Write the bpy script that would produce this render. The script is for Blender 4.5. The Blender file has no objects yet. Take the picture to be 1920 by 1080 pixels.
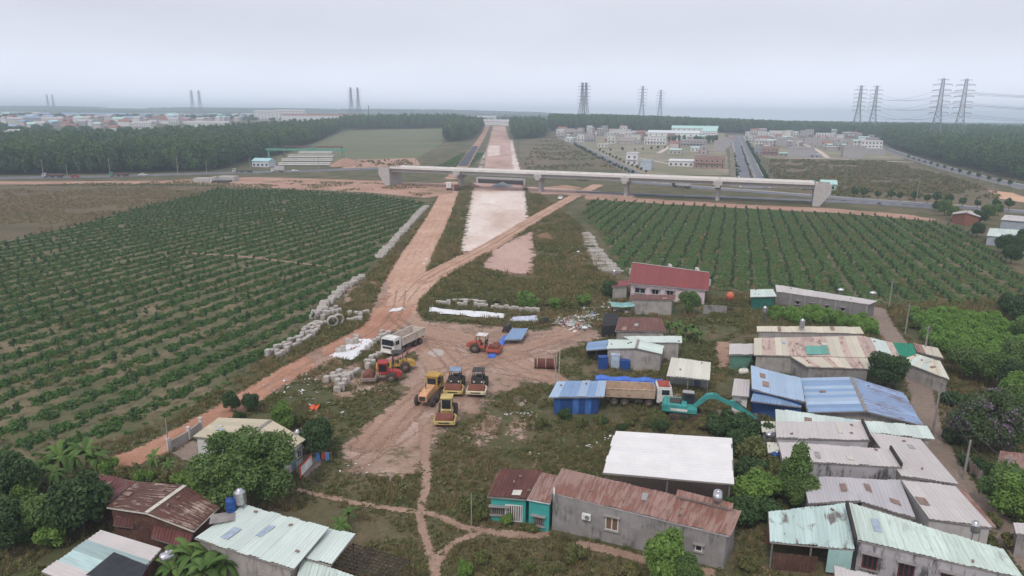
import bpy, bmesh, math, random
import numpy as np
from mathutils import Vector, Matrix
R = math.radians
random.seed(7)
rng = np.random.default_rng(7)
S = bpy.context.scene
COL = S.collection

# ------------------------------------------------------------------ camera
CAM_H = 36.0
cam_d = bpy.data.cameras.new('camera')
cam_d.sensor_width = 36.0
cam_d.lens = 24.0
cam_d.clip_start = 0.5
cam_d.clip_end = 30000
cam = bpy.data.objects.new('camera', cam_d)
CM = Matrix.Rotation(R(90 - 14.05), 3, 'X') @ Matrix.Rotation(R(0.5), 3, 'Z')
cam.matrix_world = Matrix.Translation((0, 0, CAM_H)) @ CM.to_4x4()
COL.objects.link(cam)
S.camera = cam
S.render.resolution_x, S.render.resolution_y = 1024, 576

# ------------------------------------------------------------------ sky, sun, exposure
SUN_EL, SUN_AZ = 52.0, 200.0          # elevation; compass bearing, degrees clockwise from +Y
W = bpy.data.worlds.new('World')
S.world = W
W.use_nodes = True
wn = W.node_tree
wn.nodes.clear()
sky = wn.nodes.new('ShaderNodeTexSky')
sky.sky_type = 'NISHITA'
sky.sun_disc = False
sky.sun_elevation = R(SUN_EL)
sky.sun_rotation = R(SUN_AZ)
sky.air_density = 1.0
sky.dust_density = 4.0
sky.ozone_density = 1.0
hs = wn.nodes.new('ShaderNodeHueSaturation')
hs.inputs['Saturation'].default_value = 0.25
wn.links.new(sky.outputs[0], hs.inputs['Color'])
mx = wn.nodes.new('ShaderNodeMix')
mx.data_type = 'RGBA'
mx.inputs[0].default_value = 0.86       # a closed, even veil of cloud over the clear sky
wn.links.new(hs.outputs[0], mx.inputs[6])
mx.inputs[7].default_value = (7.5, 7.8, 8.85, 1)
# faint uneven brightness of the cloud cover
tcn = wn.nodes.new('ShaderNodeTexCoord')
mpn = wn.nodes.new('ShaderNodeMapping')
mpn.inputs['Scale'].default_value = (1.6, 1.6, 5.0)
cn = wn.nodes.new('ShaderNodeTexNoise')
cn.inputs['Scale'].default_value = 2.2
cn.inputs['Detail'].default_value = 4
mr = wn.nodes.new('ShaderNodeMapRange')
mr.inputs[1].default_value = 0.3
mr.inputs[2].default_value = 0.7
mr.inputs[3].default_value = 0.955
mr.inputs[4].default_value = 1.045
wn.links.new(tcn.outputs['Generated'], mpn.inputs[0])
wn.links.new(mpn.outputs[0], cn.inputs['Vector'])
wn.links.new(cn.outputs['Fac'], mr.inputs[0])
vm = wn.nodes.new('ShaderNodeVectorMath')
vm.operation = 'SCALE'
wn.links.new(mx.outputs[2], vm.inputs[0])
wn.links.new(mr.outputs[0], vm.inputs['Scale'])
# thick haze low in the sky is brighter, all the way round
sx = wn.nodes.new('ShaderNodeSeparateXYZ')
wn.links.new(tcn.outputs['Generated'], sx.inputs[0])
lo = wn.nodes.new('ShaderNodeMapRange')
lo.interpolation_type = 'SMOOTHERSTEP'
lo.inputs[1].default_value = -0.02
lo.inputs[2].default_value = 0.14
lo.inputs[3].default_value = 1.55
lo.inputs[4].default_value = 1.0
wn.links.new(sx.outputs['Z'], lo.inputs[0])
vm2 = wn.nodes.new('ShaderNodeVectorMath')
vm2.operation = 'SCALE'
wn.links.new(vm.outputs[0], vm2.inputs[0])
wn.links.new(lo.outputs[0], vm2.inputs['Scale'])
bg = wn.nodes.new('ShaderNodeBackground')
bg.inputs['Strength'].default_value = 0.1
wn.links.new(vm2.outputs[0], bg.inputs['Color'])
wo = wn.nodes.new('ShaderNodeOutputWorld')
wn.links.new(bg.outputs[0], wo.inputs['Surface'])

sun_d = bpy.data.lights.new('sun', 'SUN')
sun_d.energy = 1.4
sun_d.angle = R(11)
sun_d.color = (1.0, 0.96, 0.9)
sun = bpy.data.objects.new('sun', sun_d)
sv = Vector((math.sin(R(SUN_AZ)) * math.cos(R(SUN_EL)), math.cos(R(SUN_AZ)) * math.cos(R(SUN_EL)), math.sin(R(SUN_EL))))
sun.rotation_euler = (-sv).to_track_quat('-Z', 'Y').to_euler()
COL.objects.link(sun)

S.view_settings.view_transform = 'Standard'
S.view_settings.look = 'None'
S.view_settings.exposure = 0.1
S.view_settings.gamma = 1.0
S.view_settings.use_curve_mapping = False
S.cycles.max_bounces = 5
S.cycles.diffuse_bounces = 2
S.cycles.glossy_bounces = 2
S.cycles.transparent_max_bounces = 10
S.cycles.volume_bounces = 2
S.cycles.use_denoising = True
S.cycles.caustics_reflective = False
S.cycles.caustics_refractive = False

# ------------------------------------------------------------------ helpers: terrain and projection
def sm(a, b, x):
    t = np.clip((np.asarray(x, float) - a) / (b - a), 0, 1)
    return t * t * (3 - 2 * t)

def T(x, y):
    """height of the land: level near by, climbing gently beyond half a kilometre, low hills far left"""
    y = np.asarray(y, float)
    x = np.asarray(x, float)
    s = np.clip((y - 450) / 750, 0, 1)
    h = 23 * s ** 1.35
    h = h + 8 * sm(1150, 2200, y)
    h = h * (1 - 0.42 * sm(120, 620, x))
    h = h + 42 * sm(2600, 4800, y) * sm(1600, -600, x)
    return h

def ray(px, py):
    d = CM @ Vector(((px - 960) / 1280.0, -(py - 540) / 1280.0, -1.0))
    return d

def P(px, py, h=0.0):
    """the point of the land (or h above it) seen at photo pixel px, py"""
    d = ray(px, py)
    if d.z < -1e-6:
        t = (h - CAM_H) / d.z
        if d.y * t < 450:
            return Vector((d.x * t, d.y * t, h))
    t = 380.0
    while t < 9000:
        t2 = t * 1.01
        if CAM_H + d.z * t2 < float(T(d.x * t2, d.y * t2)) + h:
            a, b = t, t2
            for _ in range(18):
                m = (a + b) / 2
                if CAM_H + d.z * m < float(T(d.x * m, d.y * m)) + h:
                    b = m
                else:
                    a = m
            t = (a + b) / 2
            return Vector((d.x * t, d.y * t, CAM_H + d.z * t))
        t = t2
    return Vector((d.x * 7000, d.y * 7000, float(T(d.x * 7000, d.y * 7000)) + h))

def PX(px, Y):
    """x, y and land height on the sight line of column px (at the horizon) at distance Y"""
    d = ray(px, 228)
    t = Y / d.y
    return Vector((d.x * t, Y, float(T(d.x * t, Y))))

# ------------------------------------------------------------------ helpers: materials
def lin(c):
    return tuple(((v / 255) / 12.92 if v / 255 <= 0.04045 else ((v / 255 + 0.055) / 1.055) ** 2.4) for v in c) + (1.0,)

def nd(nt, t, ins=None, **props):
    n = nt.nodes.new(t)
    for k, v in props.items():
        setattr(n, k, v)
    for k, v in (ins or {}).items():
        if isinstance(v, bpy.types.NodeSocket):
            nt.links.new(v, n.inputs[k])
        else:
            n.inputs[k].default_value = v
    return n

def ramp(nt, fac, stops):
    n = nt.nodes.new('ShaderNodeValToRGB')
    nt.links.new(fac, n.inputs[0])
    e = n.color_ramp.elements
    while len(e) < len(stops):
        e.new(0.5)
    for q, (p, c) in zip(e, stops):
        q.position = p
        q.color = c if len(c) == 4 else lin(c)
    return n.outputs[0]

def mixc(nt, f, a, b, blend='MIX'):
    n = nd(nt, 'ShaderNodeMix', data_type='RGBA', blend_type=blend)
    for i, v in ((0, f), (6, a), (7, b)):
        if isinstance(v, bpy.types.NodeSocket):
            nt.links.new(v, n.inputs[i])
        else:
            n.inputs[i].default_value = v
    return n.outputs[2]

def mth(nt, op, a, b=0.0, clamp=False):
    n = nd(nt, 'ShaderNodeMath', operation=op, use_clamp=clamp)
    for i, v in ((0, a), (1, b)):
        if isinstance(v, bpy.types.NodeSocket):
            nt.links.new(v, n.inputs[i])
        else:
            n.inputs[i].default_value = v
    return n.outputs[0]

def mrange(nt, v, a, b, c=0.0, d=1.0, smooth=False):
    n = nd(nt, 'ShaderNodeMapRange', {0: v, 1: a, 2: b, 3: c, 4: d})
    if smooth:
        n.interpolation_type = 'SMOOTHSTEP'
    return n.outputs[0]

def newmat(name):
    m = bpy.data.materials.new(name)
    m.use_nodes = True
    nt = m.node_tree
    nt.nodes.clear()
    out = nt.nodes.new('ShaderNodeOutputMaterial')
    b = nt.nodes.new('ShaderNodeBsdfPrincipled')
    b.inputs['Specular IOR Level'].default_value = 0.3
    nt.links.new(b.outputs[0], out.inputs[0])
    return m, nt, b, out

def pos(nt):
    return nt.nodes.new('ShaderNodeNewGeometry').outputs['Position']

def noise(nt, vec, scale, detail=3, rough=0.6, dist=0.0):
    return nd(nt, 'ShaderNodeTexNoise', {'Vector': vec, 'Scale': scale, 'Detail': detail, 'Roughness': rough, 'Distortion': dist}).outputs['Fac']

def scaled(nt, vec, s):
    return nd(nt, 'ShaderNodeMapping', {0: vec, 'Scale': s}).outputs[0]

_mc = {}
def plain(name, c, rough=0.7, metal=0.0, var=0.22, scale=1.3, dirt=0.25, dirtc=(92, 74, 62), bump=0.0):
    """paint, metal, cloth or concrete with uneven tone and grime"""
    if name in _mc:
        return _mc[name]
    m, nt, b, out = newmat(name)
    p = pos(nt)
    base = lin(c)
    n1 = noise(nt, p, scale, 4)
    dk = tuple(v * (1 - var) for v in base[:3]) + (1,)
    lt = tuple(min(1, v * (1 + var)) for v in base[:3]) + (1,)
    colr = ramp(nt, n1, [(0.3, dk), (0.7, lt)])
    if dirt:
        n2 = noise(nt, p, scale * 3.1, 5, 0.7)
        f = mrange(nt, n2, 0.52, 0.78, 0, dirt)
        colr = mixc(nt, f, colr, lin(dirtc))
    nt.links.new(colr, b.inputs['Base Color'])
    b.inputs['Roughness'].default_value = rough
    b.inputs['Metallic'].default_value = metal
    if bump:
        bp = nd(nt, 'ShaderNodeBump', {'Height': noise(nt, p, scale * 6, 4), 'Strength': bump, 'Distance': 0.05})
        nt.links.new(bp.outputs[0], b.inputs['Normal'])
    _mc[name] = m
    return m

def roofmat(name, c, rust=0.0, rustc=(104, 58, 44), rust2=(140, 92, 74), wear=0.3, wearc=(60, 52, 48), rough=0.55, streak=1.0, thr=0.55, tone=0.10):
    """sheet metal; u runs across the sheet, v down the slope, in metres"""
    if name in _mc:
        return _mc[name]
    m, nt, b, out = newmat(name)
    uv = nt.nodes.new('ShaderNodeUVMap').outputs[0]
    p = pos(nt)
    rnd = nt.nodes.new('ShaderNodeObjectInfo').outputs['Random']
    base = lin(c)
    k1 = tuple(v * (1 - tone) for v in base[:3]) + (1,)
    k2 = tuple(min(1, v * (1 + tone)) for v in base[:3]) + (1,)
    colr = ramp(nt, rnd, [(0.0, k1), (1.0, k2)])
    n0 = noise(nt, p, 0.5, 4)
    colr = mixc(nt, mrange(nt, n0, 0.3, 0.7, 0, 0.35), colr, tuple(v * 0.72 for v in base[:3]) + (1,))
    st = noise(nt, scaled(nt, uv, (5.0, 0.35, 1)), 1.0, 4, 0.65)
    colr = mixc(nt, mrange(nt, st, 0.45, 0.75, 0, wear), colr, lin(wearc))
    if rust:
        r1 = noise(nt, scaled(nt, uv, (2.2 * streak, 0.5, 1)), 1.0, 5, 0.7, 0.3)
        r2 = noise(nt, p, 0.35, 4)
        f = mth(nt, 'ADD', mth(nt, 'MULTIPLY', r1, 0.65), mth(nt, 'MULTIPLY', r2, 0.35))
        f = mrange(nt, f, thr - 0.05, thr + 0.06, 0, rust, True)
        rc = mixc(nt, mrange(nt, noise(nt, p, 3.0, 5), 0.35, 0.65), lin(rustc), lin(rust2))
        colr = mixc(nt, f, colr, rc)
    nt.links.new(colr, b.inputs['Base Color'])
    b.inputs['Roughness'].default_value = rough
    _mc[name] = m
    return m

def wallmat(name, c, stain=0.5, stainc=(58, 56, 54), var=0.12, thr=0.52):
    """rendered or painted wall with damp stains that run down it"""
    if name in _mc:
        return _mc[name]
    m, nt, b, out = newmat(name)
    p = pos(nt)
    base = lin(c)
    n1 = noise(nt, p, 0.8, 4)
    colr = ramp(nt, n1, [(0.3, tuple(v * (1 - var) for v in base[:3]) + (1,)), (0.7, tuple(min(1, v * (1 + var)) for v in base[:3]) + (1,))])
    s1 = noise(nt, scaled(nt, p, (2.2, 2.2, 0.45)), 1.0, 6, 0.72)
    s2 = noise(nt, p, 0.45, 3)
    f = mth(nt, 'ADD', mth(nt, 'MULTIPLY', s1, 0.6), mth(nt, 'MULTIPLY', s2, 0.4))
    colr = mixc(nt, mrange(nt, f, thr, thr + 0.12, 0, stain, True), colr, lin(stainc))
    nt.links.new(colr, b.inputs['Base Color'])
    b.inputs['Roughness'].default_value = 0.9
    bp = nd(nt, 'ShaderNodeBump', {'Height': noise(nt, p, 7, 4), 'Strength': 0.25, 'Distance': 0.03})
    nt.links.new(bp.outputs[0], b.inputs['Normal'])
    _mc[name] = m
    return m

def soil(name, cols, scale=0.12, fine=2.2, edge=None, ruts=False, finec=(120, 96, 84), rough=0.95, grass=None, gthr=0.55, gamp=0.12, stretch=None, bump=0.5, gain=1.0):
    """ground cover; edge = metres over which the sheet frays out into what lies under it"""
    if name in _mc:
        return _mc[name]
    m, nt, b, out = newmat(name)
    p = pos(nt)
    pv = scaled(nt, p, stretch) if stretch else p
    n1 = noise(nt, pv, scale, 6, 0.62, 0.4)
    k = len(cols)
    colr = ramp(nt, n1, [(0.3 + 0.4 * i / max(1, k - 1), c) for i, c in enumerate(cols)])
    n2 = noise(nt, pv, fine, 5, 0.7)
    colr = mixc(nt, mrange(nt, n2, 0.42, 0.75, 0, 0.55), colr, lin(finec))
    n3 = noise(nt, p, fine * 4.3, 3, 0.7)
    colr = mixc(nt, 1.0, colr, ramp(nt, n3, [(0.25, (0.78 * gain,) * 3 + (1,)), (0.75, (1.25 * gain,) * 3 + (1,))]), 'MULTIPLY')
    if grass:
        g1 = mth(nt, 'ADD', mth(nt, 'MULTIPLY', noise(nt, p, gamp, 4), 0.5), mth(nt, 'MULTIPLY', noise(nt, p, 0.9, 5, 0.7), 0.5))
        gc = mixc(nt, mrange(nt, n2, 0.35, 0.65), lin(grass[0]), lin(grass[1]))
        colr = mixc(nt, mrange(nt, g1, gthr - 0.03, gthr + 0.05, 0, 1, True), colr, gc)
    if ruts:
        lat = nd(nt, 'ShaderNodeAttribute', attribute_name='lat').outputs['Fac']
        lat = mth(nt, 'ADD', lat, mrange(nt, noise(nt, p, 0.09, 3), 0, 1, -2.6, 2.6))
        w = nd(nt, 'ShaderNodeMath', {0: mth(nt, 'MULTIPLY', lat, 3.3)}, operation='SINE').outputs[0]
        brk = mrange(nt, noise(nt, p, 0.2, 4), 0.4, 0.65)
        colr = mixc(nt, mth(nt, 'MULTIPLY', mrange(nt, w, 0.1, 1, 0, 0.42), brk), colr, lin(ruts))
    nt.links.new(colr, b.inputs['Base Color'])
    b.inputs['Roughness'].default_value = rough
    b.inputs['Specular IOR Level'].default_value = 0.15
    if bump:
        hgt = mth(nt, 'ADD', noise(nt, p, 1.3, 5, 0.7), mth(nt, 'MULTIPLY', n2, 0.6))
        bp = nd(nt, 'ShaderNodeBump', {'Height': hgt, 'Strength': bump, 'Distance': 0.3})
        nt.links.new(bp.outputs[0], b.inputs['Normal'])
    if edge:
        e = nd(nt, 'ShaderNodeAttribute', attribute_name='edge').outputs['Fac']
        ne = mth(nt, 'ADD', mth(nt, 'MULTIPLY', noise(nt, p, 0.9 / edge, 5, 0.7), 0.75), mth(nt, 'MULTIPLY', noise(nt, p, 2.6, 4), 0.25))
        a = mth(nt, 'ADD', e, mrange(nt, ne, 0.25, 0.75, -1.35 * edge, 1.0 * edge))
        al = mrange(nt, a, -0.18 * edge, 0.18 * edge, 0, 1, True)
        tr = nt.nodes.new('ShaderNodeBsdfTransparent')
        ms = nd(nt, 'ShaderNodeMixShader', {0: al})
        nt.links.new(tr.outputs[0], ms.inputs[1])
        nt.links.new(b.outputs[0], ms.inputs[2])
        nt.links.new(ms.outputs[0], out.inputs[0])
    _mc[name] = m
    return m

LEAF = 1.2
def leafmat(name, c1, c2, c3=None, patch=0.25, flower=None, fthr=0.66):
    """foliage: tone differs from leaf to leaf, from clump to clump and from plant to plant"""
    if name in _mc:
        return _mc[name]
    m, nt, b, out = newmat(name)
    c1, c2, c3 = (tuple(v * LEAF for v in c) if c else None for c in (c1, c2, c3))
    p = pos(nt)
    rnd = nt.nodes.new('ShaderNodeObjectInfo').outputs['Random']
    isl = nt.nodes.new('ShaderNodeNewGeometry').outputs['Random Per Island']
    f = mth(nt, 'ADD', mth(nt, 'MULTIPLY', isl, 0.5), mth(nt, 'MULTIPLY', noise(nt, p, patch, 3), 0.55))
    colr = mixc(nt, mrange(nt, f, 0.15, 0.9), lin(c1), lin(c2))
    if c3:
        colr = mixc(nt, mrange(nt, rnd, 0.35, 1.0, 0, 0.8), colr, lin(c3))
    if flower:
        fl = mth(nt, 'ADD', mth(nt, 'MULTIPLY', isl, 0.25), mth(nt, 'MULTIPLY', noise(nt, p, 0.55, 4), 0.9))
        colr = mixc(nt, mrange(nt, fl, fthr, fthr + 0.04), colr, lin(flower))
    nt.links.new(colr, b.inputs['Base Color'])
    b.inputs['Roughness'].default_value = 0.6
    b.inputs['Specular IOR Level'].default_value = 0.2
    b.inputs['Subsurface Weight'].default_value = 0.0
    tl = nd(nt, 'ShaderNodeBsdfTranslucent')
    nt.links.new(colr, tl.inputs[0])
    ms = nd(nt, 'ShaderNodeMixShader', {0: 0.22})
    nt.links.new(b.outputs[0], ms.inputs[1])
    nt.links.new(tl.outputs[0], ms.inputs[2])
    nt.links.new(ms.outputs[0], out.inputs[0])
    _mc[name] = m
    return m

# ------------------------------------------------------------------ helpers: objects
def link(o, parent=None):
    COL.objects.link(o)
    if parent:
        o.parent = parent
    return o

def tag(o, label=None, cat=None, group=None, kind=None):
    if label:
        o['label'] = label
    if cat:
        o['category'] = cat
    if group:
        o['group'] = group
    if kind:
        o['kind'] = kind
    return o

def thing(name, label, cat, loc=(0, 0, 0), rz=0.0, group=None, scale=1.0):
    o = bpy.data.objects.new(name, None)
    o.empty_display_size = 0.5
    COL.objects.link(o)
    o.location = loc
    o.rotation_euler = (0, 0, rz)
    o.scale = (scale,) * 3
    return tag(o, label, cat, group)

def kids(o):
    return [c for c in ALLKIDS.get(o.name, [])]

def copy_tree(o, parent=None):
    c = o.copy()
    COL.objects.link(c)
    c.parent = parent
    for ch in o.children:
        copy_tree(ch, c)
    return c

class MB:
    """collects shapes into one mesh"""
    def __init__(s):
        s.v, s.f, s.sm = [], [], []
    def add(s, vs, fs, smooth=False):
        o = len(s.v)
        s.v += [tuple(v) for v in vs]
        s.f += [tuple(i + o for i in f) for f in fs]
        s.sm += [smooth] * len(fs)
        return s
    def box(s, c, d, rz=0.0, m=None, taper=None):
        x, y, z = d[0] / 2, d[1] / 2, d[2] / 2
        tx, ty = taper or (1, 1)
        vs = [Vector(q) for q in ((-x, -y, -z), (x, -y, -z), (x, y, -z), (-x, y, -z), (-x * tx, -y * ty, z), (x * tx, -y * ty, z), (x * tx, y * ty, z), (-x * tx, y * ty, z))]
        if m is not None:
            vs = [m @ v for v in vs]
        if rz:
            r = Matrix.Rotation(rz, 3, 'Z')
            vs = [r @ v for v in vs]
        c = Vector(c)
        return s.add([v + c for v in vs], [(0, 3, 2, 1), (4, 5, 6, 7), (0, 1, 5, 4), (1, 2, 6, 5), (2, 3, 7, 6), (3, 0, 4, 7)])
    def cbox(s, c, d, ch=0.06, rz=0.0):
        """box with chamfered edges"""
        bm = bmesh.new()
        bmesh.ops.create_cube(bm, size=1.0, matrix=Matrix.Diagonal((d[0], d[1], d[2], 1)))
        bmesh.ops.bevel(bm, geom=list(bm.edges), offset=ch, segments=1, affect='EDGES')
        r = Matrix.Rotation(rz, 3, 'Z')
        c = Vector(c)
        s.add([r @ v.co + c for v in bm.verts], [[q.index for q in f.verts] for f in bm.faces])
        bm.free()
        return s
    def tube(s, a, b, r0, r1=None, n=8, caps=True, smooth=True):
        a, b = Vector(a), Vector(b)
        r1 = r0 if r1 is None else r1
        d = (b - a)
        q = d.to_track_quat('Z', 'Y')
        vs, fs = [], []
        for i in range(n):
            w = 2 * math.pi * i / n
            e = q @ Vector((math.cos(w), math.sin(w), 0))
            vs += [a + e * r0, b + e * r1]
        for i in range(n):
            j = (i + 1) % n
            fs.append((2 * i, 2 * j, 2 * j + 1, 2 * i + 1))
        s.add(vs, fs, smooth)
        if caps:
            s.add(vs[0::2], [tuple(reversed(range(n)))])
            s.add(vs[1::2], [tuple(range(n))])
        return s
    def beam(s, a, b, w, h):
        """square bar from a to b"""
        a, b = Vector(a), Vector(b)
        d = b - a
        up = Vector((0, 0, 1)) if abs(d.normalized().z) < 0.95 else Vector((0, 1, 0))
        x = d.cross(up).normalized() * w / 2
        u = x.cross(d).normalized() * h / 2
        vs = [a - x - u, a + x - u, a + x + u, a - x + u, b - x - u, b + x - u, b + x + u, b - x + u]
        return s.add(vs, [(0, 3, 2, 1), (4, 5, 6, 7), (0, 1, 5, 4), (1, 2, 6, 5), (2, 3, 7, 6), (3, 0, 4, 7)])
    def lathe(s, prof, n=16, c=(0, 0, 0), axis='Z', smooth=True):
        """profile [(r, h)] turned about an axis"""
        vs, fs = [], []
        c = Vector(c)
        for r, h in prof:
            for i in range(n):
                w = 2 * math.pi * i / n
                v = Vector((r * math.cos(w), r * math.sin(w), h))
                if axis == 'X':
                    v = Vector((v.z, v.x, v.y))
                elif axis == 'Y':
                    v = Vector((v.y, v.z, v.x))
                vs.append(v + c)
        for k in range(len(prof) - 1):
            for i in range(n):
                j = (i + 1) % n
                fs.append((k * n + i, k * n + j, k * n + n + j, k * n + n + i))
        return s.add(vs, fs, smooth)
    def prism(s, poly, z0, z1):
        """poly of (x, y); z0, z1 numbers or lists per corner"""
        n = len(poly)
        z0 = z0 if isinstance(z0, (list, tuple)) else [z0] * n
        z1 = z1 if isinstance(z1, (list, tuple)) else [z1] * n
        vs = [(p[0], p[1], a) for p, a in zip(poly, z0)] + [(p[0], p[1], a) for p, a in zip(poly, z1)]
        fs = [tuple(reversed(range(n))), tuple(range(n, 2 * n))]
        fs += [(i, (i + 1) % n, n + (i + 1) % n, n + i) for i in range(n)]
        return s.add(vs, fs)
    def extrude_y(s, prof, y0, y1):
        """profile of (x, z) extruded along y"""
        n = len(prof)
        vs = [(p[0], y0, p[1]) for p in prof] + [(p[0], y1, p[1]) for p in prof]
        fs = [tuple(range(n)), tuple(reversed(range(n, 2 * n)))]
        fs += [((i + 1) % n, i, n + i, n + (i + 1) % n) for i in range(n)]
        return s.add(vs, fs)
    def mesh(s, name):
        me = bpy.data.meshes.new(name)
        me.from_pydata([tuple(v) for v in s.v], [], s.f)
        me.polygons.foreach_set('use_smooth', s.sm)
        me.validate()
        bm = bmesh.new()
        bm.from_mesh(me)
        bmesh.ops.recalc_face_normals(bm, faces=bm.faces)
        bm.to_mesh(me)
        bm.free()
        return me
    def build(s, name, mat, parent=None, loc=None):
        me = s.mesh(name)
        me.materials.append(mat)
        o = bpy.data.objects.new(name, me)
        if loc is not None:
            o.location = loc
        return link(o, parent)

def meshobj(name, me, mat, parent=None, loc=None, rz=0.0):
    if mat and not me.materials:
        me.materials.append(mat)
    o = bpy.data.objects.new(name, me)
    if loc is not None:
        o.location = loc
    o.rotation_euler[2] = rz
    return link(o, parent)

# ---- ground sheets
EXCL = []            # world polygons where no weeds grow
def sdf_poly(X, Y, poly):
    poly = np.asarray(poly, float)
    d = np.full(X.shape, 1e9)
    ins = np.zeros(X.shape, bool)
    n = len(poly)
    for i in range(n):
        ax, ay = poly[i]
        bx, by = poly[(i + 1) % n]
        dx, dy = bx - ax, by - ay
        t = np.clip(((X - ax) * dx + (Y - ay) * dy) / (dx * dx + dy * dy + 1e-12), 0, 1)
        d = np.minimum(d, np.hypot(X - ax - t * dx, Y - ay - t * dy))
        c = ((ay > Y) != (by > Y)) & (X < (bx - ax) * (Y - ay) / (by - ay + 1e-12) + ax)
        ins ^= c
    return np.where(ins, d, -d)

def sdf_path(X, Y, path, width):
    best = np.full(X.shape, -1e9)
    lat = np.zeros(X.shape)
    for i in range(len(path) - 1):
        (ax, ay), (bx, by) = path[i], path[i + 1]
        w0, w1 = width[i], width[i + 1]
        dx, dy = bx - ax, by - ay
        L = math.hypot(dx, dy)
        t = np.clip(((X - ax) * dx + (Y - ay) * dy) / (L * L), 0, 1)
        d = np.hypot(X - ax - t * dx, Y - ay - t * dy)
        e = (w0 + (w1 - w0) * t) / 2 - d
        s = ((X - ax) * dy - (Y - ay) * dx) / L
        k = e > best
        best = np.where(k, e, best)
        lat = np.where(k, s, lat)
    return best, lat

ZK = [0]
def grid_sheet(name, sdf, bbox, res, mat, z, margin):
    x0, x1, y0, y1 = bbox
    nx = max(2, int((x1 - x0) / res[0]) + 1)
    ny = max(2, int((y1 - y0) / res[1]) + 1)
    xs, ys = np.linspace(x0, x1, nx), np.linspace(y0, y1, ny)
    X, Y = np.meshgrid(xs, ys)
    r = sdf(X, Y)
    e, lat = r if isinstance(r, tuple) else (r, None)
    keep = e > -margin
    cell = keep[:-1, :-1] | keep[1:, :-1] | keep[:-1, 1:] | keep[1:, 1:]
    j, i = np.nonzero(cell)
    quads = np.stack([j * nx + i, j * nx + i + 1, (j + 1) * nx + i + 1, (j + 1) * nx + i], 1)
    used, inv = np.unique(quads, return_inverse=True)
    quads = inv.reshape(quads.shape)
    xf, yf = X.ravel()[used], Y.ravel()[used]
    ZK[0] += 1
    zf = T(xf, yf) + z + 0.0007 * ZK[0]
    me = bpy.data.meshes.new(name)
    me.from_pydata(np.stack([xf, yf, zf], 1).tolist(), [], quads.tolist())
    a = me.attributes.new('edge', 'FLOAT', 'POINT')
    a.data.foreach_set('value', e.ravel()[used].astype(np.float32))
    if lat is not None:
        a = me.attributes.new('lat', 'FLOAT', 'POINT')
        a.data.foreach_set('value', lat.ravel()[used].astype(np.float32))
    me.materials.append(mat)
    o = bpy.data.objects.new(name, me)
    link(o)
    o['kind'] = 'structure'
    return o

def wpoly(px):
    return [tuple(P(*p)[:2]) for p in px]

def area(name, px, mat, z, res=(1, 1), margin=1.5, excl=True, world=False):
    poly = px if world else wpoly(px)
    if excl:
        EXCL.append(poly)
    a = np.array(poly)
    bb = (a[:, 0].min() - margin, a[:, 0].max() + margin, a[:, 1].min() - margin, a[:, 1].max() + margin)
    return grid_sheet(name, lambda X, Y: sdf_poly(X, Y, poly), bb, res, mat, z, margin)

def smooth_path(pts, w, k=4):
    """Catmull-Rom through the points"""
    out, ow = [], []
    n = len(pts)
    for i in range(n - 1):
        p0, p1, p2, p3 = (Vector(pts[max(0, min(n - 1, j))]) for j in (i - 1, i, i + 1, i + 2))
        for q in range(k):
            t = q / k
            v = 0.5 * ((2 * p1) + (p2 - p0) * t + (2 * p0 - 5 * p1 + 4 * p2 - p3) * t * t + (3 * p1 - p0 - 3 * p2 + p3) * t ** 3)
            out.append((v.x, v.y))
            ow.append(w[i] + (w[i + 1] - w[i]) * t)
    out.append(tuple(pts[-1]))
    ow.append(w[-1])
    return out, ow

PATHS = []
PNAMES = []
def ribbon(name, px, width, mat, z, res=(0.8, 0.8), margin=1.2, world=False, k=4):
    pts = px if world else wpoly(px)
    width = width if isinstance(width, (list, tuple)) else [width] * len(pts)
    path, w = smooth_path(pts, width, k)
    PATHS.append((path, w))
    PNAMES.append(name)
    a = np.array(path)
    m = margin + max(w) / 2
    bb = (a[:, 0].min() - m, a[:, 0].max() + m, a[:, 1].min() - m, a[:, 1].max() + m)
    return grid_sheet(name, lambda X, Y: sdf_path(X, Y, path, w), bb, res, mat, z, margin)
# ================================================================== the land
GRASS, DRY = (74, 84, 52), (104, 92, 66)
m_ground = soil('rough grass and dry weeds', [(72, 77, 50), (92, 89, 62), (114, 101, 78), (128, 108, 90)], scale=0.06, fine=1.1, finec=(58, 66, 42), grass=[(68, 78, 47), (90, 94, 60)], gthr=0.53, gamp=0.08, bump=0.7)
def make_ground():
    ys = list(np.linspace(-60, 440, 26)) + list(np.linspace(460, 1300, 43)) + list(np.linspace(1350, 2600, 26)) + list(np.linspace(2700, 6200, 24))
    xs = sorted(set(list(np.linspace(-7000, -800, 14)) + list(np.linspace(-800, 1000, 37)) + list(np.linspace(1000, 7000, 16))))
    X, Y = np.meshgrid(xs, ys)
    Z = T(X, Y)
    nx, ny = len(xs), len(ys)
    f = [(j * nx + i, j * nx + i + 1, (j + 1) * nx + i + 1, (j + 1) * nx + i) for j in range(ny - 1) for i in range(nx - 1)]
    me = bpy.data.meshes.new('ground')
    me.from_pydata(np.stack([X.ravel(), Y.ravel(), Z.ravel()], 1).tolist(), [], f)
    me.materials.append(m_ground)
    o = link(bpy.data.objects.new('ground', me))
    o['kind'] = 'structure'
make_ground()

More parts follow.
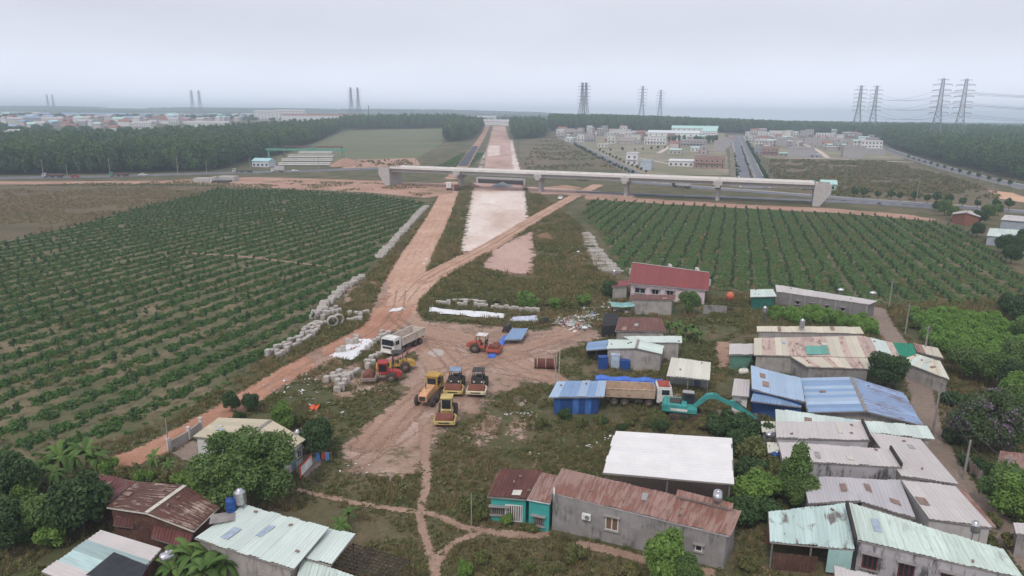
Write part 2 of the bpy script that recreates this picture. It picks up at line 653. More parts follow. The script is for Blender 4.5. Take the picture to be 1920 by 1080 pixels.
# fields
m_brown = soil('dry brown field', [(90, 84, 62), (108, 94, 74), (118, 100, 80)], scale=0.03, fine=0.5, edge=2.5, finec=(84, 84, 58), stretch=(1, 2.2, 1))
m_plant = soil('plantation soil', [(86, 90, 62), (110, 103, 78), (142, 122, 100)], scale=0.1, fine=1.0, edge=2.0, finec=(64, 74, 46))
m_past = soil('far pasture', [(98, 104, 76), (112, 112, 84), (120, 112, 90)], scale=0.012, fine=0.12, edge=6.0, finec=(92, 102, 70), stretch=(0.6, 2, 1))
m_scrub = soil('dry scrubland', [(84, 88, 60), (112, 98, 78), (128, 106, 88)], scale=0.025, fine=0.3, edge=4.0, finec=(82, 84, 58))
m_lot = soil('levelled building plots', [(112, 112, 88), (130, 122, 102), (156, 142, 126)], scale=0.03, fine=0.3, edge=3.0, finec=(98, 98, 70), gain=1.15)
m_red = soil('laterite dirt', [(156, 120, 102), (172, 136, 118), (184, 152, 136)], scale=0.06, fine=0.9, edge=1.6, finec=(150, 112, 94), grass=[(96, 94, 66), (116, 106, 80)], gthr=0.56, gamp=0.04, gain=1.05)

BROWN = [(-260, 350), (120, 347), (330, 347), (420, 350), (372, 366), (250, 392), (120, 430), (0, 456), (-260, 530)]
LEFTF = [(-420, 620), (-200, 515), (0, 452), (120, 430), (250, 392), (400, 354), (520, 356), (700, 366), (800, 380), (770, 415), (720, 470), (700, 500), (655, 540), (600, 600), (520, 665), (400, 745), (300, 790), (180, 850), (90, 880), (-60, 900), (-420, 940)]
RIGHTF = [(1085, 402), (1110, 372), (1190, 380), (1330, 388), (1500, 398), (1640, 405), (1760, 420), (1800, 425), (1860, 470), (1925, 520), (1990, 560), (1960, 590), (1850, 582), (1690, 572), (1560, 566), (1450, 548), (1330, 545), (1180, 520), (1160, 505), (1125, 440)]
area('brown_field', BROWN, m_brown, 0.004, res=(4, 4), margin=5)
area('plantation_field', LEFTF, m_plant, 0.008, res=(2, 2), margin=4, excl=False)
area('plantation_field', RIGHTF, m_plant, 0.008, res=(2, 2), margin=4, excl=False)
area('pasture', [(520, 292), (640, 244), (850, 240), (832, 262), (835, 268), (780, 300), (770, 306), (650, 309), (560, 312), (500, 308)], m_past, 0.01, res=(8, 10), margin=12)
area('scrub_field', [(640, 300), (780, 296), (790, 310), (700, 314), (640, 316)], m_red, 0.016, res=(3, 5), margin=4)
area('scrub_field', [(972, 300), (970, 268), (1010, 258), (1060, 262), (1125, 296), (1165, 318), (975, 319)], m_scrub, 0.01, res=(5, 6), margin=8)
area('scrub_field', [(1440, 296), (1560, 298), (1660, 300), (1710, 303), (1790, 332), (1850, 350), (1925, 372), (1925, 392), (1700, 381), (1560, 372), (1440, 352)], m_scrub, 0.012, res=(4, 5), margin=6)
area('building_plots', [(1040, 252), (1150, 246), (1360, 248), (1372, 340), (1230, 332), (1160, 312)], m_lot, 0.012, res=(6, 8), margin=6)
area('building_plots', [(1396, 250), (1640, 250), (1700, 300), (1660, 300), (1440, 297), (1420, 290)], m_lot, 0.012, res=(6, 8), margin=6)

# cleared strip and roadbed of the new expressway
m_pale = soil('pale gravel roadbed', [(178, 154, 142), (200, 184, 174), (214, 204, 196)], scale=0.05, fine=0.5, edge=3.0, finec=(182, 156, 140), stretch=(1, 0.45, 1), gain=1.22)
m_pink = soil('compacted pink subgrade', [(156, 126, 114), (178, 148, 136), (192, 168, 156)], scale=0.04, fine=0.5, edge=3.2, finec=(164, 128, 112), stretch=(1, 0.4, 1), gain=1.1)
m_verge = soil('half bare verge', [(84, 86, 58), (104, 92, 68), (140, 108, 90)], scale=0.06, fine=0.8, edge=2.0, finec=(70, 78, 48), grass=[(70, 80, 48), (88, 92, 58)], gthr=0.52)
area('verge', [(858, 350), (890, 350), (870, 420), (860, 475), (800, 512), (786, 500), (810, 440)], m_verge, 0.008, res=(1.5, 1.5), margin=2, excl=False)
area('verge', [(995, 350), (1080, 358), (1060, 395), (1075, 420), (1150, 510), (1150, 560), (1100, 590), (960, 575), (800, 575), (795, 545), (860, 520), (1000, 430)], m_verge, 0.008, res=(1.5, 1.5), margin=2, excl=False)
area('roadbed', [(884, 358), (986, 358), (990, 400), (998, 425), (960, 445), (905, 475), (862, 474), (866, 440), (876, 400)], m_pale, 0.03, res=(1.2, 1.2), margin=2)
area('roadbed', [(922, 470), (960, 448), (1000, 432), (1004, 470), (1003, 515), (950, 512), (900, 505)], m_pink, 0.03, res=(1, 1), margin=2)
area('roadbed', [(888, 342), (980, 342), (984, 362), (884, 362)], m_pink, 0.024, res=(1.5, 1.5), margin=2)
area('roadbed', [(903, 322), (910, 290), (915, 270), (920, 250), (924, 236), (948, 236), (952, 250), (959, 270), (964, 290), (970, 322)], m_pink, 0.03, res=(2, 4), margin=3)
area('gravel_patch', [(912, 293), (914, 272), (938, 273), (939, 291)], m_pale, 0.06, res=(2, 4), margin=3)
area('gravel_patch', [(962, 322), (955, 262), (961, 262), (968, 290), (978, 322)], m_pale, 0.05, res=(2, 4), margin=3)
area('gravel_patch', [(893, 322), (908, 285), (912, 285), (902, 322)], m_pale, 0.05, res=(2, 4), margin=3)
ribbon('dirt_road', [(846, 335), (868, 312), (885, 285), (905, 255), (914, 236)], [9, 9, 9, 8, 8], m_red, 0.036, res=(2.5, 4), margin=2)
m_asph = soil('grey asphalt', [(104, 104, 110), (116, 116, 122), (126, 126, 130)], scale=0.04, fine=0.8, edge=None, finec=(110, 108, 112), bump=0.1)
m_dark = soil('fresh dark asphalt', [(74, 76, 84), (86, 88, 96)], scale=0.04, fine=0.6, edge=0.8, finec=(70, 72, 78), bump=0.1)
m_walk = soil('pale paved footway', [(186, 168, 158), (200, 186, 176)], scale=0.05, fine=0.6, edge=0.3, finec=(176, 154, 140), bump=0.1, gain=1.1)
ribbon('dark_track', [(868, 311), (880, 292), (892, 274)], [7, 7, 6], m_dark, 0.045, res=(1.5, 2.5), margin=1)

# dirt roads and the yard
RUT = (140, 104, 86)
m_dirt = soil('laterite dirt road', [(166, 132, 112), (184, 150, 129), (196, 166, 146)], scale=0.07, fine=0.9, edge=1.0, ruts=RUT, finec=(158, 114, 92), gain=1.1)
m_dirt2 = soil('red dirt road', [(158, 114, 92), (174, 130, 108), (186, 147, 126)], scale=0.09, fine=1.1, edge=0.9, ruts=(132, 94, 78), finec=(150, 108, 88), gain=1.04)
m_yard = soil('trampled pink clay yard', [(112, 92, 80), (150, 124, 108), (168, 141, 126), (186, 162, 148)], scale=0.13, fine=0.9, edge=3.0, finec=(126, 102, 88), grass=[(92, 88, 62), (108, 100, 74)], gthr=0.575, gain=1.04)
m_path = soil('trodden earth path', [(136, 110, 94), (158, 132, 116)], scale=0.2, fine=1.6, edge=0.35, finec=(118, 96, 80), gain=1.25)
YARD = [(745, 575), (770, 578), (800, 600), (880, 607), (950, 614), (1010, 618), (1060, 606), (1110, 614), (1132, 634), (1090, 650), (1050, 660), (1048, 690), (1032, 716), (985, 724), (950, 738), (925, 745), (900, 780), (850, 800), (822, 830), (800, 880), (770, 892), (700, 895), (650, 885), (636, 855), (650, 825), (690, 795), (730, 770), (765, 745), (745, 722), (760, 700), (775, 680), (795, 660), (790, 640), (750, 622), (700, 640)]
area('dirt_yard', YARD, m_yard, 0.016, res=(0.8, 0.8), margin=2.5)
ribbon('dirt_road', [(848, 342), (838, 372), (812, 425), (772, 495), (752, 545), (738, 590)], [10, 9, 9, 9, 9, 9], m_dirt, 0.024, margin=1.5)
ribbon('dirt_road', [(748, 560), (722, 605), (660, 640), (560, 690), (480, 738), (380, 795), (300, 838), (225, 868)], [8, 7, 5.5, 5, 4.6, 4.4, 4.2, 4], m_dirt2, 0.03, margin=1.2)
ribbon('dirt_road', [(1120, 347), (1085, 364), (1050, 383), (1000, 412), (930, 455), (860, 492), (800, 525), (752, 568)], [7, 6, 6, 6, 6, 6.5, 7, 7], m_dirt, 0.036, margin=1.2)
m_track = soil('churned clay tracks', [(152, 122, 102), (166, 136, 117), (177, 150, 132)], scale=0.1, fine=1.2, edge=1.1, ruts=(124, 94, 82), finec=(142, 108, 92), gain=1.02)
ribbon('wheel_track', [(738, 590), (790, 628), (840, 690), (828, 730)], [7, 7, 7, 6], m_track, 0.028, margin=1.5)
ribbon('wheel_track', [(790, 618), (880, 640), (960, 682), (1040, 712)], [6, 6, 6, 4], m_track, 0.032, margin=1.5)
ribbon('wheel_track', [(1070, 622), (1010, 645), (930, 662), (850, 700), (760, 770), (700, 830)], [4, 4, 5, 5, 5, 5], m_track, 0.034, margin=1.5)
# single wheel ruts left by the rollers and trucks
m_rut = soil('pressed clay rut', [(138, 109, 94), (158, 128, 111)], 0.3, 1.6, edge=0.5, finec=(132, 105, 90), gain=1.15)
def rut_pair(px, gauge=1.9, w=0.4):
    pts, _ = smooth_path(wpoly(px), [1] * len(px), 5)
    for sgn in (-1, 1):
        line = []
        for i, p in enumerate(pts):
            a, b = Vector(pts[max(0, i - 1)]), Vector(pts[min(len(pts) - 1, i + 1)])
            t = (b - a).normalized()
            line.append((p[0] + t.y * sgn * gauge / 2, p[1] - t.x * sgn * gauge / 2))
        PATHS_KEEP = len(PATHS)
        ribbon('wheel_rut', line, w, m_rut, 0.05, res=(0.22, 0.3), margin=0.3, world=True, k=1)
        del PATHS[PATHS_KEEP:], PNAMES[PATHS_KEEP:]
for px_ in ([(740, 600), (780, 625), (830, 665), (870, 720), (880, 760)], [(735, 590), (800, 640), (905, 665), (985, 700)], [(1090, 622), (1000, 632), (900, 645), (810, 640), (742, 600)],
            [(1060, 640), (960, 672), (870, 690), (790, 740), (720, 810), (690, 860)], [(1040, 712), (960, 700), (880, 690), (800, 700)], [(752, 545), (742, 590), (700, 628), (600, 678), (500, 732)],
            [(1080, 370), (1010, 410), (930, 459), (860, 496), (790, 532)], [(660, 875), (720, 840), (780, 800), (815, 760)],
            [(1012, 404), (935, 448), (870, 484), (800, 520), (755, 566)]):
    rut_pair(px_)
ribbon('footpath', [(800, 790), (797, 850), (800, 905), (789, 950), (791, 985), (806, 1035), (815, 1085)], [2.0, 1.1, 1.0, 0.9, 0.9, 0.9, 1.0], m_path, 0.04, res=(0.25, 0.25), margin=0.5)
ribbon('footpath', [(560, 920), (660, 943), (760, 958), (820, 968), (870, 990), (960, 1003), (1020, 1004)], [0.7, 0.8, 0.9, 0.9, 0.9, 1.2, 1.1], m_path, 0.044, res=(0.25, 0.25), margin=0.5)
ribbon('footpath', [(905, 998), (850, 1020), (825, 1050), (812, 1085)], [0.9, 0.8, 0.9, 1.0], m_path, 0.048, res=(0.25, 0.25), margin=0.5)
ribbon('footpath', [(1090, 1022), (1150, 1035), (1230, 1058), (1330, 1075)], [1.2, 1.2, 1.2, 1.2], m_path, 0.048, res=(0.25, 0.25), margin=0.5)
ribbon('field_track', [(330, 474), (370, 476), (470, 483), (560, 494), (620, 500)], [0.8, 1.3, 1.1, 1.2, 0.9], m_path, 0.05, res=(0.5, 0.5), margin=0.6)
m_lane = soil('grey packed lane', [(128, 112, 100), (142, 126, 114)], scale=0.15, fine=1.3, edge=0.5, finec=(108, 94, 84), gain=1.15)
ribbon('village_lane', [(1640, 580), (1660, 615), (1685, 650), (1722, 720), (1738, 790), (1762, 850), (1800, 905), (1880, 990), (1960, 1080)], [4.2, 3.8, 3.6, 3.2, 3.2, 3.2, 3.2, 3.2, 3.2], m_lane, 0.02, res=(0.5, 0.5), margin=0.8)
area('concrete_apron', [(1340, 768), (1420, 775), (1430, 800), (1400, 812), (1360, 795)], m_lane, 0.03, res=(0.5, 0.5), margin=0.8)
for k, (pl) in enumerate([[(1340, 640), (1372, 640), (1372, 690), (1345, 690)], [(880, 640), (990, 660), (1000, 668), (960, 682)]]):
    area('bare_patch', pl, m_track, 0.02, res=(0.6, 0.6), margin=1.2)
for pl in ([(560, 705), (620, 684), (660, 690), (640, 705), (590, 722)], [(880, 790), (925, 765), (950, 775), (925, 815), (890, 850), (870, 840)], [(640, 545), (690, 520), (735, 530), (720, 570), (670, 585), (640, 575)], [(560, 640), (700, 690), (760, 705), (700, 745), (640, 750)], [(940, 800), (1000, 775), (1020, 790), (960, 825)]):
    area('bare_patch', pl, m_yard, 0.014, res=(0.7, 0.7), margin=2.5, excl=False)
# laterite works strip in front of the main road
area('laterite_strip', [(-200, 347), (-200, 341), (120, 340), (300, 339), (390, 335), (470, 332), (600, 335), (730, 340), (860, 345), (850, 362), (800, 372), (700, 362), (600, 357), (430, 349), (330, 345), (100, 346)], m_red, 0.024, res=(2.5, 2.5), margin=3)
area('laterite_strip', [(1095, 366), (1200, 372), (1400, 384), (1560, 391), (1700, 402), (1760, 412), (1745, 415), (1560, 399), (1400, 391), (1200, 381), (1095, 374)], m_red, 0.024, res=(1.5, 1.5), margin=2)
area('laterite_strip', [(985, 350), (1050, 352), (1190, 365), (1190, 372), (1090, 366), (990, 364)], m_pink, 0.02, res=(1.5, 1.5), margin=2)

# asphalt roads, with footways, kerbs and markings
def road(name, px, w, kerb=None, walks=(), mark=False, res=(1.5, 3)):
    pts = wpoly(px)
    ribbon(name, pts, w, m_asph, 0.05, res=res, margin=0.2, world=True)
    path, _ = smooth_path(pts, [w] * len(pts), 4)
    def offset(d):
        out = []
        for i, p in enumerate(path):
            a, b = Vector(path[max(0, i - 1)]), Vector(path[min(len(path) - 1, i + 1)])
            t = (b - a).normalized()
            out.append((p[0] + t.y * d, p[1] - t.x * d))
        return out
    return path, offset
def strip(name, line, w, z, mat, h=0.0, kind=True):
    """a raised or flat strip that follows a line"""
    vs, fs = [], []
    n = len(line)
    for i, p in enumerate(line):
        a, b = Vector(line[max(0, i - 1)]), Vector(line[min(n - 1, i + 1)])
        t = (b - a).normalized()
        nrm = Vector((t.y, -t.x)) * w / 2
        l, r = Vector(p) - nrm, Vector(p) + nrm
        g = float(T(p[0], p[1])) + z
        vs += [(l.x, l.y, g), (r.x, r.y, g), (r.x, r.y, g - h - 0.002), (l.x, l.y, g - h - 0.002)]
    for i in range(n - 1):
        a, b = 4 * i, 4 * i + 4
        fs += [(a, a + 1, b + 1, b), (a + 1, a + 2, b + 2, b + 1), (a + 3, a, b, b + 3)]
    fs += [(0, 3, 2, 1), (4 * n - 4, 4 * n - 3, 4 * n - 2, 4 * n - 1)]
    o = MB().add(vs, fs).build(name, mat)
    if kind:
        o['kind'] = 'structure'
    return o
m_kerb = plain('pale concrete kerb', (206, 200, 194), 0.9)
m_paint = plain('white road paint', (214, 212, 208), 0.8, dirt=0.3)
# main road crossing behind the flyover
MAIN = [(-240, 337), (0, 334), (200, 331), (400, 325), (560, 321), (720, 316), (860, 318)]
p_, off = road('main_road', MAIN, 11)
MAIN2 = [(860, 318), (1000, 324), (1130, 336), (1280, 349), (1450, 362), (1600, 374), (1760, 385), (1930, 399)]
p_, off = road('main_road', MAIN2, 10)
strip('kerb', off(-5.4), 0.5, 0.17, m_kerb, 0.14)
strip('footway', off(-7.4), 3.2, 0.15, m_walk, 0.12)
p_, off = road('side_road', [(1090, 360), (1250, 366), (1420, 372), (1560, 378), (1640, 382), (1780, 392)], 4.5)
# dual avenue of the new estate
AVL = [(1404, 352), (1396, 325), (1390, 300), (1382, 272), (1377, 254)]
AVR = [(1428, 352), (1416, 325), (1406, 300), (1396, 272), (1388, 254)]
p_, off = road('avenue', AVL, 7.5)
strip('kerb', off(-4.2), 0.5, 0.17, m_kerb, 0.14)
strip('footway', off(-7.0), 4.6, 0.15, m_walk, 0.12)
strip('median', off(5.6), 2.6, 0.17, m_walk, 0.14)
p_, off = road('avenue', AVR, 7.5)
strip('kerb', off(4.2), 0.5, 0.17, m_kerb, 0.14)
strip('footway', off(6.2), 3.0, 0.15, m_walk, 0.12)
# curving estate street
EST = [(1205, 331), (1165, 312), (1125, 292), (1085, 272), (1045, 253)]
p_, off = road('estate_street', EST, 6)
strip('footway', off(-4.6), 3.0, 0.15, m_walk, 0.12)
strip('footway', off(4.6), 3.0, 0.15, m_walk, 0.12)
for px_, w_ in (([(1130, 291), (1200, 297), (1280, 312), (1370, 318)], 3), ([(1235, 287), (1262, 272)], 5), ([(1255, 287), (1275, 270)], 3), ([(1476, 297), (1560, 298), (1640, 302), (1710, 304)], 5), ([(1552, 296), (1530, 280), (1500, 268)], 5), ([(1110, 268), (1240, 272)], 3)):
    ribbon('estate_path', px_, w_, m_walk, 0.06, res=(1.5, 3), margin=0.4)
# right hand road along the forest
RR = [(1940, 356), (1860, 337), (1780, 317), (1715, 298), (1680, 286), (1655, 277)]
p_, off = road('forest_road', RR, 9)
strip('footway', off(-6.2), 3.0, 0.15, m_walk, 0.12)
LL = off(4.8)
# black and white kerb stones along the forest road are strips of short kerbs
for i in range(0, len(LL) - 1):
    a, b = Vector(LL[i]), Vector(LL[i + 1])
    L = (b - a).length
    n = max(1, int(L / 4))
    for k in range(n):
        s0, s1 = a + (b - a) * (k / n), a + (b - a) * ((k + 0.5) / n)
        strip('kerb', [tuple(s0), tuple(s1)], 0.6, 0.3, m_paint, 0.26)
m_sand = soil('orange sand', [(186, 146, 116), (200, 164, 138)], scale=0.05, fine=0.5, edge=2.0, finec=(176, 132, 104), gain=1.15)
area('bare_patch', [(1850, 356), (1900, 362), (1930, 372), (1925, 381), (1870, 372)], m_sand, 0.03, res=(2, 2), margin=3)

# puddles
m_pud, nt_, b_, o_ = newmat('muddy puddle water')
b_.inputs['Base Color'].default_value = lin((176, 158, 146))
b_.inputs['Roughness'].default_value = 0.12
b_.inputs['Specular IOR Level'].default_value = 0.5
def puddle(px, py, rx, ry, label):
    c = P(px, py)
    vs = []
    n = 28
    ph = random.random() * 6
    for i in range(n):
        w = 2 * math.pi * i / n
        r = 1 + 0.13 * math.sin(2 * w + ph) + 0.09 * math.sin(5 * w + 2 * ph)
        vs.append((c.x + rx * r * math.cos(w), c.y + ry * r * math.sin(w), 0.058))
    o = MB().add(vs, [tuple(range(n))]).build('puddle', m_pud)
    o['kind'] = 'structure'
puddle(818, 662, 1.1, 1.9, '')
puddle(760, 626, 1.6, 1.8, '')
puddle(974, 751, 0.9, 1.6, '')
puddle(745, 581, 1.6, 0.9, '')
# ================================================================== flyover
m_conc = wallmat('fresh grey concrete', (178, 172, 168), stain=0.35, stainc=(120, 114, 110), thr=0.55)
m_concd = wallmat('shaded grey concrete', (160, 155, 152), stain=0.4, stainc=(112, 106, 102), thr=0.53)  # darker copy of the concrete, with shade put into its colour
m_deck = plain('pale deck concrete', (216, 210, 204), 0.9, var=0.08, scale=0.3, dirt=0.25, dirtc=(170, 150, 138))
def wb(mb, name, mat, root, parent=None):
    """links shapes given in world coordinates under a thing whose Empty stands at root.location"""
    l = root.location
    mb.v = [(v[0] - l[0], v[1] - l[1], v[2] - l[2]) for v in mb.v]
    return mb.build(name, mat, parent or root)

def flyover():
    a, b = Vector((-72, 375.5)), Vector((146, 293.5))
    d = (b - a).normalized()
    n = Vector((-d.y, d.x))
    root = thing('flyover', 'long unfinished concrete flyover on single piers crossing over the new roadbed', 'bridge', (a.x, a.y, 0))
    L = (b - a).length
    sup = [9, 48, 92, 135, 177, 217]
    zt = 9.4
    def q(s, t, z):
        p = a + d * s + n * t
        return Vector((p.x, p.y, z))
    for i in range(len(sup) - 1):
        s0, s1 = sup[i] + 0.15, sup[i + 1] - 0.15
        m = MB()
        for k in range(5):
            t = -4.4 + 2.2 * k
            m.beam(q(s0, t, zt - 1.3), q(s1, t, zt - 1.3), 0.7, 1.6)
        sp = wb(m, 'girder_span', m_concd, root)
        m = MB().beam(q(s0, 0, zt - 0.22), q(s1, 0, zt - 0.22), 11.6, 0.5)
        wb(m, 'deck_slab', m_deck, root)
        for t in (-5.65, 5.65):
            wb(MB().beam(q(s0, t, zt + 0.18), q(s1, t, zt + 0.18), 0.35, 0.9), 'edge_kerb', m_deck, root)
    for s in sup[1:-1]:
        m = MB().prism([q(s - 1.1, -6.4, 0)[:2], q(s + 1.1, -6.4, 0)[:2], q(s + 1.1, 6.4, 0)[:2], q(s - 1.1, 6.4, 0)[:2]], zt - 2.55, zt - 2.22)
        m.prism([q(s - 1.1, -6.4, 0)[:2], q(s + 1.1, -6.4, 0)[:2], q(s + 1.1, 6.4, 0)[:2], q(s - 1.1, 6.4, 0)[:2]], zt - 3.2, zt - 2.5)
        m.add([q(s - 1.1, -6.4, zt - 3.2), q(s + 1.1, -6.4, zt - 3.2), q(s + 1.1, 6.4, zt - 3.2), q(s - 1.1, 6.4, zt - 3.2),
               q(s - 0.9, -2.2, zt - 4.3), q(s + 0.9, -2.2, zt - 4.3), q(s + 0.9, 2.2, zt - 4.3), q(s - 0.9, 2.2, zt - 4.3)],
              [(0, 1, 5, 4), (1, 2, 6, 5), (2, 3, 7, 6), (3, 0, 4, 7), (4, 5, 6, 7)])
        wb(m, 'pier_cap', m_conc, root)
        # cross beam end that shows between the girders
        wb(MB().prism([q(s - 2.0, -5.9, 0)[:2], q(s + 2.0, -5.9, 0)[:2], q(s + 2.0, -5.3, 0)[:2], q(s - 2.0, -5.3, 0)[:2]], zt - 2.2, zt - 0.45), 'end_diaphragm', m_conc, root)
        m = MB().prism([q(s - 0.9, -2.1, 0)[:2], q(s - 0.55, -2.5, 0)[:2], q(s + 0.55, -2.5, 0)[:2], q(s + 0.9, -2.1, 0)[:2], q(s + 0.9, 2.1, 0)[:2], q(s + 0.55, 2.5, 0)[:2], q(s - 0.55, 2.5, 0)[:2], q(s - 0.9, 2.1, 0)[:2]], -0.3, zt - 4.2)
        wb(m, 'pier', m_conc, root)
    for s, sg in ((sup[0], -1), (sup[-1], 1)):
        m = MB()
        # wing walls cut off slanting, front wall and back wall
        for t in (-6.0, 6.0):
            prof = [(0, -0.5), (2.2, -0.5), (6.5, zt - 3.8), (6.5, zt + 0.1), (0, zt + 0.1)]
            vs = [q(s + sg * x, t - 0.35, z) for x, z in prof] + [q(s + sg * x, t + 0.35, z) for x, z in prof]
            k = len(prof)
            m = MB().add(vs, [tuple(range(k)), tuple(range(k, 2 * k))] + [(i, (i + 1) % k, k + (i + 1) % k, k + i) for i in range(k)])
            wb(m, 'wing_wall', m_conc, root)
        m = MB().beam(q(s - sg * 0.2, 0, (zt - 2.2) / 2), q(s + sg * 1.8, 0, (zt - 2.2) / 2), 12.9, zt - 2.2)
        m.beam(q(s + sg * 0.5, 0, zt - 1.0), q(s + sg * 1.2, 0, zt - 1.0), 11.2, 2.4)
        wb(m, 'abutment_wall', m_conc, root)
flyover()

# smaller structures of the works along the main road
def culvert_head():
    c = P(402, 342)
    r = thing('culvert', 'short concrete box culvert with wing walls beside the main road', 'culvert', c)
    MB().box((-5.5, 0, 1.2), (9, 7, 2.4)).build('headwall', m_conc, r)
    MB().box((4.5, 8, 1.4), (9, 7, 2.8)).build('headwall', m_conc, r)
    MB().prism([(-0.6, -3), (8, -2), (8, 4.2), (-0.6, 3)], 0, 1.0).build('channel', plain('dark channel concrete', (72, 70, 72)), r)  # channel darker than the headwalls
    MB().box((-0.4, 0.2, 1.5), (0.6, 7.4, 3.0)).build('wing_wall', m_deck, r)
culvert_head()
def cross_box():
    a, b = P(895, 343), P(983, 347)
    r = thing('road_underpass', 'low dark concrete underpass box across the roadbed below the flyover', 'underpass', a)
    d = (b - a)
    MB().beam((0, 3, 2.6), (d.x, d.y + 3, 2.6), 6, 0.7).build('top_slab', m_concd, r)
    MB().beam((0, 0.2, 1.2), (d.x, d.y + 0.2, 1.2), 0.5, 2.2).build('front_wall', plain('dark underpass wall', (66, 62, 62)), r)  # front wall darker than the slab and wing walls
    for e in (Vector((0, 0, 0)), d):
        MB().box((e.x, e.y - 0.6, 1.4), (1.0, 2.0, 2.8)).build('wing_wall', m_conc, r)
cross_box()

# ================================================================== village houses
Random_ = random.Random(17)
PATCHM = [plain('dull zinc patch', (156, 152, 150), 0.6), plain('rusted patch', (148, 122, 110), 0.8, var=0.3), plain('pale patch', (196, 190, 180), 0.6), plain('loose brick', (138, 116, 106), 0.95), plain('faded blue patch', (160, 172, 186), 0.6)]
def roof_plane(root, A, B, C, D, mats, sheet=1.05, rib=0.35, h=0.045, trim=None, edge=True, name='roof', clutter=None):
    """sheet metal roof on the plane A B (one eave) C D (other edge); ribs run from AB to DC"""
    A, B, C, D = (Vector(v) for v in (A, B, C, D))
    nrm = (B - A).cross(D - A).normalized()
    if nrm.z < 0:
        nrm = -nrm
    mats = mats if isinstance(mats, (list, tuple)) else [mats]
    m = MB()
    if edge:
        dn = nrm * -0.07
        for p, q in ((A, B), (B, C), (C, D), (D, A)):
            m.beam(p + dn, q + dn, 0.07, 0.1)
    else:
        m.beam(A + nrm * -0.08, B + nrm * -0.08, 0.06, 0.08)
    # purlins under the sheets
    for t in (0.25, 0.5, 0.75):
        m.beam(A.lerp(D, t) - nrm * 0.09, B.lerp(C, t) - nrm * 0.09, 0.06, 0.08)
    rf = wb(m, name, trim or plain('weathered roof trim', (140, 132, 126)), root)
    W_ = max((B - A).length, (C - D).length)
    n = max(1, round(W_ / sheet))
    ln = ((D - A).length + (C - B).length) / 2
    l = Vector(root.location)
    rows = 1 if ln < 9 else 2
    off = random.random() * 40
    for i in range(n):
        for j in range(rows):
            u0, u1 = i / n, (i + 1) / n + 0.012
            v0, v1 = j / rows, (j + 1) / rows + (0.02 if j < rows - 1 else 0)
            k = max(2, round(W_ / n / rib))
            us, hs_ = [], []
            for r in range(k):
                for f, z in ((0, 0), (0.55, 0), (0.66, h), (0.89, h)):
                    us.append((r + f) / k)
                    hs_.append(z)
            us.append(1.0)
            hs_.append(0)
            lift = 0.012 + 0.018 * random.random() + 0.01 * (i % 2) + 0.03 * j
            sk = random.uniform(-0.07, 0.1) / ln if ln > 2 else 0
            vs, uvs, fs = [], [], []
            for v in (v0, v1):
                for u, z in zip(us, hs_):
                    uu = min(u0 + (u1 - u0) * u, 1.02)
                    p = A.lerp(B, uu).lerp(D.lerp(C, uu), v + sk)
                    vs.append(p + nrm * (z + lift) - l)
                    uvs.append((off + uu * W_, off + v * ln))
            q = len(us)
            fs = [(a, a + 1, q + a + 1, q + a) for a in range(q - 1)]
            me = bpy.data.meshes.new('roof_sheet')
            me.from_pydata([tuple(v) for v in vs], [], fs)
            uvl = me.uv_layers.new(name='UVMap')
            for lp in me.loops:
                uvl.data[lp.index].uv = uvs[lp.vertex_index]
            me.materials.append(mats[0] if len(mats) == 1 else random.choice(mats))
            link(bpy.data.objects.new('roof_sheet', me), rf)
    # odd patches and weights lying on older roofs
    if clutter is None:
        clutter = W_ * ln > 16 and mats[0].name not in ('new white sheet roof', 'red sheet roof', 'green shade tarpaulin')
    if clutter:
        k_ = Random_.randint(0, 2)
        for _ in range(k_):
            u, v = Random_.uniform(0.1, 0.8), Random_.uniform(0.15, 0.75)
            c_ = A.lerp(B, u).lerp(D.lerp(C, u), v) + nrm * 0.115
            eu, ev = (B - A).normalized(), (D - A).normalized()
            w2, h2 = Random_.uniform(0.2, 0.42), Random_.uniform(0.3, 0.8)
            tw = Random_.uniform(-0.12, 0.12)
            eu2 = (eu + ev * tw).normalized()
            q_ = [c_ - eu2 * w2 - ev * h2, c_ + eu2 * w2 - ev * h2, c_ + eu2 * w2 + ev * h2, c_ - eu2 * w2 + ev * h2]
            wb(MB().add([p_ - nrm * 0.03 for p_ in q_] + q_, [(0, 3, 2, 1), (4, 5, 6, 7), (0, 1, 5, 4), (1, 2, 6, 5), (2, 3, 7, 6), (3, 0, 4, 7)]), 'patch_sheet', Random_.choice(PATCHM), root, rf)
        for _ in range(Random_.randint(0, 3)):
            u, v = Random_.uniform(0.05, 0.95), Random_.uniform(0.1, 0.9)
            c_ = A.lerp(B, u).lerp(D.lerp(C, u), v) + nrm * 0.13
            wb(MB().box(c_, (0.3, 0.16, 0.12), Random_.uniform(0, 3)), 'roof_weight', PATCHM[3], root, rf)
    return rf

def walls(root, loop, mat, inset=0.28, name='wall', base=-0.1, drop=0.12):
    """walls under a roof: loop of world points whose z is the roof height there"""
    c = sum((Vector(p) for p in loop), Vector()) / len(loop)
    pts = []
    for p in loop:
        d = Vector((c.x - p[0], c.y - p[1]))
        d = d.normalized() * min(inset * 1.4, d.length * 0.3)
        pts.append((p[0] + d.x, p[1] + d.y))
    EXCL.append([tuple(Vector(p) + (Vector(p) - Vector(c[:2])).normalized() * 0.5) for p in pts])
    m = MB().prism(pts, base, [p[2] - drop for p in loop])
    wb(m, name, mat, root)
    return pts

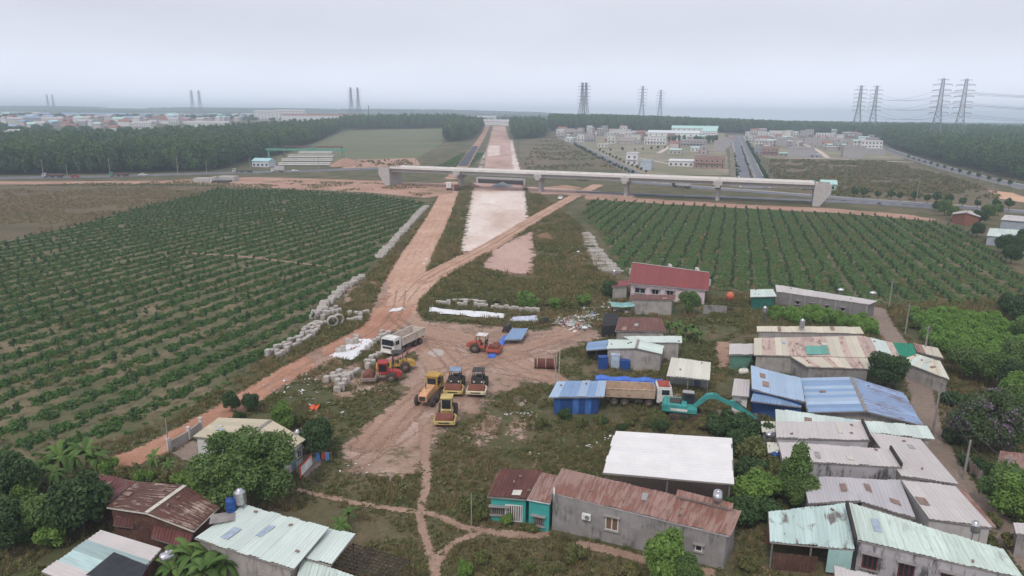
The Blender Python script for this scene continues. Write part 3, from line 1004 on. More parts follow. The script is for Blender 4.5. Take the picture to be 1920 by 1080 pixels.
m_frame = plain('white window frame', (214, 210, 204), 0.7)
m_glass = plain('dark window glass', (44, 48, 54), 0.2, var=0.3, dirt=0.1)
m_brownp = plain('brown shutter', (118, 92, 72), 0.8)
m_steel = plain('stainless steel', (196, 194, 196), 0.3, 0.85, var=0.15, dirt=0.25)
m_blueb = plain('blue plastic', (40, 76, 140), 0.5, dirt=0.15)
m_post = plain('grey steel post', (122, 116, 112), 0.7, dirt=0.4)
m_dkpost = plain('dark rusted post', (84, 68, 60), 0.8, dirt=0.4)

wm_sill = wallmat('cement sill', (150, 144, 140), 0.6, (90, 86, 84))
def opening(root, a, b, t, z, w, h, name='window', frame=m_frame, pane=m_glass, bars=1, proud=0.04):
    """window or door set on the wall from a to b, a share t along it, its sill at z"""
    a, b = Vector(a[:2]), Vector(b[:2])
    d = (b - a).normalized()
    n = Vector((d.y, -d.x))
    c = a.lerp(b, t)
    if (c - Vector(root.location[:2])).dot(n) < 0:
        n = -n
    c = c + n * proud * 0.5
    def q(u, v, o=0.0):
        p = c + d * u + n * o
        return Vector((p.x, p.y, z + v))
    f = 0.09
    m = MB()
    for (u0, v0, u1, v1) in ((-w / 2, f / 2, w / 2, f / 2), (-w / 2, h - f / 2, w / 2, h - f / 2)):
        m.beam(q(u0, v0), q(u1, v1), proud + 0.06, f)
    for u in [-w / 2 + f / 2, w / 2 - f / 2] + [(-w / 2 + w * (k + 1) / (bars + 1)) for k in range(bars)]:
        m.beam(q(u, f), q(u, h - f), proud + 0.05, f * 0.8)
    o = wb(m, name, frame, root)
    if name == 'window':
        wb(MB().beam(q(-w / 2 - 0.12, -0.05, 0.06), q(w / 2 + 0.12, -0.05, 0.06), 0.22, 0.09), 'sill', wm_sill, root, o)
        wb(MB().beam(q(-w / 2 - 0.18, h + 0.12, 0.14), q(w / 2 + 0.18, h + 0.12, 0.14), 0.4, 0.07), 'hood', wm_sill, root, o)
    m = MB().beam(q(-w / 2 + f / 2, h / 2, -0.01), q(w / 2 - f / 2, h / 2, -0.01), 0.04, h - f)
    wb(m, 'pane', pane, root, o)
    return o

def P3(p):
    return P(p[0], p[1], p[2])

def new_house(name, label, cat, pts):
    c = sum((Vector(p) for p in pts), Vector()) / len(pts)
    return thing(name, label, cat, (c.x, c.y, 0))

def shed(name, label, roof, rm, wm, cat='house', inset=0.28, posts=False, ribs_side=False, wall=True, **kw):
    """one sloping roof; roof = four photo corners with heights, A B the near eave"""
    A, B, C, D = (P3(p) for p in roof)
    r = new_house(name, label, cat, (A, B, C, D))
    if ribs_side:
        roof_plane(r, B, C, D, A, rm, **kw)
    else:
        roof_plane(r, A, B, C, D, rm, **kw)
    pts = None
    if wall:
        pts = walls(r, [A, B, C, D], wm, inset)
    if posts:
        c = (A + B + C + D) / 4
        for p in (A, A.lerp(B, 0.5), B, C, D.lerp(C, 0.5), D):
            s = p + (c - p) * 0.06
            wb(MB().beam((s.x, s.y, -0.1), (s.x, s.y, p.z - 0.12), 0.12, 0.12), 'post', m_post, r)
    return r, pts

def gable(name, label, e1, rg, e2, rm, wm, cat='house', rm2=None, inset=0.28, **kw):
    """two slopes: e1 and e2 the eaves, rg the ridge, each two photo points with heights, same end first"""
    a0, a1 = (P3(p) for p in e1)
    r0, r1 = (P3(p) for p in rg)
    if e2 is None:                      # the far slope mirrors the near one
        b0, b1 = (Vector((2 * r_.x - a_.x, 2 * r_.y - a_.y, a_.z)) for a_, r_ in ((a0, r0), (a1, r1)))
    else:
        b0, b1 = (P3(p) for p in e2)
    r = new_house(name, label, cat, (a0, a1, b0, b1))
    roof_plane(r, a0, a1, r1, r0, rm, **kw)
    roof_plane(r, b0, b1, r1, r0, rm2 or rm, **kw)
    rc = kw.get('trim') or plain('weathered roof trim', (140, 132, 126))
    wb(MB().beam(r0 + Vector((0, 0, 0.06)), r1 + Vector((0, 0, 0.06)), 0.4, 0.05), 'ridge_cap', rc, r)
    pts = walls(r, [a0, a1, r1, b1, b0, r0], wm, inset)
    return r, pts

# --- tanks, air conditioners, dishes are things of their own
def tank_v(x, y, z, label, h=1.4, r=0.5, stand=1.0, mat=None, name='water_tank', group=None):
    h, r = h * 0.85, r * 0.8
    t = thing(name, label, 'tank', (x, y, z), 0, group)
    mt = mat or m_steel
    prof = [(0.02, stand)]
    prof += [(r, stand + 0.05)]
    for k in range(6):
        zz = stand + 0.08 + (h - 0.35) * k / 5
        prof += [(r, zz), (r * 0.965, zz + 0.03), (r, zz + 0.06)]
    prof += [(r, stand + h - 0.2), (r * 0.45, stand + h - 0.02), (r * 0.42, stand + h + 0.06), (0.02, stand + h + 0.08)]
    MB().lathe(prof, 18).build('tank_body', mt, t)
    m = MB()
    for sx in (-1, 1):
        for sy in (-1, 1):
            m.tube((sx * r * 0.8, sy * r * 0.8, 0), (sx * r * 0.62, sy * r * 0.62, stand), 0.03, n=5)
    m.lathe([(r * 0.7, stand), (r * 0.95, stand), (r * 0.95, stand + 0.05), (r * 0.7, stand + 0.05)], 14)
    m.build('stand', m_post, t)
    return t

def tank_h(x, y, z, label, L=1.7, r=0.5, rz=0.0, stand=0.8, mat=None):
    L, r = L * 0.82, r * 0.82
    t = thing('water_tank', label, 'tank', (x, y, z), rz)
    zc = stand + r
    MB().lathe([(0.02, -L / 2), (r * 0.7, -L / 2 + 0.05), (r, -L / 2 + 0.22), (r, L / 2 - 0.22), (r * 0.7, L / 2 - 0.05), (0.02, L / 2)], 16, (0, 0, zc), 'X').build('tank_body', mat or m_steel, t)
    m = MB()
    for sx in (-L * 0.32, L * 0.32):
        for sy in (-r * 0.8, r * 0.8):
            m.beam((sx, sy, 0), (sx, sy, stand + 0.15), 0.05, 0.05)
        m.beam((sx, -r * 0.85, stand), (sx, r * 0.85, stand), 0.06, 0.06)
    m.build('stand', m_post, t)
    MB().lathe([(0.02, 0.12), (0.16, 0.1), (0.18, 0)], 10, (0, 0, zc + r - 0.02)).build('lid', m_steel, t)
    return t

def aircon(root_pos, n, label):
    x, y, z = root_pos
    rz = math.atan2(n[1], n[0])
    t = thing('air_conditioner', label, 'air conditioner', (x, y, z), rz)
    MB().cbox((0.16, 0, 0.28), (0.3, 0.8, 0.56), 0.03).build('casing', plain('white enamel', (222, 220, 216), 0.5), t)
    MB().lathe([(0.02, 0.012), (0.2, 0.012), (0.22, 0.02), (0.22, 0)], 16, (0.315, 0.1, 0.28), 'X').build('fan_grille', plain('grille grey', (120, 120, 120)), t)
    MB().box((0.15, -0.25, -0.03), (0.34, 0.04, 0.04)).box((0.15, 0.25, -0.03), (0.34, 0.04, 0.04)).build('bracket', m_post, t)
    return t

# --- materials of the roofs
rm_beige = roofmat('beige sheet roof', (196, 184, 160), wear=0.2, wearc=(150, 138, 118))
rm_dkred = roofmat('dark red sheet roof', (98, 60, 54), rust=0.5, thr=0.56, wear=0.3)
rm_dkred2 = roofmat('old dark red roof', (112, 66, 62), rust=0.6, rustc=(86, 64, 58), rust2=(132, 104, 96), thr=0.54)
rm_rust = roofmat('rust brown sheet roof', (96, 62, 52), rust=0.95, rustc=(196, 180, 166), rust2=(150, 122, 108), thr=0.555, wear=0.55, wearc=(70, 44, 38), streak=2.2)
rm_mint = roofmat('pale mint sheet roof', (206, 216, 208), wear=0.22, wearc=(132, 142, 134))
rm_mint2 = roofmat('streaked mint sheet roof', (204, 216, 206), rust=0.4, rustc=(110, 112, 104), rust2=(140, 140, 130), thr=0.58, wear=0.5, wearc=(120, 130, 120))
rm_mintfl = roofmat('flaking mint roof', (196, 214, 208), rust=0.95, rustc=(104, 96, 90), rust2=(124, 116, 108), thr=0.555, streak=0.5, wear=0.3, wearc=(120, 140, 132))
rm_patch = roofmat('patched grey green roof', (170, 190, 188), wear=0.5, wearc=(120, 132, 130), tone=0.28)
rm_grnet = plain('black shade net', (54, 56, 60), 0.9, dirt=0.2)
rm_rustpink = roofmat('faded rusty tile sheet roof', (160, 128, 116), rust=0.9, rustc=(138, 84, 68), rust2=(120, 92, 84), thr=0.5, wear=0.5, wearc=(120, 108, 104), streak=1.4)
rm_white = roofmat('new white sheet roof', (226, 222, 220), wear=0.06, wearc=(190, 184, 180), tone=0.03, rough=0.5)
rm_red = roofmat('red sheet roof', (138, 70, 68), wear=0.3, wearc=(108, 58, 56), tone=0.08)
rm_brn = roofmat('brown rust roof', (116, 76, 66), rust=0.7, rustc=(92, 58, 50), rust2=(140, 104, 92), thr=0.53, wear=0.4)
rm_blue = roofmat('blue sheet roof', (134, 158, 188), wear=0.25, wearc=(70, 104, 156), tone=0.12)
rm_bluer = roofmat('blue roof with rust', (148, 168, 200), rust=0.9, rustc=(104, 84, 80), rust2=(120, 108, 108), thr=0.535, wear=0.5, wearc=(112, 132, 166), tone=0.14, streak=1.6)
rm_bluel = roofmat('light blue sheet roof', (168, 186, 206), wear=0.25, wearc=(120, 148, 186), tone=0.1)
rm_grey = roofmat('grey sheet roof', (200, 192, 188), wear=0.15, wearc=(136, 128, 126), tone=0.05)
rm_asb = roofmat('grey fibre cement roof', (188, 182, 184), wear=0.35, wearc=(188, 182, 182), tone=0.08)
rm_cream = roofmat('cream sheet roof', (208, 198, 178), wear=0.2, wearc=(168, 156, 140))
rm_pinkr = roofmat('pinkish worn sheet roof', (196, 172, 160), rust=0.9, rustc=(120, 84, 72), rust2=(168, 142, 130), thr=0.545, wear=0.45, wearc=(160, 132, 120), streak=0.8)
rm_wht2 = roofmat('dirty white sheet roof', (214, 210, 196), rust=0.4, rustc=(150, 140, 120), rust2=(170, 164, 150), thr=0.6, wear=0.3, wearc=(176, 180, 168), tone=0.08)
rm_teal = roofmat('teal translucent sheet', (108, 168, 152), wear=0.2)
rm_tarp = plain('green shade tarpaulin', (40, 132, 104), 0.8, var=0.25, scale=3)
wm_white = wallmat('white wall', (214, 210, 208), stain=0.5, stainc=(128, 122, 118), thr=0.56)
wm_grey = wallmat('grey cement wall', (146, 140, 137), stain=0.75, stainc=(78, 74, 72), thr=0.515, var=0.2)
wm_greyl = wallmat('light grey cement wall', (166, 158, 152), stain=0.55, stainc=(104, 96, 90), thr=0.51, var=0.18)
wm_teal = wallmat('teal painted wall', (66, 158, 152), stain=0.4, stainc=(52, 120, 116), thr=0.58)
wm_pink = wallmat('pink painted wall', (212, 192, 196), stain=0.4, stainc=(164, 150, 150), thr=0.58)
wm_blk = wallmat('mould stained wall', (172, 166, 168), stain=0.9, stainc=(66, 64, 64), thr=0.49)
wm_blue = roofmat('blue sheet wall', (48, 84, 142), wear=0.3, wearc=(40, 66, 116), tone=0.12)
wm_bluew = plain('blue cladding', (52, 86, 146), 0.6, var=0.15)
wm_green = plain('green sheet cladding', (96, 136, 120), 0.6, var=0.15)
wm_brick = wallmat('bare brick wall', (140, 92, 76), stain=0.4, stainc=(110, 84, 72), thr=0.5)
wm_rustw = plain('rusted sheet cladding', (92, 62, 52), 0.8, var=0.3, dirtc=(150, 140, 130), dirt=0.5)
wm_mintw = plain('mint sheet cladding', (164, 196, 190), 0.6, var=0.1)
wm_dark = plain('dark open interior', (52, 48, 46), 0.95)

# --- lower left
r, w = gable('village_house', 'white house with beige angled metal roof behind the big spreading tree', [(362, 819, 2.9), (410, 784, 2.9)], [(458, 826, 3.6), (508, 788, 3.6)], [(538, 850, 2.7), (572, 824, 2.7)], rm_beige, wm_white)
opening(r, w[4], w[3], 0.45, 0.0, 0.9, 2.0, 'door', m_frame, plain('blue grey door', (126, 148, 172)), 0)
opening(r, w[4], w[3], 0.8, 0.9, 0.7, 0.9)
r, w = shed('village_shed', 'old dark red metal roof patched with rust at the plantation edge', [(98, 952, 2.2), (205, 942, 2.2), (254, 903, 2.6), (187, 889, 2.6)], rm_dkred2, wm_rustw)
r, w = gable('village_house', 'low house with streaked rust-brown gable roof and a pale ridge strip', [(200, 951, 2.9), (255, 904, 2.9)], [(275, 962, 3.7), (347, 911, 3.7)], [(364, 996, 2.9), (411, 951, 2.9)], rm_rust, wm_rustw, trim=plain('pale ridge flashing', (204, 198, 184)))
a0, a1 = P3((200, 951, 2.9)), P3((275, 962, 3.7))
A, B, C, D = (P3(p) for p in ((283, 1008, 1.9), (352, 1030, 1.9), (362, 998, 2.5), (292, 975, 2.5)))
roof_plane(r, A, B, C, D, rm_dkred2, name='porch_roof')
A, B, C, D = (P3(p) for p in ((212, 985, 1.6), (250, 990, 1.6), (252, 975, 2.2), (218, 968, 2.2)))
roof_plane(r, A, B, C, D, rm_dkred, name='porch_roof')
r, w = shed('village_shed', 'shed under a patchwork of grey-green roof sheets with a black net', [(78, 1072, 2.6), (215, 1128, 2.6), (302, 1030, 3.2), (188, 995, 3.2)], [rm_patch, rm_mint, rm_patch, rm_grey], wm_rustw, ribs_side=True, sheet=1.3)
A, B, C, D = (P3(p) for p in ((160, 1080, 3.05), (258, 1098, 3.05), (278, 1062, 3.25), (214, 1036, 3.25)))
m = MB()
nn = 8
vs, fs = [], []
for i in range(nn + 1):
    for j in range(nn + 1):
        p = A.lerp(B, i / nn).lerp(D.lerp(C, i / nn), j / nn)
        vs.append(p + Vector((0, 0, 0.06 + 0.03 * math.sin(i * 1.7) * math.cos(j * 1.3))))
fs = [(i * (nn + 1) + j, (i + 1) * (nn + 1) + j, (i + 1) * (nn + 1) + j + 1, i * (nn + 1) + j + 1) for i in range(nn) for j in range(nn)]
m.add(vs, fs)
wb(m, 'shade_net', rm_grnet, r)
r, w = shed('village_house', 'house with broad clean pale mint roof, two tanks on its far corner', [(365, 1009, 3.4), (548, 1068, 3.4), (614, 990, 4.1), (456, 946, 4.1)], rm_mint, wm_greyl)
opening(r, w[0], w[1], 0.75, 0.9, 1.0, 1.1)
A, B, C, D = (P3(p) for p in ((572, 1046, 3.3), (620, 1060, 3.3), (665, 1003, 3.6), (616, 991, 3.6)))
roof_plane(r, A, B, C, D, rm_mint, name='lean_to_roof')
A, B, C, D = (P3(p) for p in ((552, 1098, 2.6), (655, 1122, 2.6), (668, 1082, 3.1), (568, 1045, 3.1)))
roof_plane(r, A, B, C, D, rm_mint2, name='awning')
q = P3((405, 980, 3.7)); q2 = P3((430, 965, 3.85))
m = MB().box((q2.x - 0.3, q2.y - 0.6, q2.z + 0.12), (1.9, 1.4, 0.05), 0.3)
wb(m, 'skylight', plain('grey translucent sheet', (146, 138, 134)), r)
q = P3((452, 952, 4.0))
tank_v(q.x, q.y, q.z - 0.05, 'stainless steel water tank beside a blue barrel on the mint roof', 1.5, 0.62, 0.5)
q = P3((434, 958, 3.95))
t = thing('barrel', 'blue plastic barrel beside the steel tank on the mint roof', 'barrel', (q.x, q.y, q.z - 0.05))
MB().lathe([(0.02, 0), (0.4, 0.0), (0.42, 0.1), (0.4, 0.14), (0.42, 0.45), (0.44, 0.5), (0.42, 0.55), (0.4, 0.95), (0.42, 1.0), (0.38, 1.15), (0.02, 1.17)], 18).build('barrel_body', m_blueb, t)
MB().lathe([(0.02, 1.22), (0.2, 1.2), (0.22, 1.15)], 12).build('lid', m_blueb, t)
q = P3((313, 1035, 3.2))
tank_h(q.x, q.y, 0.0, 'tilted steel water tank on a frame beside the banana clump', 1.5, 0.5, 0.7, 2.4)
# dark pergola
A, B, C, D = (P3(p) for p in ((620, 1062, 2.8), (735, 1090, 2.8), (768, 1050, 2.8), (662, 1020, 2.8)))
r = new_house('pergola', 'flat dark lattice pergola beside the mint roofed house', 'pergola', (A, B, C, D))
m = MB()
for k in range(9):
    t = k / 8
    m.beam(A.lerp(D, t), B.lerp(C, t), 0.05, 0.08)
wb(m, 'lattice', m_dkpost, r)
m = MB()
for k in range(15):
    t = k / 14
    m.beam(A.lerp(B, t) + Vector((0, 0, 0.08)), D.lerp(C, t) + Vector((0, 0, 0.08)), 0.04, 0.05)
wb(m, 'lattice', plain('dark grey rods', (66, 64, 66)), r)
for p in (A, B, C, D):
    wb(MB().beam((p.x, p.y, -0.1), (p.x, p.y, p.z), 0.1, 0.1), 'post', m_dkpost, r)
# compound walls of the beige roofed house
def fence_wall(label, px, h, mat, n, posts=True, name='boundary_wall', cap=(206, 200, 196)):
    pts = [P(*p) for p in px]
    r = thing(name, label, 'wall', pts[0])
    for i in range(len(pts) - 1):
        wb(MB().beam(pts[i] + Vector((0, 0, h / 2)), pts[i + 1] + Vector((0, 0, h / 2)), 0.15, h), 'wall_panel', mat, r)
        if posts:
            k = n
            for j in range(k + (i == len(pts) - 2)):
                p = pts[i].lerp(pts[i + 1], j / k)
                wb(MB().box((p.x, p.y, (h + 0.4) / 2), (0.3, 0.3, h + 0.4)).box((p.x, p.y, h + 0.45), (0.38, 0.38, 0.1)), 'pillar', plain('whitewashed pillar', cap, 0.9), r)
    return r
fence_wall('low grey wall with white pillars between the red road and beige roofed house', [(318, 848), (355, 826), (378, 808)], 1.2, wm_greyl, 1)
area('concrete_yard', [(320, 852), (362, 826), (398, 838), (372, 868), (345, 866)], m_lane, 0.05, res=(0.4, 0.4), margin=0.5)
area('concrete_yard', [(543, 880), (572, 852), (612, 862), (604, 872), (572, 900)], m_lane, 0.05, res=(0.4, 0.4), margin=0.5)
fence_wall('low cement wall along the small yard beside the white house', [(575, 842), (612, 858)], 1.1, wm_greyl, 1, posts=False)
r = thing('cloth_banner', 'white and orange cloth banner hung on posts before the white house', 'banner', P(566, 898))
a, b = P(562, 900), P(586, 874)
for p in (a, b):
    wb(MB().beam(p, p + Vector((0, 0, 1.5)), 0.07, 0.07), 'post', m_post, r)
wb(MB().beam(a + Vector((0, 0, 0.75)), b + Vector((0, 0, 0.75)), 0.03, 1.0), 'cloth', plain('white cloth', (226, 224, 222), 0.9, dirt=0.1), r)
wb(MB().beam(a + Vector((0, -0.02, 1.32)), b + Vector((0, -0.02, 1.32)), 0.05, 0.16), 'border', plain('orange cloth', (208, 92, 62), 0.9), r)
wb(MB().beam(a.lerp(b, 0.02) + Vector((0, -0.03, 0.75)), a.lerp(b, 0.14) + Vector((0, -0.03, 0.75)), 0.05, 1.1), 'border', plain('orange cloth', (208, 92, 62), 0.9), r)
q = P(558, 818, 2.6)
tank_v(q.x, q.y, 0, 'steel water tank on a tall stand at the beige roofed house corner', 1.2, 0.5, 2.3)

# --- lower centre
r, w = shed('village_house', 'small teal walled house with dark red roof and barred gate', [(914, 931, 2.6), (990, 937, 2.6), (1016, 884, 3.3), (937, 879, 3.3)], rm_dkred, wm_teal)
opening(r, w[0], w[1], 0.66, 0.1, 1.6, 1.7, 'gate', m_frame, m_dkpost, 7)
opening(r, w[0], w[1], 0.25, 0.7, 1.6, 0.8, 'window', m_post, m_glass, 8)
A, B, C, D = (P3(p) for p in ((989, 936, 3.0), (1031, 944, 3.0), (1046, 893, 3.3), (1016, 886, 3.3)))
roof_plane(r, A, B, C, D, rm_rustpink, name='annex_roof', trim=plain('white fascia', (206, 200, 196)))
pw = walls(r, [A, B, C, D], wm_teal, 0.15, 'annex_wall')
opening(r, pw[0], pw[1], 0.5, 0.5, 1.0, 0.9, 'window', m_post, m_glass, 5)
A, B, C, D = (P3(p) for p in ((1033, 923, 3.7), (1366, 1005, 3.2), (1386, 958, 3.7), (1054, 878, 4.2)))
r = new_house('village_house', 'long grey cement house under a rusty tile-patterned sheet roof', 'house', (A, B, C, D))
roof_plane(r, A, B, C, D, rm_rustpink, trim=plain('pale fascia', (178, 172, 170)))
pw = walls(r, [A, B, C, D], wm_grey, 0.12)
opening(r, pw[0], pw[1], 0.365, 1.3, 1.15, 1.3, 'window', m_frame, m_brownp, 1)
opening(r, pw[0], pw[1], 0.86, 1.2, 0.6, 0.6, 'window', m_frame, m_glass, 0)
A2, B2, C2, D2 = (P3(p) for p in ((1268, 930, 4.1), (1372, 955, 4.0), (1374, 944, 4.3), (1271, 918, 4.4)))
roof_plane(r, A2, B2, C2, D2, rm_rustpink, name='rear_roof')
pw0, pw1 = Vector(pw[0]), Vector(pw[1])
dd = (pw1 - pw0).normalized()
c = pw0.lerp(pw1, 0.215)
aircon((c.x + dd.y * 0.05, c.y - dd.x * 0.05, 1.9), (dd.y, -dd.x), 'white air conditioner unit mounted on the long grey cement wall')
q = P3((1035, 921, 4.4))
t = thing('satellite_dish', 'white satellite dish at the roof corner of the grey cement house', 'satellite dish', (q.x, q.y, 3.75))
MB().tube((0, 0, 0), (0, 0, 0.5), 0.03, n=6).build('mast', m_post, t)
MB().lathe([(0.02, 0.0), (0.2, 0.03), (0.36, 0.1), (0.42, 0.16), (0.4, 0.17), (0.2, 0.06), (0.02, 0.03)], 16, (0.06, 0, 0.6), 'X').build('dish', m_frame, t)
q = P3((1345, 940, 4.3))
tank_h(q.x, q.y, q.z - 0.1, 'steel water tank on the far roof corner of grey cement house', 1.5, 0.5, 1.2, 0.25)
r, w = shed('open_canopy', 'large new white sheet roof standing on slim posts, open underneath', [(1130, 887, 3.6), (1376, 908, 3.6), (1372, 823, 4.2), (1154, 810, 4.2)], rm_white, None, 'canopy', posts=True, wall=False, ribs_side=True, sheet=1.0)
A, B, C, D = (P3(p) for p in ((1130, 887, 3.6), (1376, 908, 3.6), (1372, 823, 4.2), (1154, 810, 4.2)))
area('canopy_floor', [tuple(v[:2]) for v in (A, B, C, D)], soil('dark shaded earth', [(96, 84, 72), (116, 100, 88)], 0.2, 1.5, edge=0.5), 0.02, res=(0.6, 0.6), margin=0.6, world=True)  # earth coloured darker to carry the shade under the canopy

# --- centre right
r, w = gable('village_house', 'pink house with long red metal roof and white parapet steps', [(1178, 531, 3.2), (1327, 544, 3.2)], [(1186, 492, 5.5), (1329, 511, 5.5)], None, rm_red, wm_pink, inset=0.5, trim=plain('pale fascia', (178, 172, 170)))
for t, ww in ((0.13, 2.2), (0.34, 1.4), (0.54, 1.4), (0.8, 1.4)):
    opening(r, w[0], w[1], t, 1.2, ww, 1.1, 'window', m_frame, m_glass, 1)
for tt in (0.34, 0.54, 0.8):
    a, b = Vector(w[0]), Vector(w[1])
    c = a.lerp(b, tt)
    d = (b - a).normalized()
    wb(MB().box((c.x + d.y * 0.35, c.y - d.x * 0.35, 2.5), (2.0, 0.8, 0.08), math.atan2(d.y, d.x)), 'window_hood', wm_greyl, r)
for (px_, py_, hh) in ((1256, 503, 5.7), (1307, 510, 5.7), (1328, 530, 4.0), (1183, 512, 4.0)):
    q = P3((px_, py_, hh - 0.6))
    wb(MB().box((q.x, q.y, hh - 0.4), (0.35, 1.6, 1.3), 0.1), 'parapet', plain('white parapet', (212, 206, 204)), r)
r, w = shed('village_shed', 'plain grey cement shed with rust-brown roof before the pink house', [(1181, 562, 2.9), (1264, 563, 2.9), (1266, 553, 3.2), (1183, 553, 3.2)], rm_brn, wm_greyl)
r, w = shed('village_shed', 'narrow grey block beside the pink house with small red roof', [(1147, 538, 2.9), (1178, 536, 2.9), (1181, 526, 3.2), (1151, 528, 3.2)], rm_red, wm_greyl)
q = P(1163, 556)
tank_v(q.x - 0.4, q.y + 7, 0, 'steel tank on a stand by the pink house wall', 1.3, 0.55, 3.0)
q = P3((1202, 520, 3.9))
r, w = shed('village_shed', 'low shed with brown-red roof next to a black net cage', [(1153, 621, 2.3), (1248, 621, 2.3), (1240, 596, 2.9), (1161, 595, 2.9)], rm_brn, wm_greyl)
c0, c1, c2, c3 = P(1128, 632), P(1160, 632), P(1160, 612), P(1132, 608)
r = new_house('net_cage', 'black netted cage leaning against the brown-red roofed shed', 'cage', (c0, c1, c2, c3))
wb(MB().prism([tuple(p[:2]) for p in (c0, c1, c2, c3)], 0, [1.9, 2.1, 2.3, 2.1]), 'netting', plain('black netting', (50, 48, 50), 0.95), r)
m = MB()
for p in (c0, c1, c2, c3):
    m.beam(p, p + Vector((0, 0, 2.4)), 0.08, 0.08)
wb(m, 'frame', m_dkpost, r)
EXCL.append([tuple(p[:2]) for p in (c0, c1, c2, c3)])
r, w = shed('village_house', 'grey cement house with long pale mint roof behind the blue-ended one', [(1190, 642, 2.9), (1278, 643, 2.9), (1277, 630, 3.3), (1168, 631, 3.3)], rm_mint, wm_greyl)
# mint gable with a blue left end
r, w = gable('village_house', 'grey cement house with mint gable roof and a blue sheet end', [(1137, 654, 2.7), (1141, 637, 2.7)], [(1193, 653, 3.5), (1197, 638, 3.5)], [(1241, 664, 2.6), (1245, 649, 2.6)], rm_mint, wm_greyl, inset=0.15)
A, B, C, D = (P3(p) for p in ((1099, 657, 2.1), (1137, 654, 2.5), (1141, 638, 2.5), (1101, 643, 2.1)))
roof_plane(r, A, D, C, B, rm_blue, name='end_roof')
m = MB()
for p in (A, D, A.lerp(B, 0.5)):
    m.beam((p.x, p.y, 0), (p.x, p.y, p.z - 0.1), 0.1, 0.1)
wb(m, 'post', m_dkpost, r)
wb(MB().prism([tuple((D.lerp(C, t))[:2]) for t in (0, 1)] + [tuple(D.lerp(C, 1).lerp(B, 0.1)[:2]), tuple(D.lerp(A, 0.1)[:2])], 0, 2.0), 'back_wall', wm_dark, r)  # coloured near black for the shade inside the open end
# blue and white cabinets by its wall
for px_, py_, cm, rot, hh in ((1130, 692, m_blueb, 0.2, 1.9), (1153, 690, plain('pale blue panel', (176, 190, 206), 0.6), -0.15, 2.1), (1171, 694, m_blueb, 0.1, 1.5)):
    q = P(px_, py_)
    lb = {1130: 'dark blue portable cabinet standing left of the pale panelled one', 1153: 'pale blue panelled cabinet between two dark blue ones', 1171: 'short blue cabinet beside the pale panelled one'}[px_]
    t = thing('cabinet', lb, 'cabinet', q, rot)
    MB().cbox((0, 0, hh / 2), (1.3, 1.0, hh), 0.04).build('body', cm, t)
    MB().box((0, -0.515, hh / 2), (1.1, 0.03, hh - 0.2)).build('door', cm, t)
    MB().box((0, 0, hh + 0.06), (1.4, 1.1, 0.08)).build('lid', cm, t)
r, w = shed('open_shed', 'open fronted shed with striped dirty white roof on thin posts', [(1250, 705, 2.3), (1330, 713, 2.3), (1332, 680, 3.0), (1259, 670, 3.0)], [rm_wht2, rm_wht2, rm_mint], None, 'shed', posts=True, wall=False)
A, B, C, D = (P3(p) for p in ((1250, 705, 2.3), (1330, 713, 2.3), (1332, 680, 3.0), (1259, 670, 3.0)))
M0, M1 = A.lerp(D, 0.5), B.lerp(C, 0.5)
wb(MB().prism([tuple(v[:2]) for v in (M0.lerp(M1, 0.04), M0.lerp(M1, 0.96), D.lerp(C, 0.96), D.lerp(C, 0.04))], 0, [2.5, 2.5, 2.85, 2.85]), 'room', wallmat('dull pale wall', (168, 170, 160), 0.4), r)
wb(MB().prism([tuple(v[:2]) for v in (M0.lerp(M1, 0.65), M0.lerp(M1, 0.8), M0.lerp(M1, 0.8) + Vector((0, -0.05, 0)), M0.lerp(M1, 0.65) + Vector((0, -0.05, 0)))], 0.1, 2.0), 'door', plain('slate blue door', (92, 112, 138)), r)
r, w = shed('site_shed', 'bright blue sheet metal shed in the weeds beside the rusty dump truck', [(1029, 745, 2.4), (1132, 744, 2.5), (1136, 714, 3.0), (1045, 715, 3.0)], [rm_blue, rm_bluel], wm_bluew, 'shed', inset=0.55)
a, b = Vector(w[0]), Vector(w[1])
d = (b - a).normalized()
for k in range(7):
    s0, s1 = k / 7, (k + 0.93) / 7
    p0, p1 = a.lerp(b, s0), a.lerp(b, s1)
    wb(MB().beam((p0.x + d.y * 0.03, p0.y - d.x * 0.03, 1.1), (p1.x + d.y * 0.03, p1.y - d.x * 0.03, 1.1), 0.03, 2.1), 'wall_panel', random.choice([wm_bluew, plain('lighter blue panel', (70, 112, 176), 0.6), plain('deep blue panel', (42, 72, 128), 0.6)]), r)
# grey long building on the right with green shed
r, w = shed('workshop_building', 'long weathered grey concrete building with pilasters and pale flat roof', [(1456, 547, 2.9), (1628, 571, 3.0), (1643, 564, 3.0), (1454, 534, 3.4)], rm_grey, wallmat('weathered grey concrete', (132, 126, 124), 0.6, (84, 80, 78), thr=0.53), 'building', inset=0.1)
a, b = Vector(w[0]), Vector(w[1])
d = (b - a).normalized()
for k in range(7):
    p = a.lerp(b, k / 6)
    wb(MB().box((p.x + d.y * 0.08, p.y - d.x * 0.08, 1.4), (0.3, 0.2, 2.8), math.atan2(d.y, d.x)), 'pilaster', wm_grey, r)
for k in (1.5, 2.5, 3.5, 4.5):
    opening(r, w[0], w[1], k / 6, 1.0, 0.7, 0.7, 'window', wm_grey, m_glass, 0)
for (px_, py_, L_) in ((1576, 550, 1.4), (1636, 556, 1.5)):
    q = P3((px_, py_, 3.2))
    tank_h(q.x, q.y, 3.0, {1576: 'small cream horizontal tank midway on the long grey building roof', 1636: 'shiny steel horizontal tank at the far end of long grey building'}[px_], L_, 0.42, -0.3, 0.5)
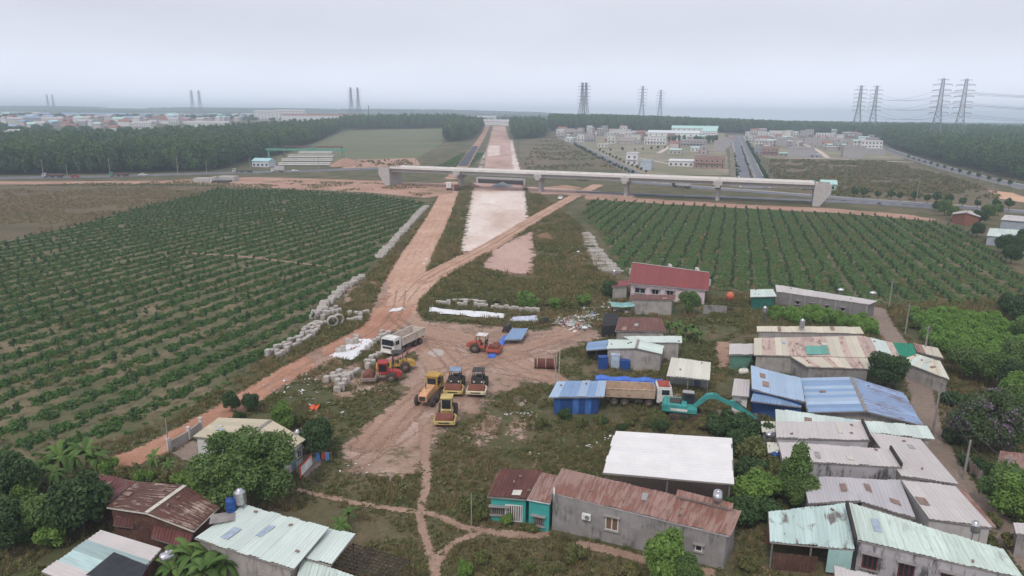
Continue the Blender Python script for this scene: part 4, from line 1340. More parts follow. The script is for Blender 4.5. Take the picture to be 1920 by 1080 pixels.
r, w = shed('open_shed', 'green clad lean-to shed against the end of the long grey building', [(1407, 557, 2.6), (1456, 556, 2.6), (1449, 542, 3.0), (1407, 543, 3.0)], rm_mint, plain('dark green cladding', (44, 104, 92), 0.7), 'shed')
# --- the cream and pink row
r, w = shed('village_house', 'cream metal roof house carrying a steel tank, behind the pinkish roof', [(1420, 622, 3.0), (1618, 626, 3.0), (1610, 613, 3.4), (1419, 612, 3.4)], rm_cream, wm_greyl)
r, w = shed('village_house', 'broad pinkish worn metal roof with rust flecks and one teal sheet', [(1414, 666, 2.8), (1634, 671, 2.8), (1615, 630, 3.3), (1414, 634, 3.3)], [rm_pinkr, rm_pinkr, rm_cream], wm_greyl)
A, B, C, D = (P3(p) for p in ((1513, 665, 2.93), (1555, 664, 2.93), (1549, 648, 3.13), (1509, 649, 3.13)))
roof_plane(r, A, B, C, D, rm_teal, name='skylight')
r, w = shed('village_house', 'short pink and cream roof before the broad pinkish one, grey wall', [(1514, 688, 2.4), (1633, 692, 2.4), (1624, 671, 2.75), (1480, 667, 2.75)], [rm_pinkr, rm_cream], wm_grey)
r, w = shed('village_shed', 'small grey roofed lean-to with green wall beside a round bush', [(1367, 665, 2.4), (1415, 665, 2.4), (1414, 645, 2.8), (1368, 645, 2.8)], rm_grey, wm_green)
r, w = shed('village_house', 'mint and pink sheet roof next to the green tarpaulin', [(1636, 668, 2.8), (1690, 675, 2.5), (1673, 643, 2.8), (1618, 630, 3.2)], [rm_mint, rm_pinkr], wm_greyl)
r, w = shed('tarp_canopy', 'bright green shade tarpaulin stretched between two roofs', [(1680, 672, 2.5), (1726, 682, 2.5), (1711, 645, 2.8), (1673, 643, 2.8)], rm_tarp, None, 'canopy', posts=True, wall=False, sheet=3.0)
r, w = shed('village_shed', 'small rust striped roof behind the green tarpaulin', [(1720, 660, 2.5), (1769, 672, 2.5), (1758, 653, 2.8), (1712, 643, 2.8)], [rm_rustpink, rm_cream], wm_greyl)
r, w = shed('village_house', 'cream and mint roof sagging over a dark lane-side shop front', [(1686, 676, 2.3), (1780, 712, 2.3), (1763, 678, 2.9), (1719, 664, 3.0)], [rm_cream, rm_mint, rm_wht2], wm_greyl)
q = P3((1503, 618, 3.3))
tank_v(q.x, q.y, 3.2, 'ribbed steel water tank standing on the cream roof', 1.6, 0.5, 0.5)
q = P(1431, 612)
tank_v(q.x, q.y, 0, 'steel water tank on a tall stand left of the cream roof', 1.3, 0.5, 2.6)
q = P3((1503, 680, 2.0))
tank_v(q.x, q.y, 0.4, 'small dark steel tank in the gap under the pinkish roof', 1.4, 0.42, 0.6)
# --- blue roofs
r, w = shed('village_house', 'pale blue roof house with dark blue front and awning', [(1410, 730, 3.2), (1508, 754, 3.0), (1500, 709, 3.5), (1408, 686, 3.8)], rm_bluel, wm_bluew)
A, B, C, D = (P3(p) for p in ((1408, 752, 2.2), (1502, 764, 2.2), (1500, 752, 2.7), (1412, 738, 2.7)))
roof_plane(r, A, B, C, D, rm_blue, name='awning')
r, w = gable('village_house', 'wide blue gable roof with rust streaks on its right slope', [(1514, 773, 2.7), (1501, 710, 2.7)], [(1624, 771, 3.7), (1596, 708, 3.7)], [(1731, 798, 2.7), (1695, 738, 2.7)], [rm_blue, rm_bluel], wm_greyl, rm2=rm_bluer, inset=0.5)
for t in (0.25, 0.6, 0.85):
    opening(r, w[0], w[5], t, 0.2, 1.2, 1.9, 'door', wm_greyl, random.choice([wm_bluew, m_dkpost]), 0)
    opening(r, w[5], w[4], t, 0.2, 1.0, 1.9, 'door', wm_greyl, random.choice([wm_bluew, m_dkpost]), 0)
r, w = shed('village_shed', 'small whitewashed block with flat slab left of the pale blue roof', [(1372, 742, 2.3), (1404, 744, 2.3), (1406, 712, 2.5), (1377, 710, 2.5)], rm_grey, wm_white)
opening(r, w[0], w[1], 0.35, 1.0, 0.5, 0.5, 'window', m_frame, m_glass, 0)
q = P3((1394, 700, 2.9))
tank_h(q.x, q.y, 2.4, 'cream horizontal water tank on the small whitewashed block', 1.6, 0.48, 0.1, 0.4, plain('cream tank', (214, 208, 194), 0.5))
# --- lower right rows
r, w = shed('village_house', 'long patched mint roof strip below the blue gable roof', [(1455, 792, 2.8), (1630, 812, 2.8), (1616, 789, 3.2), (1454, 767, 3.2)], [rm_mint, rm_patch, rm_mint], wm_greyl)
A, B, C, D = (P3(p) for p in ((1630, 811, 2.7), (1752, 824, 2.7), (1737, 799, 3.1), (1616, 789, 3.1)))
roof_plane(r, A, B, C, D, rm_mint, name='side_roof')
walls(r, [A, B, C, D], wm_greyl, 0.3, 'side_wall')
def row_house(label, near, far, hn, hf, rm, wm, para=None, **kw):
    A, B, C, D = (P3(p) for p in ((*near[0], hn), (*near[1], hn), (*far[1], hf), (*far[0], hf)))
    r = new_house('village_house', label, 'house', (A, B, C, D))
    roof_plane(r, A, B, C, D, rm, **kw)
    w = walls(r, [A, B, C, D], wm, 0.12)
    if para:
        up = Vector((0, 0, 0.18))
        wb(MB().beam(B + up, C + up, 0.18, 0.5), 'parapet', plain('black mould parapet', (66, 60, 58), 0.95), r)
    return r, w
r, w = row_house('smooth grey roof with black parapet edge, upper of the grey pair', ((1456, 821), (1632, 826)), ((1454, 791), (1616, 791)), 3.2, 3.5, rm_grey, wallmat('pale lilac wall', (186, 180, 182), 0.5, (130, 124, 122)), True)
r, w = row_house('smooth grey roof above a black stained wall, lower of the grey pair', ((1468, 864), (1690, 876)), ((1459, 829), (1669, 842)), 3.2, 3.5, rm_grey, wm_blk, True)
for px_, py_, k in ((1441, 812, 0), (1452, 851, 1)):
    q = P(px_, py_ + 40)
    lb = ['steel water tank beside the upper grey roof end', 'blue plastic water tank lying beside the lower grey roof'][k]
    t = tank_h(q.x, q.y, 0, lb, 1.3, 0.42, 0.1, 2.0, m_blueb if k else None)
    A, B, C, D = (P3(p) for p in ((px_ - 12, py_ - 2, 2.0), (px_ + 14, py_, 2.0), (px_ + 13, py_ - 20, 2.3), (px_ - 14, py_ - 22, 2.3)))
    r2 = new_house('lean_to', ['pale lean-to roof at the end of the upper grey roof', 'pale lean-to roof at the end of lower grey roof'][k], 'shed', (A, B, C, D))
    roof_plane(r2, A, B, C, D, rm_wht2)
    walls(r2, [A, B, C, D], wm_grey, 0.2)
r, w = row_house('wide beige-grey roof stepping down to the lane, joined to grey pair', ((1690, 892), (1797, 908)), ((1630, 811), (1725, 824)), 2.9, 3.2, rm_grey, wm_greyl)
r, w = row_house('dappled fibre cement roof between the grey pair and mint roofs', ((1516, 944), (1612, 940)), ((1505, 893), (1598, 897)), 2.6, 2.9, rm_asb, wm_blk)
r, w = row_house('plain fibre cement roof with a chimney cap beside the dappled one', ((1614, 940), (1716, 972)), ((1598, 897), (1687, 901)), 2.6, 2.9, rm_asb, wm_greyl)
r, w = row_house('grey roof house with rust edged side on the lane corner', ((1742, 972), (1860, 990)), ((1690, 900), (1790, 912)), 3.0, 3.3, rm_grey, wallmat('pale grey end wall', (186, 180, 176), 0.4, (140, 132, 126)))
A, B, C, D = (P3(p) for p in ((1842, 985, 2.95), (1868, 988, 2.6), (1812, 924, 2.9), (1788, 912, 3.25)))
roof_plane(r, A, D, C, B, rm_rustpink, name='side_roof')
r, w = row_house('big pale mint roof over a mouldy wall with dark red windows', ((1607, 1013), (1916, 1084)), ((1590, 943), (1878, 1030)), 3.3, 4.0, rm_mint2, wm_blk, False)
a_, d_ = P3((1607, 1013, 3.5)), P3((1590, 943, 4.2))
wb(MB().beam(a_ + Vector((-0.1, 0, 0)), d_ + Vector((-0.1, 0, 0)), 0.2, 0.5), 'parapet', plain('black mould parapet', (66, 60, 58), 0.95), r)
m_redf = plain('dark red frame', (104, 46, 44), 0.7)
for t in (0.09, 0.33, 0.6):
    opening(r, w[0], w[1], t, 1.0, 1.1, 1.3, 'window', m_redf, m_glass, 2)
r, w = shed('open_shed', 'flaking mint roof carport with brick wall and plank gate', [(1444, 1016, 2.6), (1601, 1031, 2.6), (1586, 944, 3.3), (1441, 960, 3.0)], [rm_mintfl], None, 'carport', posts=True, wall=False)
A, B, C, D = (P3(p) for p in ((1444, 1016, 2.6), (1601, 1031, 2.6), (1586, 944, 3.3), (1441, 960, 3.0)))
wb(MB().beam((A.lerp(B, 0.72)).lerp(D, 0.02) - Vector((0, 0, 1.2)), A.lerp(B, 0.99) - Vector((0, 0, 1.2)), 0.1, 2.2), 'side_panel', wm_mintw, r)
q0, q1 = A.lerp(B, 0.06), A.lerp(B, 0.6)
for k in range(16):
    p0, p1 = q0.lerp(q1, k / 16), q0.lerp(q1, (k + 0.85) / 16)
    wb(MB().beam((p0.x, p0.y + 0.1, 0.8), (p1.x, p1.y + 0.1, 0.8), 0.04, 1.6), 'plank', wm_rustw, r)
EXCL.append([tuple(v[:2]) for v in (A, B, C, D)])
wb(MB().prism([tuple(v[:2]) for v in (D.lerp(A, 0.1), C.lerp(B, 0.1), C, D)], 0, 2.6), 'back_wall', wm_brick, r)
r, w = row_house('low grey roof at the foot of the big mint roof', ((1568, 1110), (1680, 1130)), ((1564, 1062), (1650, 1082)), 2.4, 2.6, rm_grey, wm_blk)
q = P(1818, 1040)
tank_v(q.x, q.y, 0, 'squat steel water tank on a stand by the lane corner house', 0.9, 0.55, 2.4)
r, w = shed('village_house', 'mint walled house with rust striped roof right of the lane', [(1870, 874, 2.8), (1985, 890, 2.8), (1985, 862, 3.2), (1876, 845, 3.2)], [rm_rustpink, rm_rust], wm_mintw)
r, w = row_house('dark roofed shed beyond the lane at the purple flowered tree', ((1905, 1000), (1990, 1010)), ((1900, 980), (1985, 985)), 2.2, 2.6, rm_grey, wm_grey)
# --- far right edge
r, w = shed('village_house', 'pale grey two level house with flat roofs at the plantation edge', [(1876, 412, 4.6), (1945, 418, 4.6), (1950, 408, 4.8), (1884, 403, 4.8)], rm_grey, wallmat('pale blue grey wall', (160, 164, 172), 0.3, (130, 130, 134)))
A, B, C, D = (P3(p) for p in ((1850, 442, 2.8), (1940, 450, 2.8), (1940, 433, 3.0), (1856, 428, 3.0)))
roof_plane(r, A, B, C, D, rm_mint, name='lower_roof')
walls(r, [A, B, C, D], wallmat('pale blue grey wall', (160, 164, 172), 0.3), 0.2, 'lower_wall')
r, w = gable('thatched_hut', 'small open hut with a pale gabled roof among bushes', [(1788, 398, 3.0), (1784, 402, 3.0)], [(1816, 394, 4.6), (1812, 399, 4.6)], [(1842, 402, 3.0), (1838, 407, 3.0)], rm_grey, wm_brick, 'hut')

# --- small yard things about the pink house and the lane
fence_wall('low mouldy cement wall right of the pink house', [(1318, 588), (1362, 590)], 1.7, wm_grey, 1, posts=False)
t = thing('spirit_house', 'small orange-roofed tank tower beside the pink house yard', 'tower', P(1366, 590))
for sx in (-0.5, 0.5):
    for sy in (-0.5, 0.5):
        MB().beam((sx, sy, 0), (sx, sy, 3.0), 0.1, 0.1).build('leg', m_dkpost, t)
MB().box((0, 0, 3.05), (1.4, 1.4, 0.1)).build('platform', m_dkpost, t)
MB().lathe([(0.02, 4.5), (0.35, 4.35), (0.65, 4.0), (0.68, 3.12), (0.02, 3.1)], 14).build('tank_body', plain('faded orange plastic', (206, 108, 84), 0.6), t)
t = thing('cloth_rack', 'blue and red cloths hung on the small yard wall of the white house', 'laundry', P(606, 872))
MB().beam((-0.9, 0, 0), (-0.9, 0, 1.5), 0.06, 0.06).beam((-0.9, 0, 1.45), (0.9, 0, 1.45), 0.04, 0.04).beam((0.9, 0, 0), (0.9, 0, 1.5), 0.06, 0.06).build('rail', m_post, t)
for x_, c_, h_ in ((-0.5, (74, 110, 170), 1.0), (0.1, (160, 70, 70), 0.7), (0.5, (90, 130, 180), 0.9)):
    MB().add([(x_ - 0.22, -0.06, 1.46), (x_, -0.1, 1.47), (x_ + 0.22, -0.06, 1.46), (x_ - 0.2, -0.1, 1.46 - h_), (x_ + 0.03, -0.02, 1.44 - h_), (x_ + 0.24, -0.09, 1.46 - h_)], [(0, 1, 4, 3), (1, 2, 5, 4)]).build('cloth', plain('cloth %d' % c_[0], c_, 0.9), t)
t = thing('junk_rack', 'junk rack under a torn teal tarpaulin beside the grey cement shed', 'rack', P(1166, 590))
for sx in (-2.0, 2.0):
    for sy in (-1.0, 1.0):
        MB().beam((sx, sy, 0), (sx, sy, 2.0), 0.08, 0.08).build('post', m_dkpost, t)
MB().add([(-2.2, -1.2, 1.9), (0, -1.2, 1.75), (2.2, -1.2, 2.0), (-2.2, 1.2, 2.2), (0.3, 1.2, 2.0), (2.2, 1.2, 2.3)], [(0, 1, 4, 3), (1, 2, 5, 4)]).build('tarpaulin', plain('torn teal tarpaulin', (128, 168, 164), 0.8, var=0.3), t)
for k in range(7):
    MB().box((random.uniform(-1.6, 1.6), random.uniform(-0.7, 0.7), 0.3 + 0.5 * random.random()), (random.uniform(0.4, 1.0), random.uniform(0.4, 0.8), random.uniform(0.4, 0.8)), random.uniform(0, 3)).build('crate', random.choice([wm_dark, m_frame, m_post, PATCHM[1]]), t)
lab_f = [P(1800, 868), P(1815, 885), P(1832, 905), P(1848, 925)]
t = thing('plank_fence', 'rough grey plank fence beside the lane below the purple tree', 'fence', lab_f[0])
for i in range(3):
    for k in range(7):
        p0, p1 = lab_f[i].lerp(lab_f[i + 1], k / 7), lab_f[i].lerp(lab_f[i + 1], (k + 0.82) / 7)
        hh = 1.3 + 0.35 * random.random()
        wb(MB().beam(p0 + Vector((0, 0, hh / 2)), p1 + Vector((0, 0, hh / 2)), 0.04, hh), 'plank', random.choice([PATCHM[0], PATCHM[1], m_post]), t)
# ================================================================== vehicles and plant
m_tyre = plain('dusty tyre rubber', (70, 64, 60), 0.95, var=0.2, dirt=0.5, dirtc=(140, 116, 100))
m_rim = plain('dusty wheel rim', (150, 128, 112), 0.8, dirt=0.5)
m_drum = plain('rusty steel drum', (122, 74, 60), 0.75, 0.2, var=0.2, dirt=0.5, dirtc=(160, 126, 108))
m_blk = plain('dusty black paint', (62, 59, 58), 0.7, dirt=0.7, dirtc=(120, 104, 92))
m_yel = plain('worn yellow paint', (184, 146, 72), 0.7, dirt=0.75, dirtc=(146, 118, 100))
m_yel2 = plain('pale yellow paint', (192, 170, 108), 0.7, dirt=0.7, dirtc=(146, 118, 100))
m_cream = plain('cream paint', (210, 200, 166), 0.55, dirt=0.4)
m_org = plain('faded orange paint', (176, 88, 68), 0.7, dirt=0.7, dirtc=(150, 118, 102))
m_redp = plain('red paint', (162, 56, 54), 0.65, dirt=0.6, dirtc=(146, 112, 98))
m_wht = plain('white vehicle paint', (218, 214, 208), 0.5, dirt=0.6, dirtc=(168, 146, 130))
m_glas = plain('vehicle glass', (40, 44, 50), 0.12, var=0.3, dirt=0.2, dirtc=(130, 120, 112))
m_chas = plain('dark chassis steel', (66, 60, 58), 0.8, dirt=0.5, dirtc=(130, 104, 88))
m_tealp = plain('teal excavator paint', (64, 148, 142), 0.65, dirt=0.6, dirtc=(120, 120, 108))
m_lamp = plain('headlamp lens', (226, 224, 214), 0.25, dirt=0.1)
m_rustp = plain('rust eaten paint', (184, 160, 138), 0.8, var=0.2, scale=0.7, dirt=1.0, dirtc=(132, 78, 54))
m_bluep = plain('grey blue canopy', (128, 146, 168), 0.6, dirt=0.3)

def wheel(root, x, y, r, w, rim=m_rim, side=1):
    prof = [(r * 0.55, -w / 2), (r * 0.9, -w / 2), (r, -w * 0.36), (r, w * 0.36), (r * 0.9, w / 2), (r * 0.55, w / 2)]
    wm_ = MB().lathe(prof, 22, (0, 0, 0), 'Y')
    # tread lugs
    for k in range(14):
        a = 2 * math.pi * k / 14
        wm_.box((r * math.cos(a), 0, r * math.sin(a)), (0.05, w * 0.7, 0.07), 0, Matrix.Rotation(-a, 3, 'Y'))
    o = wm_.build('wheel', m_tyre, root, (x, y, r))
    MB().lathe([(0.02, -w * 0.28), (r * 0.25, -w * 0.3), (r * 0.3, -w * 0.18), (r * 0.56, -w * 0.36), (r * 0.56, w * 0.36), (r * 0.3, w * 0.18), (r * 0.25, w * 0.3), (0.02, w * 0.28)], 16, (0, 0, 0), 'Y').build('rim', rim, o)
    return o

def roller(label, loc, rz, body, frame, cab, group=None, hoodc=None, scale=1.0, name='road_roller'):
    """single drum roller, drum forward (+x)"""
    t = thing(name, label, 'road roller', loc, rz, group, scale)
    MB().lathe([(0.02, -1.06), (0.6, -1.06), (0.76, -1.05), (0.77, -1.0), (0.77, 1.0), (0.76, 1.05), (0.6, 1.06), (0.02, 1.06)], 28, (1.75, 0, 0.77), 'Y').build('drum', m_drum, t)
    m = MB()
    for s in (-1, 1):
        m.cbox((1.7, s * 1.22, 0.72), (2.0, 0.2, 0.5), 0.05)
    m.cbox((2.68, 0, 0.72), (0.22, 2.3, 0.46), 0.05)
    m.cbox((0.72, 0, 0.78), (0.28, 2.3, 0.55), 0.05)
    m.cbox((0.4, 0, 0.75), (0.7, 0.7, 0.4), 0.05)
    fr = m.build('drum_frame', frame, t)
    MB().box((2.802, 0, 0.74), (0.012, 1.3, 0.16)).build('maker_plate', m_blk, fr)
    for s in (-1, 1):
        wheel(t, -1.35, s * 0.86, 0.76, 0.55, m_rim)
    hc = hoodc or body
    m = MB()
    m.extrude_y([(-2.75, 0.75), (-0.5, 0.65), (-0.5, 1.65), (-0.9, 1.75), (-2.3, 1.55), (-2.8, 1.25)], -0.58, 0.58)
    hd = m.build('engine_hood', hc, t)
    MB().box((-2.80, 0, 1.0), (0.06, 0.9, 0.42)).build('grille', m_blk, hd)
    MB().tube((-1.6, 0.35, 1.6), (-1.6, 0.35, 2.25), 0.05, n=8).build('exhaust', m_chas, hd)
    MB().cbox((-0.4, 0, 0.95), (1.3, 1.5, 0.3), 0.05).build('platform', frame, t)
    if cab == 'cab':
        cb = MB().cbox((-0.25, 0, 1.95), (1.3, 1.35, 1.7), 0.1).build('cab', body, t)
        MB().box((0.405, 0, 2.1), (0.03, 1.08, 1.15)).build('windscreen', m_glas, cb)
        for s in (-1, 1):
            MB().box((-0.25, s * 0.68, 2.15), (1.0, 0.03, 1.0)).build('side_window', m_glas, cb)
        MB().box((-0.905, 0, 2.2), (0.03, 1.0, 0.8)).build('rear_window', m_glas, cb)
        MB().cbox((-0.25, 0, 2.86), (1.5, 1.5, 0.12), 0.04).build('roof', body, cb)
    else:
        cp = MB().cbox((-0.3, 0, 2.85), (1.7, 1.6, 0.12), 0.05).build('canopy', cab, t)
        for sx in (-1.05, 0.42):
            for s in (-1, 1):
                MB().beam((sx, s * 0.68, 1.0), (sx, s * 0.68, 2.8), 0.08, 0.08).build('post', m_blk, cp)
        st = MB().cbox((-0.45, 0, 1.32), (0.55, 0.6, 0.18), 0.05).cbox((-0.72, 0, 1.65), (0.14, 0.6, 0.6), 0.05).build('seat', m_blk, t)
        MB().box((0.3, 0, 1.5), (0.15, 1.2, 1.0)).build('control_panel', m_blk, t)
    for s in (-1, 1):
        MB().lathe([(0.02, 0.03), (0.1, 0.02), (0.11, -0.06)], 10, (0.45, s * 0.5, 1.35), 'X').build('headlight', m_lamp, t)
        MB().beam((0.1, s * 0.78, 1.1), (0.1, s * 0.78, 1.55), 0.05, 0.05).build('handrail', m_yel2, t)
    return t

Z = 0.035
def at(px, py, z=Z):
    p = P(px, py)
    return (p.x, p.y, z)
roller('road roller with rust drum, pale yellow frame and grey-blue canopy', at(854, 731), R(-93), m_blk, m_yel2, m_bluep)
roller('road roller with cream frame and black open cab, parked apart by the dirt track', at(897, 732), R(-95), m_blk, m_cream, m_blk)
roller('yellow cabbed road roller behind the grader, drum toward the weeds', at(838, 786), R(-92), m_yel2, m_yel2, 'cab')
roller('bright red road roller parked across from the yellow grader', at(716, 715), R(186), m_redp, plain('dusty grey frame', (140, 126, 116), 0.8), 'cab', hoodc=m_redp)
roller('yellow and black road roller half hidden behind the bright red one', at(742, 695), R(190), m_blk, m_yel, m_blk, hoodc=m_yel)
roller('faded orange road roller with white sheet over its cab', at(908, 660), R(-14), m_org, m_org, plain('dirty white sheet', (214, 208, 204), 0.9), hoodc=m_org)

def grader(label, loc, rz):
    t = thing('motor_grader', label, 'grader', loc, rz)
    for x in (-2.3, -0.75):
        for s in (-1, 1):
            wheel(t, x, s * 1.05, 0.68, 0.42)
    for s in (-1, 1):
        wheel(t, 4.0, s * 1.0, 0.66, 0.4)
    e = MB()
    e.extrude_y([(-3.2, 0.9), (0.2, 0.9), (0.2, 1.95), (-2.6, 1.85), (-3.2, 1.6)], -0.55, 0.55)
    eh = e.build('engine_hood', plain('faded grader hood', (204, 152, 112), 0.6, dirt=0.5), t)
    MB().box((-3.22, 0, 1.3), (0.05, 0.8, 0.6)).build('grille', m_blk, eh)
    MB().tube((-1.4, 0.2, 1.9), (-1.4, 0.2, 2.7), 0.06, n=8).build('exhaust', m_chas, eh)
    c = MB().cbox((0.95, 0, 2.05), (1.5, 1.5, 1.9), 0.08).build('cab', m_yel, t)
    MB().box((0.185, 0, 2.3), (0.03, 1.15, 0.9)).build('rear_window', m_glas, c)
    MB().box((1.715, 0, 2.2), (0.03, 1.15, 1.1)).build('windscreen', m_glas, c)
    for s in (-1, 1):
        MB().box((0.95, s * 0.765, 2.25), (1.15, 0.03, 1.0)).build('side_window', m_glas, c)
    MB().cbox((0.95, 0, 3.04), (1.75, 1.75, 0.14), 0.05).build('roof', m_yel, c)
    MB().beam((1.7, 0, 1.5), (4.2, 0, 1.75), 0.36, 0.4).beam((4.1, 0, 1.8), (4.1, 0, 0.7), 0.35, 0.35).build('main_frame', m_yel, t)
    MB().beam((4.0, -1.0, 0.68), (4.0, 1.0, 0.68), 0.25, 0.22).build('front_axle', m_yel, t)
    # circle, drawbar and curved blade
    MB().lathe([(0.55, 0.95), (0.75, 0.95), (0.75, 1.05), (0.55, 1.05), (0.55, 0.95)], 20, (2.4, 0, 0)).beam((2.4, 0.4, 1.0), (4.0, 0, 1.0), 0.12, 0.12).beam((2.4, -0.4, 1.0), (4.0, 0, 1.0), 0.12, 0.12).build('circle', m_yel, t)
    prof = [(0.0, 0.12), (0.16, 0.22), (0.2, 0.45), (0.12, 0.7), (0.05, 0.7), (0.12, 0.45), (0.08, 0.25), (-0.06, 0.15)]
    bl = MB().extrude_y(prof, -1.7, 1.7)
    r_ = Matrix.Rotation(R(28), 3, 'Z')
    bl.v = [tuple(r_ @ Vector(v) + Vector((2.3, 0, 0))) for v in bl.v]
    bl.build('blade', plain('bright worn steel', (150, 132, 120), 0.5, 0.4), t)
    for s in (-1, 1):
        MB().tube((2.6, s * 0.6, 2.2), (2.5, s * 0.5, 1.0), 0.05, n=8).build('hydraulic_ram', m_blk, t)
    MB().beam((3.2, -0.9, 2.15), (3.2, 0.9, 2.15), 0.08, 0.08).beam((3.2, 0, 1.65), (3.2, 0, 2.2), 0.1, 0.1).build('lamp_bar', m_yel, t)
    return t
grader('worn yellow motor grader with square cab among the parked rollers', at(809, 748), R(76))

def dump_truck(label, loc, rz, cabm, bedm, axles, L=8.8, bed_h=1.35, rust_roof=None, scale=1.0, name='dump_truck', open_bed=True, tilt=0.0):
    """cab-over tipper, front at +x; axles = x positions"""
    t = thing(name, label, 'truck', loc, rz, None, scale)
    xf = L / 2
    m = MB()
    for s in (-1, 1):
        m.beam((-xf + 0.3, s * 0.42, 0.95), (xf - 0.4, s * 0.42, 0.95), 0.16, 0.28)
    for x in np.linspace(-xf + 0.5, xf - 0.8, 5):
        m.beam((x, -0.42, 0.95), (x, 0.42, 0.95), 0.14, 0.2)
    m.build('chassis', m_chas, t)
    for x in axles:
        for s in (-1, 1):
            wheel(t, x, s * 1.02, 0.52, 0.36 if x > xf - 3.2 else 0.5)
    cx = xf - 1.0
    prof = [(xf - 2.0, 0.75), (xf - 0.08, 0.75), (xf, 1.0), (xf - 0.03, 1.75), (xf - 0.2, 2.75), (xf - 0.4, 2.88), (xf - 1.85, 2.88), (xf - 2.0, 2.7)]
    cb = MB().extrude_y(prof, -1.2, 1.2).build('cab', cabm, t)
    ang = math.atan2(0.17, 1.0)
    MB().box((xf - 0.095, 0, 2.24), (0.04, 2.1, 0.88), 0, Matrix.Rotation(-ang, 3, 'Y')).build('windscreen', m_glas, cb)
    for s in (-1, 1):
        d = MB().cbox((cx, s * 1.21, 1.75), (1.35, 0.05, 1.7), 0.02).build('door', cabm, cb)
        MB().box((cx + 0.05, s * 1.245, 2.2), (0.95, 0.03, 0.66)).build('side_window', m_glas, cb)
        MB().cbox((xf + 0.02, s * 0.92, 1.0), (0.08, 0.34, 0.2), 0.03).build('headlight', m_lamp, cb)
        MB().beam((xf - 0.1, s * 1.2, 2.6), (xf + 0.2, s * 1.38, 2.5), 0.03, 0.03).cbox((xf + 0.2, s * 1.4, 2.25), (0.08, 0.2, 0.45), 0.02).build('mirror', m_blk, cb)
    MB().box((xf + 0.005, 0, 1.45), (0.03, 1.7, 0.34)).build('grille', m_blk, cb)
    MB().cbox((xf + 0.02, 0, 0.72), (0.22, 2.42, 0.34), 0.06).build('bumper', cabm, cb)
    MB().cbox((xf - 1.1, 0, 2.91), (1.5, 2.2, 0.06), 0.02).build('roof', rust_roof or cabm, cb)
    # tipping body: floor, sides with ribs, headboard, tailgate
    x0, x1, w, z0 = -xf, xf - 2.25, 1.22, 1.3
    bd = MB().box(((x0 + x1) / 2, 0, z0), (x1 - x0, 2 * w, 0.14)).box((x1 - 0.04, 0, z0 + bed_h / 2 + 0.1), (0.09, 2 * w, bed_h + 0.2))
    bd = bd.beam((x1 - 0.3, 0, z0 + bed_h + 0.35), (x1 + 0.9, 0, z0 + bed_h + 0.35), 2 * w, 0.06).beam((x1, 0, z0 + bed_h), (x1, 0, z0 + bed_h + 0.38), 0.1, 2 * w) if not open_bed else bd
    bed = bd.build('tipping_body', bedm, t)
    for s in (-1, 1):
        sd = MB().box(((x0 + x1) / 2, s * w, z0 + bed_h / 2), (x1 - x0, 0.08, bed_h)).build('side_wall', bedm, bed)
        n = 8
        for k in range(n + 1):
            x = x0 + 0.12 + (x1 - x0 - 0.24) * k / n
            MB().box((x, s * (w + 0.07), z0 + bed_h / 2), (0.12, 0.1, bed_h)).build('rib', bedm, bed)
        MB().beam((x0, s * (w + 0.03), z0 + bed_h + 0.02), (x1, s * (w + 0.03), z0 + bed_h + 0.02), 0.16, 0.1).build('top_rail', bedm, bed)
    MB().box((x0 + 0.03, 0, z0 + bed_h / 2), (0.08, 2 * w - 0.1, bed_h)).build('tailgate', bedm, bed)
    for s in (-1, 1):
        MB().cbox((0.2, s * 0.85, 0.8), (1.0, 0.45, 0.5), 0.06).build('fuel_tank', m_chas, t)
        MB().box((x0 + 0.1, s * 0.9, 0.9), (0.06, 0.4, 0.15)).build('tail_lamp', m_redp, t)
    return t
dump_truck('white dump truck with empty dusty bed parked among the concrete blocks', at(757, 654), R(-116), m_wht, plain('dusty white bed', (200, 188, 176), 0.7, var=0.15, scale=0.9, dirt=0.9, dirtc=(134, 98, 82)), [-3.0, -1.7, 1.6, 3.2], 8.6, bed_h=1.2)
t = dump_truck('old dump truck with rust eaten bed and red-brown cab roof', at(1192, 757), R(-5), m_wht, m_rustp, [-2.9, -1.55, 1.5, 3.3], 9.0, bed_h=1.1, rust_roof=plain('rusted cab roof', (148, 66, 54), 0.8, var=0.3, dirt=0.4, dirtc=(200, 180, 170)))

